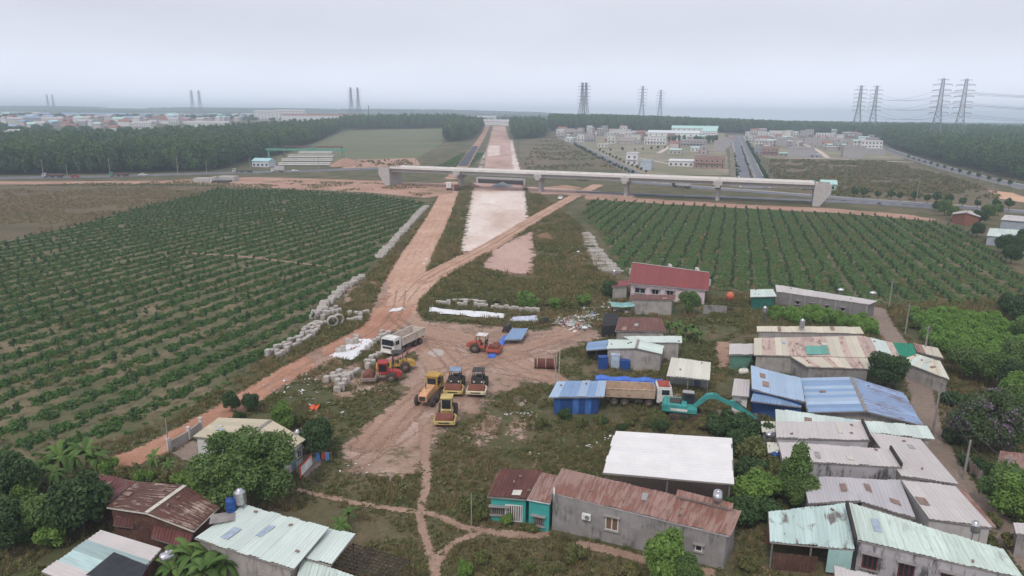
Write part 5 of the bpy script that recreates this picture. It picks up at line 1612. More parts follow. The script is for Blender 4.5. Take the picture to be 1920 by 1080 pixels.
def excavator(label, loc, rz, swing):
    t = thing('excavator', label, 'excavator', loc, rz)
    for s in (-1, 1):
        prof, n = [], 10
        for k in range(n + 1):
            a = math.pi / 2 + math.pi * k / n
            prof.append((-1.75 + 0.42 * math.cos(a), 0.44 + 0.42 * math.sin(a)))
        for k in range(n + 1):
            a = -math.pi / 2 + math.pi * k / n
            prof.append((1.75 + 0.42 * math.cos(a), 0.44 + 0.42 * math.sin(a)))
        tr = MB().extrude_y(prof, s * 1.15 - 0.3, s * 1.15 + 0.3).build('track', plain('muddy track steel', (92, 74, 64), 0.9, dirt=0.6, dirtc=(140, 108, 90)), t)
        for k in range(13):
            x = -1.75 + 3.5 * k / 12
            MB().box((x, s * 1.15, 0.875), (0.1, 0.6, 0.04)).build('track_shoe', m_chas, tr)
        for x in (-1.75, 1.75):
            MB().lathe([(0.02, -0.33), (0.3, -0.33), (0.32, 0.33), (0.02, 0.33)], 14, (x, s * 1.15, 0.44), 'Y').build('sprocket', m_chas, tr)
    MB().lathe([(0.02, 0.55), (0.75, 0.55), (0.75, 1.0), (0.02, 1.0)], 18).box((0, 0, 0.6), (1.6, 1.9, 0.35)).build('undercarriage', m_chas, t)
    u = Matrix.Rotation(swing, 3, 'Z')
    def rot(mb):
        mb.v = [tuple(u @ Vector(v)) for v in mb.v]
        return mb
    hs_ = rot(MB().extrude_y([(-2.4, 1.05), (1.35, 1.05), (1.35, 1.55), (0.2, 1.6), (0.1, 1.95), (-2.1, 1.95), (-2.5, 1.75), (-2.55, 1.3)], -1.32, 1.32)).build('house_body', m_tealp, t)
    rot(MB().extrude_y([(-2.85, 1.1), (-2.3, 1.02), (-2.3, 2.0), (-2.6, 1.95), (-2.85, 1.6)], -1.3, 1.3)).build('counterweight', m_tealp, t)
    rot(MB().cbox((-1.3, 0.1, 2.0), (1.3, 1.5, 0.12), 0.03)).build('engine_cover', m_chas, hs_)
    rot(MB().tube((-0.6, -0.7, 1.95), (-0.6, -0.7, 2.5), 0.07, n=8)).build('exhaust', m_chas, hs_)
    rot(MB().box((-0.8, -1.335, 1.4), (2.0, 0.02, 0.3))).build('side_stripe', m_wht, hs_)
    cb = rot(MB().extrude_y([(-0.55, 1.4), (1.3, 1.4), (1.38, 2.1), (1.1, 2.85), (0.9, 2.95), (-0.45, 2.95), (-0.55, 2.85)], 0.42, 1.3)).build('cab', m_blk, t)
    rot(MB().box((0.4, 1.315, 2.25), (1.2, 0.03, 1.0))).build('side_window', m_glas, cb)
    rot(MB().box((0.35, 0.405, 2.25), (1.2, 0.03, 1.0))).build('side_window', m_glas, cb)
    rot(MB().cbox((0.25, 0.86, 3.0), (1.4, 0.9, 0.08), 0.03)).build('roof', plain('pale cab roof', (160, 156, 154)), cb)
    # boom, stick, bucket
    def arm(pts, w):
        k = len(pts) // 2
        return rot(MB().extrude_y(pts, -w / 2, w / 2))
    arm([(0.6, 1.35), (0.9, 1.2), (2.6, 2.75), (3.3, 2.95), (5.6, 2.05), (5.75, 2.35), (3.4, 3.5), (2.4, 3.35)], 0.55).build('boom', m_tealp, t)
    arm([(5.0, 2.75), (5.6, 2.85), (8.6, 0.75), (8.5, 0.45), (5.6, 1.95), (5.1, 2.3)], 0.42).build('stick', m_tealp, t)
    arm([(8.5, 0.95), (8.95, 0.55), (9.2, 0.2), (8.8, 0.0), (8.2, 0.05), (7.85, 0.35), (8.1, 0.7)], 1.1).build('bucket', m_chas, t)
    for a, b in (((1.1, 0.4, 1.3), (2.7, 0.35, 2.75)), ((1.1, -0.4, 1.3), (2.7, -0.35, 2.75)), ((3.2, 0, 3.5), (5.2, 0, 2.75)), ((5.8, 0.0, 2.75), (8.3, 0, 1.1))):
        rot(MB().tube(a, tuple(Vector(a).lerp(Vector(b), 0.6)), 0.09, n=8).tube(tuple(Vector(a).lerp(Vector(b), 0.55)), b, 0.05, n=8)).build('hydraulic_ram', m_chas, t)
    return t
excavator('teal tracked excavator with its long arm stretched toward the village', at(1284, 782), R(-4), R(-10))

def box_truck(label, loc, rz, cabm, boxm, L=7.5, h=2.6, scale=1.0, kind='box', name='truck', axles=None, group=None):
    t = thing(name, label, 'truck', loc, rz, group, scale)
    xf = L / 2
    MB().box((0, 0, 0.9), (L - 0.4, 0.9, 0.3)).build('chassis', m_chas, t)
    for x in (axles or (xf - 1.2, -xf + 1.6, -xf + 2.9)):
        for s in (-1, 1):
            wheel(t, x, s * 1.0, 0.5, 0.4)
    cb = MB().extrude_y([(xf - 1.9, 0.7), (xf, 0.7), (xf - 0.02, 1.6), (xf - 0.25, 2.6), (xf - 1.9, 2.65)], -1.18, 1.18).build('cab', cabm, t)
    MB().box((xf - 0.12, 0, 2.1), (0.05, 2.0, 0.8), 0, Matrix.Rotation(-0.22, 3, 'Y')).build('windscreen', m_glas, cb)
    for s in (-1, 1):
        MB().box((xf - 0.9, s * 1.19, 2.05), (0.9, 0.03, 0.65)).build('side_window', m_glas, cb)
    if kind == 'box':
        b = MB().cbox((-1.05, 0, 1.15 + h / 2), (L - 2.3, 2.45, h), 0.05).build('cargo_box', boxm, t)
        MB().box((-xf + 0.07, 0, 1.15 + h / 2), (0.05, 0.06, h - 0.2)).build('door_seam', m_chas, b)
    elif kind == 'flat':
        MB().box((-1.05, 0, 1.25), (L - 2.3, 2.4, 0.2)).build('flat_bed', boxm, t)
    else:
        b = MB().box((-1.05, 0, 1.2), (L - 2.3, 2.4, 0.15)).box((-1.05, 1.2, 1.7), (L - 2.3, 0.08, 1.0)).box((-1.05, -1.2, 1.7), (L - 2.3, 0.08, 1.0)).box((-xf + 0.1, 0, 1.7), (0.08, 2.4, 1.0)).box((xf - 2.2, 0, 1.8), (0.08, 2.4, 1.2)).build('cargo_bed', boxm, t)
        MB().extrude_y([(-xf + 0.3, 1.3), (xf - 2.4, 1.3), (xf - 2.8, 1.95), (-xf + 0.8, 1.95)], -1.1, 1.1).build('load', plain('earth load', (140, 112, 94), 0.95), t)
    return t

def car(label, loc, rz, c, L=4.4, pickup=False, name='car'):
    t = thing(name, label, 'car', loc, rz)
    x = L / 2
    if pickup:
        prof = [(-x, 0.45), (x, 0.45), (x, 0.9), (x - 0.9, 1.05), (x - 1.6, 1.65), (x - 2.7, 1.68), (x - 2.9, 1.0), (-x, 1.0)]
    else:
        prof = [(-x, 0.4), (x, 0.4), (x, 0.75), (x - 0.95, 0.95), (x - 1.6, 1.45), (-x + 1.2, 1.5), (-x + 0.35, 1.0), (-x, 0.9)]
    b = MB().extrude_y(prof, -0.86, 0.86).build('body', c, t)
    MB().box((x - 1.3, 0, 1.2), (0.05, 1.4, 0.6), 0, Matrix.Rotation(-0.85, 3, 'Y')).build('windscreen', m_glas, b)
    for s in (-1, 1):
        MB().box((x - 2.05, s * 0.865, 1.2), (1.2, 0.02, 0.34)).build('side_window', m_glas, b)
        MB().cbox((x - 0.02, s * 0.6, 0.7), (0.06, 0.3, 0.15), 0.02).build('headlight', m_lamp, b)
        for xx in (x - 0.85, -x + 0.85):
            wheel(t, xx, s * 0.75, 0.33, 0.22)
    return t

def face(px0, py0, px1, py1):
    """heading of the ground line from the first photo point to the second"""
    a, b = P(px0, py0), P(px1, py1)
    return math.atan2(b.y - a.y, b.x - a.x)
def gz(p, z=0.06):
    return (p.x, p.y, float(T(p.x, p.y)) + z)
mr_l = face(0, 334, 200, 331)
m_cgrey = plain('grey lorry box', (186, 182, 184), 0.6)
# vehicles on the roads
box_truck('white box truck seen from behind under the flyover', gz(P(842, 356)), R(92), m_wht, m_wht, 7.0)
box_truck('dark brown tipper from behind beside the white box truck under the flyover', gz(P(857, 357)), R(92), m_redp, plain('dark brown tipper', (86, 60, 54), 0.8), 7.0, kind='open')
car('white car driving down the diagonal dirt road', gz(P(1051, 374)), face(1051, 374, 1010, 405), m_wht)
box_truck('loaded lorry with pale cab on the left main road', gz(P(100, 333)), mr_l + math.pi, m_cgrey, plain('rust brown bed', (110, 84, 74), 0.8), 10.5, kind='open', axles=(4.0, 0.5, -2.6, -4.0))
box_truck('loaded lorry with green cab on the left main road', gz(P(224, 331)), mr_l + math.pi, plain('green cab', (86, 140, 120), 0.5), plain('rust brown bed', (110, 84, 74), 0.8), 10.5, kind='open', axles=(4.0, 0.5, -2.6, -4.0))
car('white pickup on the main road behind the green cab lorry', gz(P(268, 330)), mr_l + math.pi, m_wht, 4.9, True, 'pickup_truck')
car('dull red car at the verge between the two loaded lorries', gz(P(141, 333)), mr_l, m_redp)
box_truck('grey box lorry beside the precast yard', gz(P(521, 323)), mr_l + math.pi, m_wht, m_cgrey, 8.5, 2.8)
box_truck('flatbed truck with raised cab near the culvert', gz(P(455, 324)), mr_l + math.pi, m_cgrey, m_chas, 12, kind='flat', axles=(4.8, 0.5, -3.6, -5.0))
car('white car on the main road right of the grey box lorry', gz(P(553, 322)), mr_l, m_wht)
mr_r = face(1000, 324, 1130, 336)
box_truck('green military style truck behind the flyover', gz(P(1052, 332)), mr_r, plain('olive cab', (120, 124, 84), 0.6), plain('olive box', (126, 128, 92), 0.7), 8, 2.0)
box_truck('dark tipper behind the flyover near the olive truck', gz(P(1090, 338)), mr_r, m_blk, plain('dark tipper bed', (70, 64, 60), 0.8), 8, kind='open')
box_truck('long white-sided lorry passing under the flyover girders', gz(P(1278, 352)), mr_r + math.pi, m_blk, m_cgrey, 11, 2.0)
car('dark car on the left lane of the avenue', gz(P(1386, 322)), face(1404, 352, 1390, 300), m_blk)
car('maroon car on the left lane of the avenue', gz(P(1385, 314)), face(1404, 352, 1390, 300), plain('maroon car paint', (120, 50, 50), 0.4))
car('blue car on the right lane of the avenue', gz(P(1403, 309)), face(1428, 352, 1406, 300), plain('blue car paint', (60, 84, 120), 0.4))
t = thing('motorbike', 'rider on a motorbike on the narrow side road by the flyover end', 'motorbike', gz(P(1648, 384)), mr_r)
for x in (-0.6, 0.6):
    MB().lathe([(0.2, -0.05), (0.3, -0.05), (0.3, 0.05), (0.2, 0.05), (0.2, -0.05)], 14, (x, 0, 0.3), 'Y').build('wheel', m_tyre, t)
MB().beam((-0.6, 0, 0.55), (0.5, 0, 0.6), 0.25, 0.35).beam((0.5, 0, 0.4), (0.4, 0, 1.0), 0.1, 0.1).build('frame', m_blk, t)
MB().beam((0.38, -0.3, 1.0), (0.38, 0.3, 1.0), 0.04, 0.04).build('handlebar', m_chas, t)
# small black generator cart near the blue table and green machine by the rubbish
def machine(label, loc, rz, c1, name='generator'):
    t = thing(name, label, 'generator', loc, rz)
    MB().cbox((0, 0, 0.85), (1.7, 0.9, 0.9), 0.06).build('housing', c1, t)
    for x in (-0.6, 0.6):
        for s in (-1, 1):
            wheel(t, x, s * 0.5, 0.3, 0.2)
    MB().tube((-0.3, 0.2, 1.3), (-0.3, 0.2, 1.8), 0.05, n=8).build('exhaust', m_chas, t)
    MB().beam((0.85, 0, 0.5), (1.6, 0, 0.35), 0.08, 0.08).build('tow_bar', m_chas, t)
    MB().box((0.2, -0.46, 0.9), (0.8, 0.02, 0.5)).build('grille', m_blk, t)
machine('rusty green engine cart beside the rubbish heap', at(1020, 607), 0.4, plain('rusty green paint', (84, 82, 58), 0.8, var=0.3, dirt=0.6))
machine('black engine cart behind the blue sheet table', at(951, 622), 1.2, m_blk)

# ================================================================== yard stock
m_blkc = wallmat('weathered precast concrete', (178, 170, 162), stain=0.45, stainc=(118, 108, 100), thr=0.52)
def block_mesh(d, ch=0.05):
    return MB().cbox((0, 0, d[2] / 2), d, ch).mesh('concrete_block')
BM = [block_mesh((0.75, 0.75, 0.95)), block_mesh((0.8, 0.7, 1.05)), block_mesh((0.7, 0.7, 0.8)), block_mesh((0.95, 0.7, 0.7))]
def put(name, me, mat, loc, rot, label, cat, group):
    o = meshobj(name, me, mat, None, loc)
    o.rotation_euler = rot
    return tag(o, label, cat, group)
def block(p, label, group, z=0.0, rz=None):
    put('concrete_block', random.choice(BM), m_blkc, (p.x, p.y, z), ((random.random() - 0.5) * 0.06, (random.random() - 0.5) * 0.06, rz if rz is not None else random.uniform(-0.4, 0.4)), label, 'concrete block', group)
# thick double row beside the red road
lab = 'grey concrete kerb block in the crowded row along the red road'
line = [(512, 668), (536, 655), (560, 642), (578, 630), (590, 616), (606, 606)]
wl = [P(*p) for p in line]
random.seed(21)
for i in range(len(wl) - 1):
    n = max(2, int((wl[i + 1] - wl[i]).length / 0.9))
    d = (wl[i + 1] - wl[i]).normalized()
    nn = Vector((d.y, -d.x, 0))
    for k in range(n):
        p = wl[i].lerp(wl[i + 1], k / n)
        for s in (-0.95, 0, 0.95):
            if random.random() < 0.86:
                block(p + nn * (s + random.uniform(-0.12, 0.12)) + d * random.uniform(-0.1, 0.1), lab, 'blocks along the red road', 0, math.atan2(d.y, d.x) + random.uniform(-0.25, 0.25))
def blocks(pts, label, group):
    for px_, py_ in pts:
        p = P(px_, py_)
        block(p, label, group, 0.02)
blocks([(609, 591), (616, 592), (624, 591), (631, 590), (637, 587), (612, 585), (622, 584), (630, 582), (606, 600)], 'concrete block in the small group before the leaning slabs', 'blocks before the slabs')
blocks([(655, 604), (662, 604), (669, 603), (676, 603), (668, 593), (676, 591), (683, 590), (688, 588), (656, 592), (676, 597)], 'concrete block in the small group between the pipe rings and junction', 'blocks by the junction')
blocks([(635, 661), (643, 660), (652, 645), (660, 645), (667, 644), (668, 635), (690, 656), (697, 653), (702, 644), (709, 642), (715, 638), (722, 633), (728, 628), (716, 627)], 'tall concrete block standing round the white plastic sheet', 'blocks round the white sheet')
blocks([(689, 682), (697, 677), (704, 673), (711, 668), (718, 663), (724, 657), (690, 692), (700, 684)], 'concrete block beside the white dump truck', 'blocks beside the white truck')
blocks([(613, 717), (623, 714), (630, 716), (638, 711), (646, 708), (652, 714), (659, 709), (666, 704), (671, 700), (634, 722), (640, 728), (647, 722), (633, 734), (641, 732), (654, 706), (647, 715), (625, 708), (637, 704)], 'concrete block in the forked cluster at the weedy yard edge', 'blocks in the forked cluster')
top = [(822 + 6.4 * k, 571 + 0.085 * 6.4 * k + random.uniform(-1, 1)) for k in range(30) if k not in (4, 5, 9, 10, 15)]
blocks(top, 'concrete block in the straight row behind the long plastic sheets', 'blocks behind the plastic sheets')
# leaning slabs
SL = [MB().cbox((0, 0, 0.5), (0.5, 1.7, 1.0), 0.05).mesh('culvert_unit'), MB().cbox((0, 0, 0.45), (0.62, 1.5, 0.9), 0.05).mesh('culvert_unit')]
def domino(px, label, group, step, width=1.0, lean=0.22):
    pts = [P(*p) for p in px]
    for i in range(len(pts) - 1):
        L = (pts[i + 1] - pts[i]).length
        n = max(1, int(L / step))
        d = (pts[i + 1] - pts[i]).normalized()
        nn = Vector((d.y, -d.x, 0))
        for k in range(n):
            p = pts[i].lerp(pts[i + 1], k / n) + nn * random.uniform(-0.35, 0.35)
            if random.random() < 0.06:
                continue
            o = put('culvert_unit', random.choice(SL), m_blkc, (p.x, p.y, 0.03), (0, lean + random.uniform(-0.25, 0.3), math.atan2(d.y, d.x) + random.uniform(-0.3, 0.3)), label, 'concrete slab', group)
            o.scale = (random.uniform(0.8, 1.2), width * random.uniform(0.75, 1.15), random.uniform(0.75, 1.2))
domino([(588, 598), (603, 583), (618, 566), (636, 552), (652, 538), (680, 521)], 'leaning concrete slab in the short row along the plantation', 'slabs in the short row', 0.78, 1.0)
domino([(712, 484), (735, 458), (760, 430), (782, 405), (800, 388)], 'leaning concrete slab in the long row between plantation and dirt road', 'slabs in the long row', 1.3, 1.35)
# long planks stacked on the right
PLK = MB().cbox((0, 0, 0.2), (4.4, 0.42, 0.4), 0.04).mesh('precast_pile')
pts = [P(*p) for p in [(1100, 440), (1108, 462), (1122, 482), (1138, 504), (1148, 514)]]
for i in range(len(pts) - 1):
    n = max(2, int((pts[i + 1] - pts[i]).length / 0.85))
    for k in range(n):
        p = pts[i].lerp(pts[i + 1], k / n)
        wd = 0.7 + 0.55 * (i + k / n) / 4
        for lv in range(random.choice([1, 2, 2])):
            o = put('precast_pile', PLK, m_blkc, (p.x + random.uniform(-0.45, 0.45), p.y + random.uniform(-0.12, 0.12), 0.02 + 0.4 * lv), (0, random.uniform(-0.03, 0.03), random.uniform(-0.16, 0.16)), 'precast concrete beam in the long stacked row beside the right plantation', 'concrete beam', 'stacked precast beams')
            o.scale = (wd * random.uniform(0.72, 1.15), 1, 1)
# pallets of white slabs beside them
PLS = MB().cbox((0, 0, 0.12), (1.5, 0.6, 0.24), 0.03).mesh('paving_block')
for i in range(5):
    for j in range(4):
        q = P(1068 + 6 * i, 437 + 5 * j)
        put('paving_block', PLS, plain('whitened precast slab', (214, 206, 196), 0.9), (q.x, q.y, 0.03), (0, 0, random.uniform(-0.1, 0.1)), 'small white precast slab laid in a grid beside the stacked beams', 'paving block', 'white slabs in a grid')
for k, (px_, py_, rz_) in enumerate(((843 + 20, 566, 0.1), (883, 567, 0.05), (905, 569, 0.02))):
    q = P(px_, py_)
    o = put('precast_pile', PLK, plain('whitened precast slab', (214, 206, 196), 0.9), (q.x, q.y, 0.02), (0, 0, rz_), 'pale precast beam lying behind the row of standing blocks', 'concrete beam', 'pale beams behind the row')
    o.scale = (0.7, 1.6, 1.5)
# pipe rings
for px_, py_, k in ((624, 612, 0), (635, 608, 1)):
    q = P(px_, py_)
    t = MB().lathe([(0.78, -0.35), (0.98, -0.35), (0.98, 0.35), (0.78, 0.35), (0.78, -0.35)], 26, (0, 0, 0.98), 'Y').build('pipe_ring', m_blkc, None, (q.x, q.y, 0.0))
    t.rotation_euler = (0, 0, 0.45 + 0.1 * k)
    tag(t, 'large concrete pipe ring standing upright beside the red road', 'pipe ring', 'upright pipe rings')

# plastic sheets, tarpaulins
m_plast = plain('white plastic sheet', (226, 224, 226), 0.5, var=0.06, dirt=0.25, dirtc=(176, 160, 150))
m_btarp = plain('blue tarpaulin', (72, 112, 196), 0.6, var=0.2, scale=2, dirt=0.3, dirtc=(190, 190, 196))
def sheet(name, label, px, mat, z=0.08, amp=0.07, n=22, cat='plastic sheet', h=None):
    """crumpled sheet over the quad of photo points"""
    A, B, C, D = (P(*p) for p in px) if len(px[0]) == 2 else (P3(p) for p in px)
    vs, fs = [], []
    ph = [random.uniform(0, 6) for _ in range(6)]
    for i in range(n + 1):
        for j in range(n + 1):
            u, v = i / n, j / n
            e = 0.012 * math.sin(v * 23 + ph[4]) + 0.01 * math.sin(v * 41 + ph[5])
            uu = u + e
            vv = v + 0.02 * math.sin(u * 27 + ph[3]) + 0.012 * math.sin(u * 61 + ph[2])
            p = A.lerp(B, uu).lerp(D.lerp(C, uu), vv)
            w = amp * (0.5 * math.sin(9 * u + 4 * v + ph[0]) + 0.35 * math.sin(17 * v - 6 * u + ph[1]) + 0.3 * math.sin(31 * u + 25 * v + ph[2]) + random.uniform(-0.35, 0.35))
            vs.append((p.x, p.y, p.z + z + max(-z * 0.6, w)))
    fs = [(i * (n + 1) + j, (i + 1) * (n + 1) + j, (i + 1) * (n + 1) + j + 1, i * (n + 1) + j + 1) for i in range(n) for j in range(n)]
    EXCL.append([tuple(v[:2]) for v in (A, B, C, D)])
    c = (A + B + C + D) / 4
    o = MB().add([(v[0] - c.x, v[1] - c.y, v[2]) for v in vs], fs).build(name, mat, None, (c.x, c.y, 0))
    for pp in o.data.polygons:
        pp.use_smooth = True
    return tag(o, label, cat)
sheet('plastic_sheet', 'white plastic sheet spread among standing concrete blocks', [(618, 668), (660, 677), (708, 638), (668, 635)], m_plast)
sheet('plastic_sheet', 'long white plastic sheet before the straight row of blocks', [(802, 588), (943, 599), (950, 590), (806, 578)], m_plast, 0.2, 0.12)
sheet('plastic_sheet', 'bluish plastic sheet at the end of the row of blocks', [(955, 603), (1003, 605), (1008, 592), (962, 594)], plain('pale bluish plastic', (196, 198, 214), 0.5, dirt=0.4), 0.1, 0.07)
sheet('plastic_sheet', 'pinkish sacking sheet beside the white dump truck', [(700, 690), (745, 676), (790, 650), (770, 645)], plain('pinkish sacking', (186, 140, 132), 0.9, var=0.2, dirt=0.4), 0.07, 0.05)
sheet('plastic_sheet', 'small grey-white plastic sheet lying at the road junction', [(728, 586), (750, 583), (758, 577), (737, 579)], m_plast, 0.1, 0.06)
sheet('orange_tarp', 'small crumpled orange tarpaulin in the weeds', [(578, 770), (594, 772), (600, 764), (584, 763)], plain('orange tarpaulin', (226, 104, 62), 0.7), 0.25, 0.25, 12, 'tarpaulin')
# covered pile with blue tarpaulin behind the rusty truck
def covered_pile(label, px0, px1, w, h, mat):
    a, b = P(*px0), P(*px1)
    d = (b - a)
    n = 26
    m = MB()
    prof = [(-w / 2, 0.02), (-w * 0.42, h * 0.75), (-w * 0.1, h), (w * 0.2, h * 0.95), (w * 0.45, h * 0.6), (w / 2, 0.02)]
    k = len(prof)
    nn = Vector((-d.y, d.x, 0)).normalized()
    vs = []
    for i in range(n + 1):
        f = i / n
        c = a.lerp(b, f)
        hh = 1 + 0.15 * math.sin(f * 19) + random.uniform(-0.08, 0.08)
        for t, z in prof:
            vs.append(c - a + nn * (t + random.uniform(-0.06, 0.06)) + Vector((0, 0, z * hh)))
    fs = [(i * k + j, i * k + j + 1, (i + 1) * k + j + 1, (i + 1) * k + j) for i in range(n) for j in range(k - 1)]
    m.add(vs, fs)
    m.add(vs[:k], [tuple(range(k))])
    m.add(vs[-k:], [tuple(range(k))])
    o = m.build('covered_pile', mat, None, (a.x, a.y, 0))
    return tag(o, label, 'tarpaulin')
covered_pile('long blue tarpaulin over stacked pipes behind the rusty dump truck', (1116, 716), (1242, 722), 1.6, 0.9, m_btarp)
covered_pile('crumpled blue and white tarpaulin strip beside the orange roller', (920, 672), (950, 632), 1.2, 0.35, m_btarp)
covered_pile('pale tarpaulin draped over pipes against the rusty truck bed', (1150, 737), (1232, 733), 1.0, 0.7, plain('pale dirty tarpaulin', (186, 180, 186), 0.7, var=0.25, scale=2.5, dirt=0.4, dirtc=(90, 110, 170)))
# blue sheet table
A, B, C, D = (P3(p) for p in ((945, 637, 0.9), (978, 637, 0.9), (990, 616, 1.2), (960, 616, 1.2)))
r = new_house('sheet_table', 'low table of blue corrugated sheets in the middle of the yard', 'table', (A, B, C, D))
roof_plane(r, A, B, C, D, rm_blue, name='top')
for p in (A, B, C, D):
    wb(MB().beam((p.x, p.y, 0), (p.x, p.y, p.z - 0.1), 0.08, 0.08), 'leg', m_dkpost, r)
# rusty steel cylinder, bars and poles
a, b = P(1002, 690), P(1044, 691)
t = thing('steel_cylinder', 'big rust-brown steel cylinder lying beside leaning poles', 'cylinder', a, math.atan2(b.y - a.y, b.x - a.x))
L = (b - a).length
MB().lathe([(0.02, 0), (0.72, 0.0), (0.75, 0.05), (0.75, L), (0.72, L + 0.02), (0.7, L - 0.05), (0.68, 0.6)], 26, (0, 0, 0.75), 'X').build('shell', plain('dark rust steel', (104, 62, 54), 0.8, 0.1, var=0.2, dirt=0.4, dirtc=(70, 46, 42)), t)
for x in (0.4, L / 2, L - 0.4):
    MB().lathe([(0.75, x - 0.05), (0.775, x - 0.05), (0.775, x + 0.05), (0.75, x + 0.05)], 26, (0, 0, 0.75), 'X').build('band', m_rustp, t)
for k, (b0, t0) in enumerate((((1040, 722), (1046, 652)), ((1047, 722), (1050, 655)))):
    p = P(*b0)
    o = MB().tube((0, 0, 0), (0.25 - 0.1 * k, 0.6, 5.6 - 0.3 * k), 0.07, 0.05, 8).build('leaning_pole', plain('striped pale pole', (176, 164, 152), 0.8, var=0.3, scale=3), None, (p.x, p.y, 0))
    tag(o, 'tall pale pole leaning at the end of the rusty steel cylinder', 'pole', 'poles at the rusty cylinder')
lab = 'pale bamboo pole lying in the loose bundle behind the rusty dump truck'
for k in range(14):
    a, b = P(1240 + random.uniform(-4, 8), 738 + k * 0.9), P(1300 + random.uniform(-15, 8), 744 + k * 0.8)
    o = MB().tube((0, 0, 0.15 + 0.06 * (k % 3)), (b.x - a.x, b.y - a.y, 0.15 + 0.05 * (k % 2)), 0.05, 0.04, 6).build('bamboo_pole', plain('dry bamboo', (162, 146, 128), 0.8), None, (a.x, a.y, 0))
    tag(o, lab, 'pole', 'bundle of bamboo poles')
# ================================================================== new estate on the right
EST_A = R(-17.5)
wm_w2 = wallmat('white estate wall', (214, 212, 212), 0.2, (180, 176, 174))
wm_g2 = wallmat('bare grey render', (166, 160, 160), 0.3, (138, 132, 130))
wm_b2 = wallmat('bare red brick', (156, 124, 114), 0.4, (136, 104, 94), thr=0.5)
wm_p2 = wallmat('pale pink wall', (188, 176, 172), 0.3, (156, 142, 138))
wm_c2 = wallmat('cream estate wall', (206, 202, 194), 0.25, (170, 160, 150))
rf_slab = plain('roof slab grey', (178, 172, 172), 0.9)
rf_mint = plain('pale green tin', (176, 208, 200), 0.7)
rf_red = plain('red tile', (150, 104, 94), 0.8)
rf_blue = plain('blue tin', (140, 158, 182), 0.7)
def block_house(label, l, r, base, h, wm, dep=12.0, roof='flat', rmat=None, storeys=None, rz=EST_A, cat='house', wins=3, name='town_house', group=None, pos_=None, width=None, detail=True):
    c = pos_ if pos_ is not None else P((l + r) / 2, base)
    k = c.y / 1280
    w = width or max(4.0, (r - l) * k * 1.0 / max(0.6, math.cos(rz)))
    t = thing(name, label, cat, (c.x, c.y, float(T(c.x, c.y)) - 0.2), rz, group)
    d = dep
    MB().box((0, d / 2, h / 2), (w, d, h)).build('wall', wm, t)
    rmat = rmat or rf_slab
    if roof == 'flat':
        rf = MB().box((0, d / 2, h + 0.12), (w + 0.5, d + 0.5, 0.24)).build('roof', rmat, t)
        if detail:
            for (x, y, sx, sy) in ((0, 0.1, w, 0.2), (0, d - 0.1, w, 0.2), (-w / 2 + 0.1, d / 2, 0.2, d - 0.42), (w / 2 - 0.1, d / 2, 0.2, d - 0.42)):
                MB().box((x, y, h + 0.24 + 0.35), (sx, sy, 0.7)).build('parapet', wm, rf)
    elif roof == 'gable':
        rf = MB().add([(-w / 2 - 0.4, -0.5, h), (w / 2 + 0.4, -0.5, h), (w / 2 + 0.4, d + 0.5, h), (-w / 2 - 0.4, d + 0.5, h), (-w / 2 - 0.4, d / 2, h + d * 0.22), (w / 2 + 0.4, d / 2, h + d * 0.22)], [(0, 1, 5, 4), (2, 3, 4, 5), (0, 4, 3), (1, 2, 5), (0, 3, 2, 1)]).build('roof', rmat, t)
    else:
        rf = MB().add([(-w / 2 - 0.3, -0.6, h - 0.2), (w / 2 + 0.3, -0.6, h - 0.2), (w / 2 + 0.3, d + 0.3, h + 0.7), (-w / 2 - 0.3, d + 0.3, h + 0.7), (-w / 2 - 0.3, -0.6, h), (w / 2 + 0.3, -0.6, h), (w / 2 + 0.3, d + 0.3, h + 0.9), (-w / 2 - 0.3, d + 0.3, h + 0.9)], [(0, 3, 2, 1), (4, 5, 6, 7), (0, 1, 5, 4), (1, 2, 6, 5), (2, 3, 7, 6), (3, 0, 4, 7)]).build('roof', rmat, t)
    if detail:
        st = storeys or max(1, int(h / 3.3))
        n = max(1, min(9, int(w / 3.2))) if wins else 0
        for s in range(st):
            z = 1.0 + s * h / st
            for i in range(n):
                x = -w / 2 + w * (i + 0.5) / n
                o = MB().box((x, -0.06, z + 0.75), (min(1.7, w / n * 0.62), 0.14, 1.7)).build('window', m_frame, t)
                MB().box((x, -0.14, z + 0.75), (min(1.4, w / n * 0.5), 0.06, 1.4)).build('pane', m_glass, o)
        if st > 1 and wins:
            MB().box((0, -0.6, h / st), (w * 0.9, 1.2, 0.2)).build('balcony', wm, t)
            if wins > 2:
                for i in range(2):
                    y = d * (0.3 + 0.4 * i)
                    for s in range(st):
                        o = MB().box((-w / 2 - 0.05, y, 1.9 + s * h / st), (0.12, 1.3, 1.4)).build('window', m_frame, t)
                        MB().box((-w / 2 - 0.12, y, 1.9 + s * h / st), (0.05, 1.0, 1.1)).build('pane', m_glass, o)
    return t
bh = block_house
bh('narrow two storey white house with blue side wall near the estate street bend', 1174, 1194, 309, 8.5, wm_w2, 13)
bh('small grey box house beside the narrow two storey white one', 1201, 1220, 319, 6.2, wallmat('pale blue render', (178, 186, 196), 0.2), 11, wins=0)
bh('low white bungalow with pale porch next to the brick shell', 1255, 1298, 312, 4.3, wm_w2, 10, 'shed', plain('white tin', (214, 214, 214)))
t = bh('unfinished red brick two storey house with grey slab roof', 1303, 1356, 316, 7.8, wm_b2, 14, 'flat', rf_slab)
bh('long white school block with rows of windows and pale roof', 1218, 1306, 262, 8.5, wm_w2, 14, 'gable', plain('pale school roof', (208, 212, 212)), 2, wins=9, cat='school', name='school_building')
bh('school wing with broad green hipped roof behind the white block', 1262, 1340, 256, 11, wm_w2, 16, 'gable', rf_mint, 3, wins=9, cat='school', name='school_building')
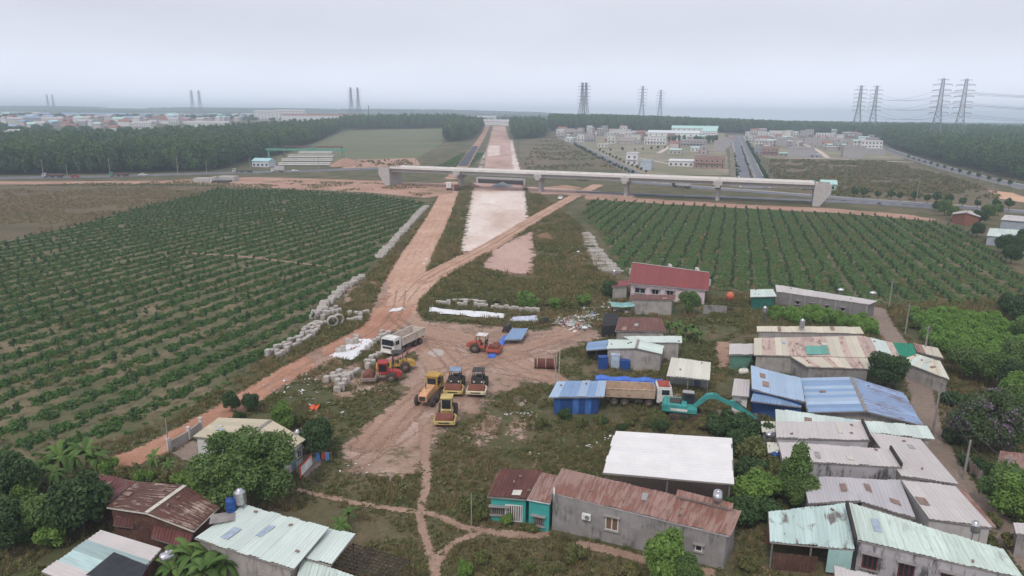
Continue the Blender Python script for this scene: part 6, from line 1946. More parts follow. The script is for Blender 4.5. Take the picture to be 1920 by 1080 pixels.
bh('white school end block with green gable roof', 1318, 1341, 259, 9, wm_w2, 20, 'gable', rf_mint, 2, cat='school', name='school_building')
bh('white two storey house with round headed windows before the school', 1209, 1246, 271, 7.5, wm_w2, 12)
bh('bare grey rendered block with few windows before the school trees', 1277, 1321, 275, 7.0, wm_g2, 14, wins=1, storeys=2)
bh('cream house with gable at the west end of the estate', 1139, 1153, 269, 7.5, wm_c2, 12)
bh('grey house with dark windows beside the cream gabled one', 1100, 1113, 267, 7, wm_g2, 10)
bh('half built pink-brown terrace of the estate', 1160, 1190, 268, 5.5, wm_p2, 12)
bh('small grey hut east of the half built terrace', 1190, 1201, 271, 4.5, wm_g2, 9)
bh('tall narrow grey tower house behind the cream gabled one', 1128, 1137, 252, 11, wm_g2, 9)
bh('tall narrow white tower house at the forest edge', 1100, 1109, 250, 10, wm_w2, 9)
bh('long pale terrace backing on the forest', 1143, 1179, 252, 6.5, wm_c2, 14)
bh('pinkish unfinished terrace at the end of the estate street', 1050, 1076, 252, 7, wm_p2, 12)
bh('white three window house near the estate street', 1082, 1095, 266, 7.5, wm_w2, 11)
bh('low open concrete stall on posts in the estate grass', 1121, 1139, 276, 3.2, wm_c2, 8, wins=2)
bh('white stepped houses at the head of the avenue', 1400, 1443, 258, 7, wm_w2, 14)
bh('big grey party-walled house east of the avenue', 1412, 1446, 269, 7.5, wm_g2, 16, wins=0)
bh('white terrace with roof tank behind the grey party-walled house', 1444, 1472, 257, 8, wm_w2, 14)
bh('red brick shell under construction beside the avenue', 1430, 1457, 292, 7.5, wm_b2, 12)
bh('scaffolded grey-blue shell next to the red brick shell', 1416, 1430, 289, 6, wallmat('blue grey shell', (150, 152, 164), 0.3), 10)
bh('wide grey windowless house with a blue roof annex', 1454, 1490, 274, 8, wm_g2, 15, wins=0)
bh('large grey rendered house with plain side walls by the estate lane', 1480, 1522, 296, 8.5, wm_g2, 15, wins=0, rz=R(-22))
bh('thin white house at the forest edge with flat roof', 1487, 1496, 258, 8, wm_w2, 10)
bh('thin white house with dark top window at the forest edge', 1503, 1510, 257, 8.5, wm_w2, 10)
bh('tall grey house with stair tower at the forest edge', 1511, 1524, 258, 11, wm_g2, 11)
bh('long white office with a band of dark windows at the forest edge', 1532, 1562, 260, 7, wm_w2, 12, wins=5)
bh('very wide grey rendered block in the middle of the right estate', 1511, 1552, 272, 7, wm_g2, 16, wins=0)
bh('brown half built rooms between grey block and forest', 1556, 1578, 266, 4.5, wm_p2, 10)
bh('white modern house with tall window band and roof tank', 1616, 1650, 284, 10.5, wm_w2, 14, wins=3, storeys=3)
bh('grey rendered house in front of the white modern one', 1583, 1618, 297, 10, wm_g2, 14, wins=0)
bh('low grey garden wall block before the white modern house', 1620, 1655, 290, 5, wm_g2, 10, wins=0)
bh('low blue roofed stall beside the large grey house', 1519, 1534, 297, 3.2, wm_g2, 8, 'shed', rf_blue, wins=1)
bh('tiny mint roofed stall at the plot corner', 1462, 1476, 293, 2.8, wm_g2, 6, 'shed', rf_mint, wins=1)
bh('mint green tin shed with skewed roofs beside the flyover end', 1541, 1566, 357, 3.4, plain('mint tin wall', (140, 180, 164), 0.7), 9, 'gable', rf_mint, 1, cat='shed', name='tin_shed', wins=1)
bh('small teal site container behind the flyover', 1516, 1526, 351, 2.8, plain('teal tin', (92, 150, 160), 0.7), 4, 'flat', rf_mint, cat='shed', name='tin_shed', wins=1)

random.seed(55)
far_rows = [(1048, 1215, 250, 266, 34), (1400, 1500, 253, 284, 26), (1496, 1640, 256, 292, 30), (1240, 1370, 262, 300, 14)]
for x0, x1, y0, y1, n in far_rows:
    for k in range(n):
        px_, py_ = random.uniform(x0, x1), y0 + (y1 - y0) * random.random() ** 1.5
        wmx = random.choice([wm_w2, wm_w2, wm_g2, wm_g2, wm_c2, wm_p2, wm_b2])
        rn_, rmx = random.choice([('flat', rf_slab), ('flat', rf_slab), ('shed', rf_slab), ('gable', rf_red), ('shed', rf_mint)])
        wn_ = {wm_b2.name: 'red brick', wm_w2.name: 'white', wm_c2.name: 'cream', wm_p2.name: 'pinkish', wm_g2.name: 'grey'}[wmx.name]
        bh('small %s house with %s roof in the half built estate' % (wn_, {'flat': 'flat slab', 'shed': 'single slope', 'gable': 'red gable'}[rn_]), 0, 0, 0, random.choice([4, 4, 7.5, 7.5, 10]), wmx, random.uniform(9, 15), rn_, rmx, wins=random.choice([0, 2, 2]), pos_=P(px_, py_), width=random.uniform(5, 12), group='small houses of the estate')
# ================================================================== precast yard on the left
bh('white and blue site office of the precast yard', 472, 505, 313, 4.2, plain('white office', (206, 210, 216), 0.7), 9, 'gable', plain('pale cyan tin', (168, 204, 204), 0.7), 1, rz=R(-12), cat='office', name='site_office')
GIRD = MB().extrude_y([(-0.35, 0), (0.35, 0), (0.35, 0.25), (0.12, 0.5), (0.12, 1.3), (0.5, 1.6), (0.5, 1.8), (-0.5, 1.8), (-0.5, 1.6), (-0.12, 1.3), (-0.12, 0.5), (-0.35, 0.25)], -19, 19).mesh('girder')
lab = 'long precast bridge girder laid out in the casting yard'
for row, (py, x0, x1) in enumerate(((311, 522, 618), (303, 528, 622), (296, 540, 624), (289, 560, 622))):
    a, b = P(x0, py), P(x1, py)
    for k in range(5):
        c = (a + b) / 2
        o = put('bridge_girder', GIRD, m_deck, (c.x, c.y + 1.3 * k, float(T(c.x, c.y)) + 0.6), (0, 0, math.pi / 2 + (b - a).to_2d().angle_signed(Vector((1, 0)), 0)), lab, 'girder', 'girders in the casting yard')
        o.scale = (1, (b - a).length / 38, 1)
t = thing('gantry_crane', 'green gantry crane spanning the precast girder yard', 'crane', P(575, 306))
m_gant = plain('green crane paint', (96, 150, 132), 0.6)
MB().beam((-30, 0, 10), (30, 0, 10), 1.2, 1.6).build('main_beam', m_gant, t)
for x in (-28, 28):
    for y in (-3, 3):
        MB().beam((x, y, 0), (x, 0, 10), 0.6, 0.6).build('leg', m_gant, t)
    MB().beam((x, -4, 0.4), (x, 4, 0.4), 0.7, 0.7).build('sill_beam', m_gant, t)
MB().cbox((6, 0, 11.4), (3, 2, 1.2), 0.1).build('trolley', m_gant, t)
t = thing('gantry_crane', 'brown rear gantry crane beyond the green one', 'crane', P(590, 296))
for n_, a_, b_ in (('main_beam', (-26, 0, 9), (24, 0, 9)), ('leg', (-25, 0, 0), (-25, 0, 9)), ('leg', (23, 0, 0), (23, 0, 9))):
    MB().beam(a_, b_, 0.8, 1.1).build(n_, plain('brown crane steel', (110, 84, 76), 0.7), t)
def heap(label, px, py, rx, ry, h, mat, name='earth_heap'):
    c = P(px, py)
    vs, fs, n, rings = [], [], 22, 7
    for j in range(rings):
        f = j / (rings - 1)
        for i in range(n):
            a = 2 * math.pi * i / n
            q = (1 - f) * (1 + 0.18 * math.sin(3 * a + px) + 0.08 * math.sin(7 * a))
            vs.append((rx * q * math.cos(a), ry * q * math.sin(a), h * (f ** 0.8) * (1 + 0.08 * math.sin(5 * a + 4 * f)) - 0.1))
    fs = [(j * n + i, j * n + (i + 1) % n, (j + 1) * n + (i + 1) % n, (j + 1) * n + i) for j in range(rings - 1) for i in range(n)]
    o = MB().add(vs, fs, True).build(name, mat, None, (c.x, c.y, float(T(c.x, c.y))))
    return tag(o, label, 'heap')
m_heap = soil('heaped earth', [(160, 122, 102), (178, 146, 126)], 0.2, 0.8, None, finec=(140, 104, 86))
heap('long heap of pale earth at the end of the precast yard', 648, 308, 10, 26, 5, m_heap)
heap('small grey gravel heap on the roadbed below the flyover', 942, 350, 5.5, 4, 2.6, plain('grey gravel', (128, 130, 136), 0.95), 'gravel_heap')
heap('reddish earth heap beside the first flyover pier', 884, 350, 6, 5, 1.8, m_heap)
heap('orange earth mound beside the diagonal road', 1022, 446, 3.5, 9, 1.6, soil('orange mound', [(150, 108, 86), (110, 98, 70)], 0.3, 1.0, None))
heap('weedy earth bank beside the right flyover pier', 1060, 352, 10, 5, 1.5, m_heap)

# ================================================================== pylons
m_galv = plain('galvanised lattice steel', (132, 134, 142), 0.6, 0.3, dirt=0.0)
def pylon_meshes(Hh):
    w0, w1 = 7.5, 1.2
    m = MB()
    def hw(z):
        f = z / Hh
        return w0 * (1 - f / 0.55) + 2.4 * (f / 0.55) if f < 0.55 else 2.4 + (w1 - 2.4) * (f - 0.55) / 0.45
    zs = [0]
    while zs[-1] < Hh - 1:
        zs.append(min(Hh, zs[-1] + max(2.6, hw(zs[-1]) * 1.7)))
    for i in range(len(zs) - 1):
        a, b = zs[i], zs[i + 1]
        p, q = hw(a), hw(b)
        c0 = [(-p, -p, a), (p, -p, a), (p, p, a), (-p, p, a)]
        c1 = [(-q, -q, b), (q, -q, b), (q, q, b), (-q, q, b)]
        for k in range(4):
            j = (k + 1) % 4
            m.beam(c0[k], c1[k], 0.6, 0.6)
            m.beam(c0[k], c1[j], 0.3, 0.3)
            m.beam(c0[j], c1[k], 0.3, 0.3)
            m.beam(c1[k], c1[j], 0.3, 0.3)
    body = m.mesh('tower_body')
    arm = MB()
    for s in (-1, 1):
        for y in (-0.6, 0.6):
            arm.beam((s * 1.2, y, 0), (s * 9.6, 0, 0.4), 0.4, 0.4)
            arm.beam((s * 1.2, y, 1.8), (s * 9.6, 0, 0.5), 0.34, 0.34)
        arm.beam((s * 3.4, 0, 0.2), (s * 3.4, 0, 1.3), 0.16, 0.16)
        arm.tube((s * 9.5, 0, 0.4), (s * 9.5, 0, -1.8), 0.16, n=5)
    arm = arm.mesh('cross_arm')
    return body, arm
PH = 78.0
pb, pa = pylon_meshes(PH)
pyl = []
for label, pxs, Yd in (('pair of tall lattice pylons rising close behind the right forest', (1757, 1800), 815), ('pair of lattice pylons farther along the right forest edge', (1607, 1636), 1130), ('overlapping pair of lattice pylons behind the estate', (1090, 1097), 1360), ('slim lattice pylon standing alone beyond the school', (1202,), 1450), ('faintest slim pylon right of the lone one beyond the school', (1236,), 1620), ('pair of pylons near the thin smoking chimney', (660, 673), 1800), ('pair of pylons in the haze above the left forest', (364, 378), 2200), ('most distant pair of pylons above the hazy town', (95, 105), 3000)):
    for k, px_ in enumerate(pxs):
        c = PX(px_, Yd)
        t = thing('lattice_pylon', label.replace('pair of ', 'one of a pair of ') if len(pxs) > 1 else label, 'pylon', (c.x, c.y, c.z), R(-35 if Yd < 1400 else -20), 'twin pylons' if len(pxs) > 1 else None)
        meshobj('tower_body', pb, m_galv, t)
        for z in (PH * 0.5, PH * 0.58, PH * 0.66, PH * 0.74, PH * 0.82, PH * 0.9, PH * 0.97):
            o = meshobj('cross_arm', pa, m_galv, t, (0, 0, z))
            if z > PH * 0.95:
                o.scale = (0.6, 0.6, 0.6)
        pyl.append(t)
m_wire = plain('dark wire', (96, 98, 104), 0.6, dirt=0)
def wire(name, label, a, b, sag, r, n=16, group=None):
    a, b = Vector(a), Vector(b)
    m = MB()
    pr = None
    for i in range(n + 1):
        f = i / n
        p = a.lerp(b, f) - a - Vector((0, 0, sag * 4 * f * (1 - f)))
        if pr is not None:
            m.tube(pr, p, r, n=4, caps=False)
        pr = p
    o = m.build(name, m_wire, None, a)
    return tag(o, label, 'wire', group)
for t, far in ((pyl[0], pyl[2]), (pyl[1], pyl[3])):
    a0 = Vector(t.location)
    f0 = Vector(far.location)
    d = (a0 - f0)
    for s in (-9.5, 9.5):
        for z in (0.5, 0.66, 0.82):
            off_ = Vector((math.cos(R(-35)) * s, math.sin(R(-35)) * s, PH * z - 1.5))
            wire('power_line', 'thin power line slung between the right hand lattice pylons', f0 + off_, a0 + off_, 9, 0.1, 14, 'power lines')
            wire('power_line', 'thin power line slung between the right hand lattice pylons', a0 + off_, a0 + off_ + Vector((330, -260, -6)), 9, 0.1, 14, 'power lines')
c = P(692, 222)
t = MB().tube((0, 0, 0), (0, 0, 34), 1.6, 1.2, 12).build('chimney_stack', plain('dark chimney', (90, 90, 98)), None, (c.x, c.y, float(T(c.x, c.y))))
tag(t, 'thin dark factory chimney in the haze beside the far pylons', 'chimney')

# ================================================================== poles and wires
def pole(label, px, py, h, group=None, arm=True, lean=0.0, r=0.14):
    c = P(px, py)
    t = thing('utility_pole', label, 'pole', (c.x, c.y, float(T(c.x, c.y))), random.uniform(0, 3), group)
    t.rotation_euler[1] = lean
    MB().tube((0, 0, -0.2), (0, 0, h), r, r * 0.7, 8).build('mast', plain('grey pole concrete', (150, 142, 136), 0.9), t)
    if arm:
        MB().beam((-0.7, 0, h - 0.5), (0.7, 0, h - 0.5), 0.1, 0.1).build('cross_arm', m_post, t)
    return Vector((c.x, c.y, h - 0.4))
for px_, py_, h in ((82, 332, 10), (207, 329, 10), (334, 326, 11), (127, 334, 8), (388, 327, 8), (470, 322, 9), (598, 318, 9), (668, 320, 9), (780, 322, 9)):
    pole('slim utility pole along the left main road', px_, py_, h, 'poles along the left road', r=0.2)
for px_, py_, h in ((1583, 362, 12), (1717, 384, 12), (1854, 392, 13), (1446, 352, 9), (1438, 330, 9)):
    pole('slim utility pole along the right main road', px_, py_, h, 'poles along the right road', r=0.18)
LP = [pole('street lamp pole along the forest road', a_, b_, 8, 'lamp poles along the forest road', True, r=0.12) for a_, b_ in ((1703, 312), (1760, 327), (1838, 346), (1900, 362))]
w = [pole('concrete pole wrapped in creeper at the lane head', 1666, 580, 6.0), pole('concrete pole by the bright young trees', 1697, 626, 5.5), pole('concrete pole beside the green tarpaulin', 1730, 682, 6.0), pole('concrete pole carrying wires at the lane bend', 1748, 815, 7.0), pole('leaning concrete pole by the mint walled house', 1862, 950, 5.5, None, True, 0.15), pole('thin pole beside the lane fence', 1806, 900, 4.5, None, False)]
for i, j in ((0, 1), (1, 2), (2, 3), (3, 5), (5, 4), (3, 4)):
    wire('overhead_wire', 'sagging overhead wire strung along the village lane', w[i], w[j], 0.7, 0.018, 12, 'wires along the lane')
w2 = [pole('thin grey post at the path beside the teal house', 884, 988, 3.4, None, False, 0, 0.06), pole('dark leaning post beside the red road wall', 318, 850, 4.0, None, False, 0.1, 0.07)]
wire('overhead_wire', 'thin wire running from the post to the teal house', w2[0], P3((922, 935, 2.4)), 0.2, 0.012)
# ================================================================== hazy town on the left
random.seed(99)
hcols = [wm_w2, wm_c2, wm_p2, wm_g2]
hro = [(rf_red, 'red tiled'), (rf_slab, 'grey'), (rf_blue, 'blue tin'), (rf_mint, 'pale green')]
wnames = {wm_w2.name: 'white', wm_c2.name: 'cream', wm_p2.name: 'pinkish', wm_g2.name: 'grey'}
for k in range(150):
    px_ = random.uniform(0, 660)
    lo = 222 + 30 * max(0, 1 - px_ / 560)
    py_ = lo - random.random() ** 0.7 * (lo - 219)
    c = P(px_, py_)
    if c.y > 3600:
        continue
    wmx = random.choice(hcols)
    rmx, rn = random.choice(hro)
    bh('small %s house with %s roof in the hazy town beyond the left forest' % (wnames[wmx.name], rn), 0, 0, 0, random.choice([4, 7, 7, 10]), wmx, random.uniform(9, 16), 'gable', rmx, rz=random.uniform(-0.6, 0.6), wins=0, group='houses of the hazy town', pos_=c, width=random.uniform(9, 22), detail=False)
for px_, py_, w_, h_, rm_, lb in ((60, 232, 90, 8, rf_slab, 'long pale factory hall far left in the hazy town'), (175, 222, 150, 9, rf_blue, 'very long blue roofed factory in the hazy town'), (265, 242, 28, 8, rf_slab, 'white villa with dark balcony row beyond the left forest'), (325, 234, 14, 9, rf_slab, 'bright white gabled chapel front in the hazy town'), (390, 238, 60, 6, rf_slab, 'long white roofed market beyond the left forest'), (505, 226, 60, 18, rf_slab, 'pale multi storey block in the haze'), (545, 227, 60, 20, rf_slab, 'second pale multi storey block in the haze'), (210, 246, 12, 5, rf_red, 'bright red roofed house just beyond the left forest'), (130, 247, 16, 7, rf_red, 'brown two storey house just beyond the left forest'), (30, 255, 26, 5, rf_slab, 'white farmhouse at the left forest edge'), (290, 232, 120, 6, rf_red, 'long brownish factory wall in the hazy town'), (600, 228, 150, 12, rf_red, 'reddish terrace rows in the far haze')):
    c = P(px_, py_)
    bh(lb, 0, 0, 0, h_, wm_w2, 14, 'gable', rm_, rz=random.uniform(-0.2, 0.2), wins=3, pos_=c, width=w_, detail=(w_ < 70), name='town_building', cat='building')
for px_, py_, w_, h_, lb in ((905, 228, 60, 10, 'hazy white warehouse where the new road meets the hills'), (925, 235, 70, 7, 'low pale bridge deck at the far end of the roadbed'), (960, 236, 40, 6, 'small far building right of the roadbed end')):
    bh(lb, 0, 0, 0, h_, wm_w2, 14, 'gable', rf_slab, wins=0, pos_=P(px_, py_), width=w_, detail=False, name='town_building', cat='building', rz=0)
# ================================================================== vegetation
def quads_mesh(name, c, u, v, mat):
    """one leaf quad per row: centre c, half axes u and v"""
    n = len(c)
    vs = np.stack([c - u - v, c + u - v, c + u * 0.6 + v, c - u * 0.6 + v], 1).reshape(-1, 3)
    me = bpy.data.meshes.new(name)
    me.vertices.add(4 * n)
    me.vertices.foreach_set('co', vs.astype(np.float32).ravel())
    me.loops.add(4 * n)
    me.loops.foreach_set('vertex_index', np.arange(4 * n, dtype=np.int32))
    me.polygons.add(n)
    me.polygons.foreach_set('loop_start', np.arange(0, 4 * n, 4, dtype=np.int32))
    me.update(calc_edges=True)
    me.validate()
    if mat:
        me.materials.append(mat)
    return me

def rand_dirs(g, n, up=0.3):
    d = g.normal(size=(n, 3))
    d[:, 2] += up
    return d / np.linalg.norm(d, axis=1, keepdims=True)

def leaf_cloud(g, n, blobs, leaf, shell=0.55, droop=0.0):
    """leaf quads through a set of blobs (x, y, z, rx, ry, rz)"""
    blobs = np.asarray(blobs, float)
    wt = (blobs[:, 3] * blobs[:, 4] * blobs[:, 5]) ** (2 / 3)
    idx = g.choice(len(blobs), n, p=wt / wt.sum())
    d = rand_dirs(g, n, 0.25)
    r = shell + (1 - shell) * g.random(n) ** 0.6
    r = r * (0.86 + 0.28 * g.random(n))
    c = blobs[idx, :3] + d * r[:, None] * blobs[idx, 3:6]
    nrm = d + 0.9 * g.normal(size=(n, 3))
    nrm[:, 2] += 0.35
    nrm /= np.linalg.norm(nrm, axis=1, keepdims=True)
    a = np.cross(nrm, g.normal(size=(n, 3)))
    a /= np.linalg.norm(a, axis=1, keepdims=True) + 1e-9
    b = np.cross(nrm, a)
    s = leaf * (0.6 + 0.8 * g.random(n))[:, None] / 2
    return c, a * s * 0.75, b * s * 1.25

def blob_set(g, k, w, h, z0, spread=0.62, br=0.42):
    """k lobes filling a crown of width w and height h standing on z0"""
    out = []
    for i in range(k):
        a = g.random() * 2 * math.pi
        rr = spread * math.sqrt(g.random()) * w / 2
        f = g.random()
        top = 1 - 0.55 * (rr / (w / 2)) ** 2
        z = z0 + h * (0.22 + 0.6 * f * top)
        s = br * (0.7 + 0.6 * g.random())
        out.append((rr * math.cos(a), rr * math.sin(a), z, w / 2 * s, w / 2 * s, h / 2 * s * 1.05))
    return out

def trunk_mesh(g, h, r, limbs, blobs):
    m = MB()
    pts = [(0, 0, -0.2), (g.normal() * 0.05 * h, g.normal() * 0.05 * h, h * 0.5), (g.normal() * 0.06 * h, g.normal() * 0.06 * h, h)]
    m.tube(pts[0], pts[1], r, r * 0.75, 8).tube(pts[1], pts[2], r * 0.75, r * 0.5, 8)
    for b in blobs[:limbs]:
        m.tube(pts[1] if g.random() < 0.4 else pts[2], b[:3], r * 0.42, r * 0.12, 6)
    return m.mesh('trunk')
m_bark = plain('grey brown bark', (104, 90, 76), 0.95, var=0.3, scale=4, dirt=0.2)
lf_dark = leafmat('dark glossy leaves', (42, 58, 34), (70, 90, 52))
lf_mid = leafmat('mid green leaves', (58, 80, 42), (98, 116, 64))
lf_lite = leafmat('fresh green leaves', (70, 96, 44), (112, 134, 66))
lf_brt = leafmat('bright young leaves', (78, 108, 50), (120, 146, 70), (96, 124, 58))
lf_for = leafmat('rubber forest leaves', (50, 70, 44), (82, 102, 62), (76, 98, 54), patch=0.05)
lf_far = leafmat('distant wood leaves', (46, 66, 44), (74, 94, 62), (60, 82, 50), patch=0.03)
lf_pur = leafmat('purple flowering leaves', (48, 64, 38), (84, 98, 58), flower=(150, 122, 148), fthr=0.66)
lf_cov = leafmat('creeping cover crop', (48, 74, 38), (84, 110, 58), (74, 96, 50), patch=0.16)
lf_cov2 = leafmat('lush cover crop', (62, 86, 50), (98, 120, 72), (86, 104, 62), patch=0.14)
lf_dry = leafmat('dry weed stems', (104, 92, 62), (136, 118, 86), (92, 90, 58))
lf_weed = leafmat('weed leaves', (68, 76, 42), (106, 106, 64), (100, 93, 62))
lf_ban = leafmat('banana leaf', (52, 78, 38), (92, 112, 56), patch=1.5)
lf_sap = leafmat('sapling leaves', (48, 68, 44), (74, 96, 60))

def tree_kind(seed, w, h, n, leaf, mat, lobes=14, z0=None, trunk_h=None, shell=0.55, br=0.42):
    g = np.random.default_rng(seed)
    z0 = h * 0.22 if z0 is None else z0
    bl = blob_set(g, lobes, w, h - z0, z0, br=br)
    cm = quads_mesh('crown', *leaf_cloud(g, n, bl, leaf, shell), mat)
    tm = trunk_mesh(g, trunk_h or h * 0.45, max(0.08, h * 0.026), 7, bl)
    tm.materials.append(m_bark)
    return tm, cm
KIND = {
    'big': tree_kind(1, 10.4, 9.0, 30000, 0.19, lf_mid, 46, 0.9, 3.0, br=0.25),
    'dark': tree_kind(2, 4.2, 4.4, 6500, 0.17, lf_dark, 14, 0.5, 1.5),
    'mid': tree_kind(3, 4.6, 5.2, 7500, 0.18, lf_mid, 15, 0.8, 2.0),
    'lite': tree_kind(4, 4.0, 4.6, 7000, 0.18, lf_lite, 13, 0.6, 1.8),
    'tall': tree_kind(5, 3.2, 7.0, 6500, 0.18, lf_mid, 14, 1.4, 4.0),
    'pur': tree_kind(6, 9.0, 8.5, 20000, 0.19, lf_pur, 24, 1.2, 3.0, br=0.36),
    'bushd': tree_kind(7, 2.6, 2.0, 2800, 0.15, lf_dark, 9, 0.0, 0.6),
    'bush': tree_kind(8, 2.6, 2.0, 2800, 0.15, lf_weed, 9, 0.0, 0.6),
    'bushl': tree_kind(9, 2.4, 2.2, 2800, 0.15, lf_lite, 9, 0.0, 0.6),
    'young': tree_kind(10, 2.6, 3.4, 1800, 0.18, lf_brt, 9, 0.3, 1.4),
    'street': tree_kind(11, 3.4, 5.0, 500, 0.5, lf_dark, 9, 1.4, 2.0),
    'round': tree_kind(12, 5.4, 5.6, 10000, 0.2, lf_dark, 18, 0.9, 2.0),
    'fir': tree_kind(13, 3.0, 8.0, 3000, 0.3, lf_for, 16, 1.0, 4.0),
}
def free(c, m=-0.4):
    x, y = np.array([c.x]), np.array([c.y])
    if any(float(sdf_poly(x, y, q)[0]) > m for q in EXCL):
        return False
    return all(float(sdf_path(x, y, pa_, w_)[0][0]) < -0.6 for pa_, w_ in PATHS)
def tree(kind, label, px, py, s=1.0, cat='tree', group=None, name=None, pos_=None, sz=1.0):
    c = pos_ if pos_ is not None else P(px, py)
    nm = name or ('shrub' if kind.startswith('bush') else 'leafy_tree')
    t = thing(nm, label, cat, (c.x, c.y, float(T(c.x, c.y))), random.uniform(0, 6.28), group)
    t.scale = (s, s, s * sz)
    meshobj('trunk', KIND[kind][0], None, t)
    meshobj('crown', KIND[kind][1], None, t)
    return t
tree('big', 'big spreading leafy tree standing before the beige roofed white house', 462, 948, 1.08, sz=0.84)
tree('dark', 'dark round tree at the red road bend, left of its twin', 436, 772, 0.62)
tree('dark', 'dark round tree at the red road bend, right of its twin', 471, 772, 0.6)
tree('bushd', 'low bush at the foot of the twin dark trees', 447, 785, 0.6, 'bush')
tree('lite', 'fresh green bushy tree behind the beige roof', 534, 806, 0.8)
tree('bush', 'small bush beside the fresh green tree behind the beige roof', 566, 796, 0.8, 'bush')
tree('dark', 'dark tree shading the small yard of the white house', 598, 856, 1.0)
tree('dark', 'dark tree beside the old dark red roof', 158, 1000, 1.35)
tree('bush', 'pale leafy bush at the old dark red roof edge', 186, 962, 1.0, 'bush')
tree('lite', 'fresh green young tree before the long grey cement wall', 1248, 1092, 1.0)
tree('mid', 'leafy tree joined to the fresh green one before the grey wall', 1282, 1105, 0.62)
tree('tall', 'tall slender tree rising between the grey roofs and white canopy', 1487, 945, 0.95)
tree('mid', 'leafy tree beside the carport of the flaking mint roof', 1500, 958, 0.75)
tree('round', 'dense round tree between the pinkish and blue roofs', 1660, 728, 0.98)
tree('pur', 'broad tree flecked with muted purple blossom beside the lane', 1842, 846, 0.92)
tree('mid', 'tall dark green tree left of the bright young trees at the lane', 1808, 712, 1.0)
tree('tall', 'slim leafy tree near the lane beside the cream and mint roof', 1786, 690, 0.6)
tree('mid', 'leafy tree before the pink house', 1292, 590, 0.95)
tree('dark', 'dark shrub tree beside the narrow grey block of pink house', 1142, 560, 0.9)
tree('bushd', 'round dark bush at the green walled lean-to', 1420, 690, 1.35, 'bush')
lab = 'leafy shrub of the belt behind the row of concrete blocks'
for px_, py_, s in ((928, 573, 1.2), (985, 575, 1.4), (1000, 578, 1.0), (1040, 580, 1.1), (1058, 578, 1.4), (1075, 582, 1.1), (1020, 578, 0.9), (1095, 575, 1.2)):
    tree(random.choice(['bushl', 'bush']), lab, px_, py_, s, 'bush', 'shrubs behind the blocks')
lab = 'overgrown shrub in the thicket between the white canopy and grey roofs'
for px_, py_, s, k in ((1395, 850, 1.2, 'bushd'), (1420, 870, 1.3, 'bush'), (1400, 900, 1.2, 'bushd'), (1430, 925, 1.2, 'bush'), (1405, 950, 1.3, 'bushl'), (1385, 985, 1.3, 'bushd'), (1420, 975, 1.2, 'bushd'), (1450, 900, 1.1, 'bush'), (1380, 810, 1.3, 'bushd'), (1345, 815, 1.1, 'bushd'), (1415, 830, 1.3, 'bushd'), (1450, 935, 1.0, 'bushl')):
    tree(k, lab, px_, py_, s * 1.25, 'bush', 'thicket shrubs')
lab = 'weedy shrub in the wild strip along the site shed and excavator'
for k in range(26):
    px_, py_ = random.uniform(1010, 1400), random.uniform(784, 812)
    tree(random.choice(['bush', 'bushd', 'bush']), lab, px_, py_, random.uniform(0.45, 0.85), 'bush', 'shrubs by the site shed')
lab = 'shrub growing in the dense greenery along the lower left edge'
for k in range(46):
    px_, py_ = random.uniform(-20, 330), random.uniform(880, 1100)
    if px_ > 70 and 885 < py_ < 1080 and not (px_ < 120 and py_ > 990):
        if not (py_ < 905 and px_ > 190):
            continue
    if not free(P(px_, py_), -1.0):
        continue
    tree(random.choice(['bush', 'bushd', 'bushl', 'dark', 'mid']), lab, px_, py_, random.uniform(0.7, 1.2), 'bush', 'greenery at the lower left', 'shrub')
lab = 'shrub of the green belt between the banana plants and big tree'
for px_, py_, s in ((205, 893, 0.9), (232, 896, 0.8), (258, 900, 0.8), (288, 905, 0.9), (320, 912, 0.9), (345, 920, 0.9), (300, 922, 0.8), (270, 914, 0.8), (335, 900, 0.6), (375, 928, 0.9)):
    tree(random.choice(['bush', 'bushl', 'bush']), lab, px_, py_, s, 'bush', 'belt by the banana plants')
lab = 'leafy weed shrub on the slope below the long grey cement house'
for px_, py_, s in ((885, 960, 1.1), (905, 975, 0.7), (950, 985, 0.5), (1080, 1052, 0.9), (900, 1058, 0.7), (940, 1068, 0.7), (990, 1070, 0.6), (1180, 1085, 0.8), (870, 1082, 0.6), (1020, 1085, 0.7), (1400, 1070, 0.8), (1000, 1000, 0.5)):
    tree(random.choice(['bush', 'bushl', 'bush']), lab, px_, py_, s, 'bush', 'shrubs below the grey house')
lab = 'tree or shrub in the dense greenery right of the village lane'
for px_, py_, s, k in ((1830, 720, 1.0, 'mid'), (1870, 730, 1.1, 'mid'), (1905, 745, 1.2, 'dark'), (1780, 760, 1.2, 'bushd'), (1800, 800, 1.0, 'bushd'), (1905, 820, 1.3, 'mid'), (1890, 770, 1.2, 'lite'), (1850, 700, 1.0, 'lite'), (1900, 700, 1.1, 'mid'), (1880, 960, 1.0, 'mid'), (1905, 985, 1.1, 'lite'), (1860, 990, 0.8, 'bush'), (1895, 1030, 0.9, 'bush'), (1850, 900, 1.0, 'bushd'), (1820, 880, 0.9, 'bushd'), (1780, 830, 0.9, 'bushd'), (1900, 910, 1.0, 'bushd'), (1940, 780, 1.2, 'mid'), (1955, 700, 1.3, 'mid'), (1920, 650, 1.1, 'mid')):
    tree(k, lab, px_, py_, s, 'tree', 'greenery right of the lane')
lab = 'dark bush at the far edge of the right plantation'
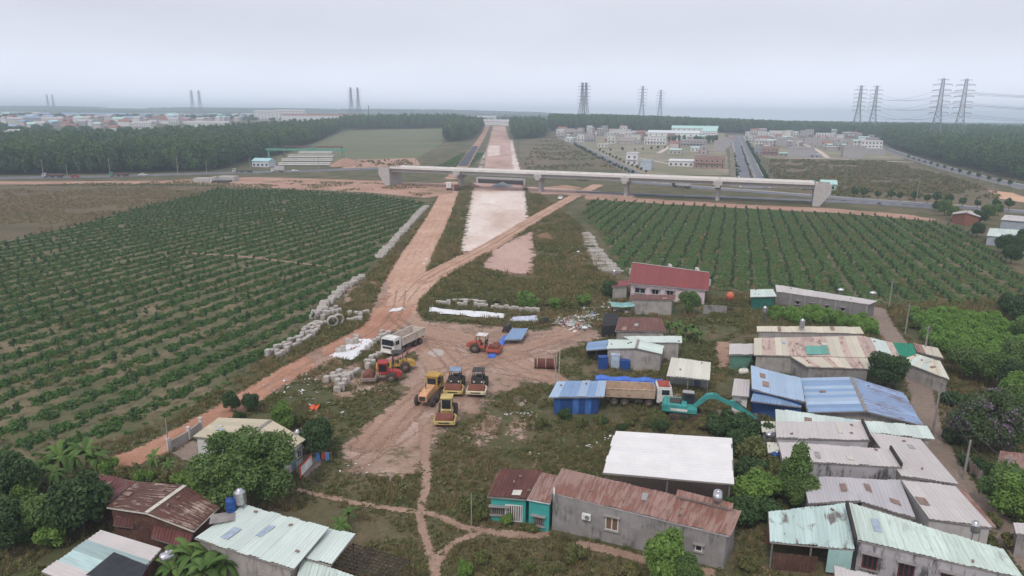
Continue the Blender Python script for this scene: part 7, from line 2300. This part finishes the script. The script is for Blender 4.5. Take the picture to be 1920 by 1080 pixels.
for px_, py_, s, k in ((1770, 405, 1.3, 'mid'), (1785, 412, 1.1, 'mid'), (1850, 412, 1.2, 'mid'), (1835, 420, 1.2, 'dark'), (1830, 445, 1.2, 'dark'), (1880, 475, 1.3, 'dark'), (1905, 480, 1.4, 'dark'), (1895, 495, 1.2, 'dark'), (1915, 460, 1.2, 'dark'), (1900, 600, 1.2, 'dark'), (1915, 612, 1.3, 'dark'), (1890, 590, 1.0, 'dark'), (1870, 405, 1.0, 'mid'), (1760, 398, 1.2, 'dark')):
    tree(k, lab, px_, py_, s, 'tree', 'bushes at the plantation edge')
lab = 'bright green young tree in the close planted block right of the lane'
Q = wpoly([(1705, 600), (1760, 596), (1880, 612), (1925, 660), (1925, 720), (1800, 700), (1740, 660)])
qa = np.array(Q)
for X in np.arange(qa[:, 0].min(), qa[:, 0].max(), 1.9):
    for Y in np.arange(qa[:, 1].min(), qa[:, 1].max(), 1.9):
        x, y = X + random.uniform(-0.5, 0.5), Y + random.uniform(-0.5, 0.5)
        if float(sdf_poly(np.array([x]), np.array([y]), Q)[0]) > 0:
            tree('young', lab, 0, 0, random.uniform(0.7, 1.0), 'tree', 'young trees right of the lane', 'young_tree', Vector((x, y, 0)))
lab = 'bright green young tree in the strip before the long grey building'
Q = wpoly([(1440, 590), (1530, 592), (1640, 612), (1650, 640), (1560, 612), (1440, 606)])
qa = np.array(Q)
for X in np.arange(qa[:, 0].min(), qa[:, 0].max(), 1.7):
    for Y in np.arange(qa[:, 1].min(), qa[:, 1].max(), 1.9):
        x, y = X + random.uniform(-0.4, 0.4), Y + random.uniform(-0.4, 0.4)
        if float(sdf_poly(np.array([x]), np.array([y]), Q)[0]) > 0:
            tree('young', lab, 0, 0, random.uniform(0.55, 0.85), 'tree', 'young trees before the grey building', 'young_tree', Vector((x, y, 0)))
# street trees
def along(px, n, kind, label, group, s=(0.8, 1.1), off=0.0):
    pts, w_ = smooth_path(wpoly(px), [1] * len(px), 6)
    a = np.array(pts)
    L = np.r_[0, np.cumsum(np.hypot(*np.diff(a, axis=0).T))]
    for d in np.linspace(0.02, 0.98, n) * L[-1]:
        d += random.uniform(-1.5, 1.5)
        x, y = np.interp(d, L, a[:, 0]), np.interp(d, L, a[:, 1])
        tree(kind, label, 0, 0, random.uniform(*s), 'tree', group, 'street_tree', Vector((x, y, 0)))
along([(1440, 350), (1427, 322), (1412, 292), (1400, 270)], 30, 'street', 'small dark street tree on the right footway of the avenue', 'avenue trees', (0.7, 1.15))
along([(1416, 352), (1406, 325), (1398, 300), (1390, 275)], 22, 'bush', 'low planted bush on the avenue median', 'median bushes', (0.7, 1.0))
along([(1382, 348), (1381, 318), (1377, 290)], 12, 'street', 'small street tree on the left footway of the avenue', 'left avenue trees', (0.5, 0.8))
along([(1190, 331), (1150, 313), (1112, 294), (1076, 274)], 26, 'street', 'small street tree lining the curving estate street', 'estate street trees', (0.6, 1.0))
along([(1214, 327), (1175, 309), (1130, 288)], 12, 'street', 'small street tree on the far side of the estate street', 'far estate street trees', (0.5, 0.8))
along([(1590, 370), (1700, 378), (1800, 388), (1900, 396)], 13, 'street', 'dark street tree on the footway of the right main road', 'right main road trees', (0.8, 1.3))
along([(1900, 352), (1840, 337), (1770, 318), (1700, 297)], 14, 'street', 'small street tree along the forest road', 'forest road trees', (0.6, 0.9))
along([(1120, 285), (1200, 283), (1260, 278)], 9, 'street', 'sparse young tree in the estate grass', 'estate grass trees', (0.6, 1.0))
along([(1250, 268), (1300, 271), (1345, 268)], 16, 'fir', 'dark tall tree of the row before the school', 'school trees', (0.9, 1.3))

# banana plants
def banana_meshes(seed):
    g = np.random.default_rng(seed)
    m = MB()
    for k in range(13):
        a = 2 * math.pi * k / 13 + g.random() * 0.5
        L = 1.7 + 1.0 * g.random()
        up = 0.5 + 0.7 * g.random()
        pts = []
        for i in range(8):
            f = i / 7
            r = L * f * (0.55 + 0.25 * up * 0)
            z = 1.6 + L * (up * f - 1.05 * f * f * (1.1 - 0.3 * up))
            wd = 0.21 * math.sin(math.pi * min(1, f * 0.92 + 0.08)) ** 0.6
            pts.append((r, z, wd))
        vs = []
        for r, z, wd in pts:
            cx, cy = r * math.cos(a), r * math.sin(a)
            sx, sy = -math.sin(a) * wd, math.cos(a) * wd
            vs += [(cx - sx, cy - sy, z - wd * 0.35), (cx, cy, z), (cx + sx, cy + sy, z - wd * 0.35)]
        fs = []
        for i in range(7):
            fs += [(3 * i, 3 * i + 1, 3 * i + 4, 3 * i + 3), (3 * i + 1, 3 * i + 2, 3 * i + 5, 3 * i + 4)]
        m.add(vs, fs)
    lm = m.mesh('leaves')
    lm.materials.append(lf_ban)
    tm = MB().tube((0, 0, -0.1), (0.05, 0.03, 1.8), 0.16, 0.09, 8).mesh('stem')
    tm.materials.append(plain('banana stem', (122, 124, 78), 0.8))
    return tm, lm
BAN = [banana_meshes(s) for s in (31, 32, 33)]
def banana(label, px, py, s, group):
    c = P(px, py)
    k = random.choice(BAN)
    t = thing('banana_plant', label, 'banana plant', (c.x, c.y, 0), random.uniform(0, 6), group, s)
    meshobj('stem', k[0], None, t)
    meshobj('leaves', k[1], None, t)
for px_, py_, s in ((345, 1080, 1.25), (372, 1092, 1.4), (400, 1085, 1.3), (425, 1098, 1.2), (330, 1110, 1.2), (390, 1120, 1.4), (440, 1075, 0.9)):
    banana('large banana plant before the broad mint roofed house', px_, py_, s, 'bananas before the mint roof')
for px_, py_, s in ((70, 905, 1.2), (95, 900, 1.0), (118, 892, 1.3), (142, 888, 1.1), (165, 885, 1.3), (182, 892, 1.1), (105, 915, 1.0), (290, 880, 0.8), (318, 893, 0.7)):
    banana('banana plant of the clump at the plantation corner', px_, py_, s, 'bananas at the plantation corner')
for px_, py_, s in ((1255, 632, 1.1), (1268, 635, 1.2), (1285, 640, 1.1), (1300, 638, 1.2), (1310, 648, 1.0), (1275, 650, 0.9)):
    banana('banana plant behind the pale mint roofs', px_, py_, s, 'bananas behind the mint roofs')
for px_, py_, s in ((640, 1010, 0.8), (655, 985, 0.7), (1720, 590, 0.8)):
    banana('lone small banana plant in the weeds', px_, py_, s, 'lone bananas')

# ---------------------------------------------------------------- stuff: scattered plants
SRC = {}
def source(key, meshes):
    c = bpy.data.collections.new('source_' + key)
    for i, me in enumerate(meshes):
        o = bpy.data.objects.new('source_%s_%02d' % (key, i), me)
        c.objects.link(o)
    SRC[key] = (c, len(meshes))
def scatter(name, label, cat, pts, scale, key, seed=0, tilt=0.12):
    g = np.random.default_rng(seed)
    n = len(pts)
    me = bpy.data.meshes.new(name)
    me.vertices.add(n)
    me.vertices.foreach_set('co', np.asarray(pts, np.float32).ravel())
    a = me.attributes.new('scl', 'FLOAT', 'POINT')
    a.data.foreach_set('value', np.asarray(scale, np.float32))
    a = me.attributes.new('rot', 'FLOAT_VECTOR', 'POINT')
    rot = np.stack([g.normal(0, tilt, n), g.normal(0, tilt, n), g.uniform(0, 6.283, n)], 1).astype(np.float32)
    a.data.foreach_set('vector', rot.ravel())
    a = me.attributes.new('pick', 'INT', 'POINT')
    a.data.foreach_set('value', g.integers(0, SRC[key][1], n).astype(np.int32))
    o = bpy.data.objects.new(name, me)
    link(o)
    tag(o, label, cat, None, 'stuff')
    ng = bpy.data.node_groups.new(name, 'GeometryNodeTree')
    ng.interface.new_socket('Geometry', in_out='INPUT', socket_type='NodeSocketGeometry')
    ng.interface.new_socket('Geometry', in_out='OUTPUT', socket_type='NodeSocketGeometry')
    gi, go = ng.nodes.new('NodeGroupInput'), ng.nodes.new('NodeGroupOutput')
    ci = ng.nodes.new('GeometryNodeCollectionInfo')
    ci.inputs['Collection'].default_value = SRC[key][0]
    ci.inputs['Separate Children'].default_value = True
    ci.inputs['Reset Children'].default_value = True
    ip = ng.nodes.new('GeometryNodeInstanceOnPoints')
    ip.inputs['Pick Instance'].default_value = True
    def attr(nm, dt):
        q = ng.nodes.new('GeometryNodeInputNamedAttribute')
        q.data_type = dt
        q.inputs['Name'].default_value = nm
        return q.outputs['Attribute']
    ng.links.new(gi.outputs[0], ip.inputs['Points'])
    ng.links.new(ci.outputs[0], ip.inputs['Instance'])
    ng.links.new(attr('pick', 'INT'), ip.inputs['Instance Index'])
    ng.links.new(attr('rot', 'FLOAT_VECTOR'), ip.inputs['Rotation'])
    ng.links.new(attr('scl', 'FLOAT'), ip.inputs['Scale'])
    ng.links.new(ip.outputs[0], go.inputs[0])
    md = o.modifiers.new('scatter', 'NODES')
    md.node_group = ng
    return o

def in_poly(pts, poly, m=0.0):
    return sdf_poly(pts[:, 0], pts[:, 1], poly) > m
def jitter_grid(poly, step, seed, jit=0.45):
    g = np.random.default_rng(seed)
    a = np.array(poly)
    xs, ys = np.arange(a[:, 0].min(), a[:, 0].max(), step), np.arange(a[:, 1].min(), a[:, 1].max(), step)
    X, Y = np.meshgrid(xs, ys)
    p = np.stack([X.ravel(), Y.ravel()], 1) + g.uniform(-jit, jit, (X.size, 2)) * step
    return p[in_poly(p, poly)]
def with_z(p, dz=0.0):
    return np.c_[p, T(p[:, 0], p[:, 1]) + dz]
def clear(p, m=0.3):
    """drops points on roads, paths, yards and in houses"""
    k = np.ones(len(p), bool)
    for poly in EXCL:
        a = np.array(poly)
        bb = (p[:, 0] > a[:, 0].min() - 1) & (p[:, 0] < a[:, 0].max() + 1) & (p[:, 1] > a[:, 1].min() - 1) & (p[:, 1] < a[:, 1].max() + 1) & k
        if bb.any():
            i = np.nonzero(bb)[0]
            k[i[sdf_poly(p[i, 0], p[i, 1], poly) > -m * 0.3]] = False
    for path, w_ in PATHS:
        a = np.array(path)
        q = max(w_)
        bb = (p[:, 0] > a[:, 0].min() - q) & (p[:, 0] < a[:, 0].max() + q) & (p[:, 1] > a[:, 1].min() - q) & (p[:, 1] < a[:, 1].max() + q) & k
        if bb.any():
            i = np.nonzero(bb)[0]
            e, _ = sdf_path(p[i, 0], p[i, 1], path, w_)
            k[i[e > -m]] = False
    return p[k]
def vnoise(p, s, seed):
    """smooth value noise 0..1"""
    g = np.random.default_rng(seed)
    tb = g.random((64, 64))
    q = p * s
    i = np.floor(q).astype(int)
    f = q - i
    f = f * f * (3 - 2 * f)
    a, b = tb[i[:, 0] % 64, i[:, 1] % 64], tb[(i[:, 0] + 1) % 64, i[:, 1] % 64]
    c, d = tb[i[:, 0] % 64, (i[:, 1] + 1) % 64], tb[(i[:, 0] + 1) % 64, (i[:, 1] + 1) % 64]
    return (a * (1 - f[:, 0]) + b * f[:, 0]) * (1 - f[:, 1]) + (c * (1 - f[:, 0]) + d * f[:, 0]) * f[:, 1]

def visible(p):
    d = np.c_[p[:, 0], p[:, 1], np.full(len(p), -CAM_H)] @ np.array(CM)
    px_ = 960 + 1280 * d[:, 0] / -d[:, 2]
    return (d[:, 2] < 0) & (px_ > -40) & (px_ < 1960)
def clump(seed, w, h, n, leaf, mat):
    g = np.random.default_rng(seed)
    return quads_mesh('clump', *leaf_cloud(g, n, blob_set(g, 5, w, h, -h * 0.1, 0.7, 0.5), leaf, 0.35), mat)
def blades(seed, n, h, spread, mat, w=0.05):
    g = np.random.default_rng(seed)
    a = g.uniform(0, 6.283, n)
    r = spread * np.sqrt(g.random(n))
    hh = h * (0.5 + 0.6 * g.random(n))
    base = np.stack([r * np.cos(a), r * np.sin(a), np.zeros(n)], 1)
    lean = np.stack([np.cos(a) * hh * 0.5 * g.random(n), np.sin(a) * hh * 0.5 * g.random(n), hh], 1)
    sd = np.stack([-np.sin(a), np.cos(a), np.zeros(n)], 1) * w
    return quads_mesh('blades', base + lean / 2, sd, lean / 2, mat)
source('cover', [clump(40 + i, 1.5, 0.5, 60, 0.2, lf_cov) for i in range(4)])
source('cover2', [clump(50 + i, 1.7, 0.55, 64, 0.22, lf_cov2) for i in range(4)])
source('weed', [clump(60 + i, 0.9, 0.5, 34, 0.16, lf_weed) for i in range(3)] + [blades(63 + i, 26, 0.55, 0.4, lf_weed, 0.03) for i in range(2)])
source('dry', [blades(70 + i, 30, 0.6, 0.5, lf_dry, 0.03) for i in range(3)] + [clump(74, 0.9, 0.5, 26, 0.14, lf_dry)])
source('scrub', [clump(80 + i, 3.2, 1.5, 60, 0.5, lf_dry if i == 1 else lf_weed) for i in range(3)])
def ftree(seed, w, h, n, leaf, mat):
    g = np.random.default_rng(seed)
    return quads_mesh('forest_tree', *leaf_cloud(g, n, blob_set(g, 9, w, h * 0.8, h * 0.2, 0.62, 0.46), leaf, 0.6), mat)
lf_for2 = leafmat('paler forest leaves', (58, 80, 48), (94, 112, 68), (84, 104, 60), patch=0.05)
lf_for3 = leafmat('dark forest leaves', (46, 64, 44), (76, 94, 62), patch=0.05)
source('forest', [ftree(90 + i, (7.5, 6.5, 8.5, 7, 6, 9)[i], (14, 15.5, 13, 14.5, 16.5, 12)[i], 420, 0.85, (lf_for, lf_for, lf_for3, lf_for3, lf_for2, lf_for)[i]) for i in range(6)])
source('farwood', [ftree(100 + i, 22, 13, 380, 1.7, lf_far) for i in range(4)])

# plantation rows
PHI = math.atan2(1373 - 960, 1280)
RD = np.array([math.sin(PHI), math.cos(PHI)])
RN = np.array([math.cos(PHI), -math.sin(PHI)])
LP_, RP_ = wpoly(LEFTF), wpoly(RIGHTF)
sap_pts = []
for poly, key, seed, dens, wid, SP, label in ((LP_, 'cover', 1, 2.6, 1.3, 4.9, 'strips of creeping cover crop between the rows of the left plantation'), (RP_, 'cover2', 2, 2.3, 1.42, 4.2, 'lush strips of cover crop between the rows of the right plantation')):
    a = np.array(poly)
    g = np.random.default_rng(seed)
    s, t = a @ RN, a @ RD
    pts = []
    for r0 in np.arange(math.floor(s.min() / 6) * 6, s.max(), SP):
        L = t.max() - t.min()
        n = int(L * dens * 2)
        q = np.stack([r0 + SP / 2 + g.normal(0, 0.12) + np.clip(g.normal(0, wid * 0.62, n), -wid, wid), g.uniform(t.min(), t.max(), n)], 1)
        pts.append(q[:, :1] * RN + q[:, 1:] * RD)
        tt = np.arange(t.min(), t.max(), 3.0)
        q = np.stack([r0 + g.normal(0, 0.2, len(tt)), tt + g.normal(0, 0.25, len(tt))], 1)
        q = q[g.random(len(q)) < 0.93]
        sp = q[:, :1] * RN + q[:, 1:] * RD
        sap_pts.append(sp[in_poly(sp, poly, 1.0)])
    p = np.concatenate(pts)
    p = p[in_poly(p, poly, 0.8)]
    nz = vnoise(p, 0.09, seed + 5) * 0.6 + vnoise(p, 0.31, seed + 6) * 0.4
    p = p[nz > (0.2 if key == 'cover' else 0.16)]
    p = clear(p)
    sc = 0.55 + 0.6 * np.random.default_rng(seed).random(len(p))
    scatter('cover_crop', label, 'ground cover', with_z(p, -0.05), sc, key, seed, 0.15)
for poly, seed in ((LP_, 61), (RP_, 62)):
    p = jitter_grid(poly, 1.5, seed)
    p = p[visible(p)]
    p = clear(p[vnoise(p, 0.12, seed) * 0.5 + vnoise(p, 0.5, seed + 1) * 0.5 > (0.6 if seed == 61 else 0.52)])
    scatter('row_weeds', 'low grass and weeds in the gaps between plantation rows', 'weeds', with_z(p, -0.02), 0.6 + 0.8 * np.random.default_rng(seed).random(len(p)), 'dry' if seed == 62 else 'weed', seed, 0.2)
sap = clear(np.concatenate(sap_pts))
dist = np.hypot(sap[:, 0], sap[:, 1])
order = np.argsort(dist)
order = order[visible(sap[order])]
def sapling_mesh(seed):
    g = np.random.default_rng(seed)
    bl = [(g.normal() * 0.1, g.normal() * 0.1, 1.0 + 0.32 * i, 0.5 - 0.04 * i, 0.5 - 0.04 * i, 0.32) for i in range(4)]
    c, u, v = leaf_cloud(g, 70, bl, 0.3, 0.3)
    return quads_mesh('crown', c, u, v, lf_sap)
SAPC = [sapling_mesh(s) for s in (200, 201, 202)]
SAPT = MB().tube((0, 0, 0), (0.02, 0, 1.6), 0.035, 0.02, 5).mesh('trunk')
SAPT.materials.append(m_bark)
lab = {0: 'young rubber sapling in a row of the left plantation', 1: 'young rubber sapling in a row of the right plantation'}
for i in order[:300]:
    x, y = sap[i]
    k = 0 if x < 0 else 1
    t = thing('rubber_sapling', lab[k], 'sapling', (x, y, 0), random.uniform(0, 6), ('left plantation saplings', 'right plantation saplings')[k], random.uniform(0.6, 0.95))
    meshobj('trunk', SAPT, None, t)
    meshobj('crown', random.choice(SAPC), None, t)
def joined(me_list):
    return me_list
source('sapling', SAPC)
rest = sap[order[300:]]
scatter('sapling_rows', 'rows of small rubber saplings across both plantations', 'saplings', with_z(rest), 0.55 + 0.3 * np.random.default_rng(5).random(len(rest)), 'sapling', 9, 0.08)

# forests
def wood(name, label, poly, step, key, seed, s=(0.8, 1.2), keep=1.0, nz=None):
    p = jitter_grid(poly, step, seed)
    g = np.random.default_rng(seed + 1)
    p = p[g.random(len(p)) < keep]
    if nz:
        p = p[vnoise(p, nz[0], seed) > nz[1]]
    p = p[visible(p)]
    scatter(name, label, 'forest', with_z(p, -0.3), s[0] + (s[1] - s[0]) * g.random(len(p)), key, seed, 0.05)
def mixpoly(front_px, back):
    """front edge in photo points, back edge as (photo column, distance)"""
    return wpoly(front_px) + [tuple(PX(*b)[:2]) for b in back]
wood('rubber_forest', 'dense dark rubber forest along the left main road', mixpoly([(-300, 331), (0, 329), (200, 326), (400, 321), (455, 306), (520, 290), (600, 263), (636, 246)], [(640, 1040), (560, 960), (400, 800), (200, 680), (0, 650), (-300, 640)]), 4.0, 'forest', 11, (0.75, 1.2))
wood('wood_patch', 'rounded wood left of the far roadbed', wpoly([(834, 268), (880, 263), (900, 250), (908, 240), (870, 236), (836, 240)]), 5.0, 'forest', 12)
wood('wood_patch', 'rounded wood right of the far roadbed', wpoly([(960, 262), (1018, 259), (1024, 246), (1010, 238), (958, 239)]), 5.0, 'forest', 13)
wood('tree_belt', 'hazy tree belt behind the far pasture', wpoly([(640, 244), (760, 242), (836, 240), (870, 236), (860, 232), (640, 235)]), 6.0, 'forest', 14)
wood('rubber_forest', 'wide dark forest behind the estate and along the forest road', mixpoly([(1030, 246), (1200, 250), (1360, 249), (1395, 250), (1560, 253), (1640, 262), (1664, 276), (1700, 287), (1780, 309), (1860, 327), (1940, 345), (2150, 390)], [(2150, 1000), (1900, 1150), (1700, 1300), (1400, 1500), (1200, 1500), (1030, 1400)]), 5.0, 'forest', 15, (0.85, 1.25))
wood('distant_woods', 'far woods and gardens fading into the haze', [tuple(PX(-200, 700)[:2]), tuple(PX(640, 1080)[:2]), tuple(PX(900, 1250)[:2]), tuple(PX(1030, 1300)[:2]), tuple(PX(2150, 1150)[:2]), tuple(PX(2200, 5000)[:2]), tuple(PX(-300, 5000)[:2])], 26.0, 'farwood', 16, (0.45, 0.85), 0.8, (0.0026, 0.42))
# scrub on open land
def scrub(poly, n_step, seed, thr, key='scrub', s=(0.5, 1.0), name='scrub', label='', m=0.5):
    p = jitter_grid(poly, n_step, seed)
    p = p[vnoise(p, 0.05, seed) * 0.6 + vnoise(p, 0.2, seed + 3) * 0.4 > thr]
    p = p[visible(p)]
    g = np.random.default_rng(seed)
    scatter(name, label, 'weeds', with_z(p, -0.03), s[0] + (s[1] - s[0]) * g.random(len(p)), key, seed, 0.15)
scrub(wpoly([(1444, 300), (1660, 303), (1790, 334), (1900, 372), (1700, 376), (1560, 366), (1444, 346)]), 3.2, 21, 0.40, s=(0.6, 1.3), label='dry brush covering the empty estate land')
scrub(wpoly([(985, 300), (1010, 262), (1050, 266), (1155, 316), (985, 318)]), 4, 22, 0.5, s=(0.5, 1.0), label='low brush beside the far roadbed')
scrub(wpoly([(655, 302), (760, 300), (780, 310), (655, 315)]), 3.5, 23, 0.35, s=(0.5, 0.9), label='brown brush along the pasture edge')
scrub(wpoly(BROWN), 1.7, 24, 0.4, 'dry', (0.7, 1.5), 'field_stubble', 'dry stubble and straw over the brown field', -9)
scrub(wpoly([(0, 349), (390, 338), (600, 340), (840, 348), (800, 370), (600, 357), (400, 349), (0, 349)]), 1.6, 25, 0.5, 'weed', (0.7, 1.5), 'strip_weeds', 'thin weeds on the laterite strip', -9)
# rows in the far field left of the roadbed
p = []
for r0 in np.arange(0, 14):
    a, b = PX(795 + r0 * 6.0, 455 + r0 * 2), PX(868 + r0 * 3.0, 640)
    t_ = np.linspace(0, 1, 60)[:, None]
    p.append(np.array(a[:2]) * (1 - t_) + np.array(b[:2]) * t_)
p = clear(np.concatenate(p) + rng.normal(0, 0.5, (840, 2)))
scatter('crop_rows', 'rows of low crop beside the far dirt road', 'crops', with_z(p), 1.0 + 0.5 * rng.random(len(p)), 'cover', 31)
# foreground weeds
NEAR = wpoly([(-60, 1130), (1980, 1130), (1980, 560), (1640, 575), (1440, 545), (1340, 560), (1160, 540), (1085, 420), (1000, 355), (840, 350), (800, 400), (700, 510), (600, 612), (300, 800), (-60, 900)])
for key, step, seed, thr, s, lb in (('weed', 0.62, 41, 0.45, (0.5, 1.25), 'green weeds and grass over the rough ground'), ('dry', 0.7, 42, 0.43, (0.5, 1.2), 'dry grass and straw coloured weeds over the rough ground')):
    p = jitter_grid(NEAR, step, seed)
    p = p[visible(p)]
    nzv = vnoise(p, 0.11, seed) * 0.5 + vnoise(p, 0.45, seed + 2) * 0.5
    keep = nzv > thr
    far = np.hypot(p[:, 0], p[:, 1])
    keep &= np.random.default_rng(seed).random(len(p)) < np.clip(130 / far, 0.25, 1)
    p = clear(p[keep], 0.15)
    g = np.random.default_rng(seed)
    scatter('ground_weeds', lb, 'weeds', with_z(p, -0.03), (s[0] + (s[1] - s[0]) * g.random(len(p))) * np.clip(np.hypot(p[:, 0], p[:, 1]) / 100, 0.8, 1.6), key, seed, 0.2)
# weeds that creep over the yard edges and along the roads
g = np.random.default_rng(77)
pe = []
for nm_, (path, w_) in zip(PNAMES, PATHS):
    if nm_ not in ('dirt_road', 'footpath', 'village_lane'):
        continue
    a = np.array(path)
    for i in range(len(a) - 1):
        if a[i, 1] > 330 or a[i, 1] < 30:
            continue
        L = math.hypot(*(a[i + 1] - a[i]))
        n = int(L * 3)
        f = g.random((n, 1))
        c = a[i] * (1 - f) + a[i + 1] * f
        t_ = (a[i + 1] - a[i]) / (L + 1e-9)
        o_ = np.array([t_[1], -t_[0]])
        sd = np.where(g.random((n, 1)) < 0.5, -1, 1)
        pe.append(c + o_ * sd * (w_[i] / 2 + g.normal(0.25, 0.45, (n, 1))))
pe = np.concatenate(pe)
pe = clear(pe, -0.35)
scatter('road_edge_weeds', 'short weeds growing along road and path edges', 'weeds', with_z(pe, -0.03), 0.35 + 0.5 * g.random(len(pe)), 'weed', 45, 0.2)

# ---------------------------------------------------------------- rubbish
m_junk = [plain('white litter', (220, 218, 216), 0.7, dirt=0.1), plain('grey litter', (168, 164, 162), 0.8), plain('mint litter', (170, 190, 180), 0.7), plain('red litter', (170, 90, 76), 0.8), plain('blue litter', (120, 140, 176), 0.7)]
def litter(label, zones, seed):
    g = random.Random(seed)
    meshes = []
    m = MB()
    for (px_, py_, rx, ry, n, s) in zones:
        for _ in range(n):
            p = P(px_ + g.gauss(0, rx), py_ + g.gauss(0, ry))
            k = s * g.uniform(0.4, 1.3)
            q = Matrix.Rotation(g.uniform(0, 6), 3, 'Z') @ Matrix.Rotation(g.gauss(0, 0.35), 3, 'X') @ Matrix.Rotation(g.gauss(0, 0.35), 3, 'Y')
            m.box((p.x, p.y, 0.1 + k * 0.12), (k, k * g.uniform(0.4, 0.9), 0.04 + 0.1 * g.random() * k), 0, q)
    o = m.build('litter', m_junk[seed % len(m_junk)], None)
    tag(o, label, 'rubbish', None, 'stuff')
HEAP = [(1065, 602, 16, 4, 70, 0.7), (1100, 590, 14, 8, 46, 0.8), (1120, 575, 12, 8, 36, 0.8), (1095, 612, 14, 5, 26, 0.7)]
for sd, nm in ((0, 'white'), (1, 'grey'), (2, 'pale green'), (3, 'reddish'), (4, 'bluish')):
    f = (1.0, 0.5, 0.4, 0.16, 0.14)[sd]
    litter('%s scraps scattered through the rubbish heap by the brown-red shed' % nm, [(a_, b_, c_, d_, int(n_ * f), s_) for a_, b_, c_, d_, n_, s_ in HEAP], sd)
litter('pale scraps strewn over the weedy ground of the site', [(1080, 486, 10, 14, 30, 0.7), (1090, 462, 8, 4, 14, 0.9), (985, 780, 14, 7, 12, 0.28), (960, 772, 6, 4, 6, 0.3), (1100, 835, 16, 5, 9, 0.25), (1135, 822, 8, 3, 5, 0.25), (540, 728, 26, 12, 34, 0.28), (600, 705, 26, 8, 20, 0.25), (1010, 800, 14, 5, 6, 0.22), (690, 870, 50, 16, 8, 0.2), (805, 492, 6, 4, 10, 0.5), (580, 770, 30, 20, 14, 0.4), (1000, 850, 14, 6, 5, 0.22)], 5)
litter('broken concrete pieces beside the junction and blocks', [(655, 575, 8, 5, 26, 0.3), (600, 690, 14, 5, 14, 0.25), (690, 735, 18, 6, 12, 0.25)], 6)
# ================================================================== haze
m_haze = bpy.data.materials.new('hazy air')
m_haze.use_nodes = True
nt = m_haze.node_tree
nt.nodes.clear()
ho = nt.nodes.new('ShaderNodeOutputMaterial')
pv = nt.nodes.new('ShaderNodeVolumePrincipled')
pv.inputs['Color'].default_value = (0.74, 0.87, 1.0, 1)
pv.inputs['Density'].default_value = 0.00031
pv.inputs['Anisotropy'].default_value = 0.0
nt.links.new(pv.outputs[0], ho.inputs['Volume'])
hz = MB().box((0, 3050, 56), (14400, 6600, 114)).build('haze', m_haze)
hz['kind'] = 'stuff'
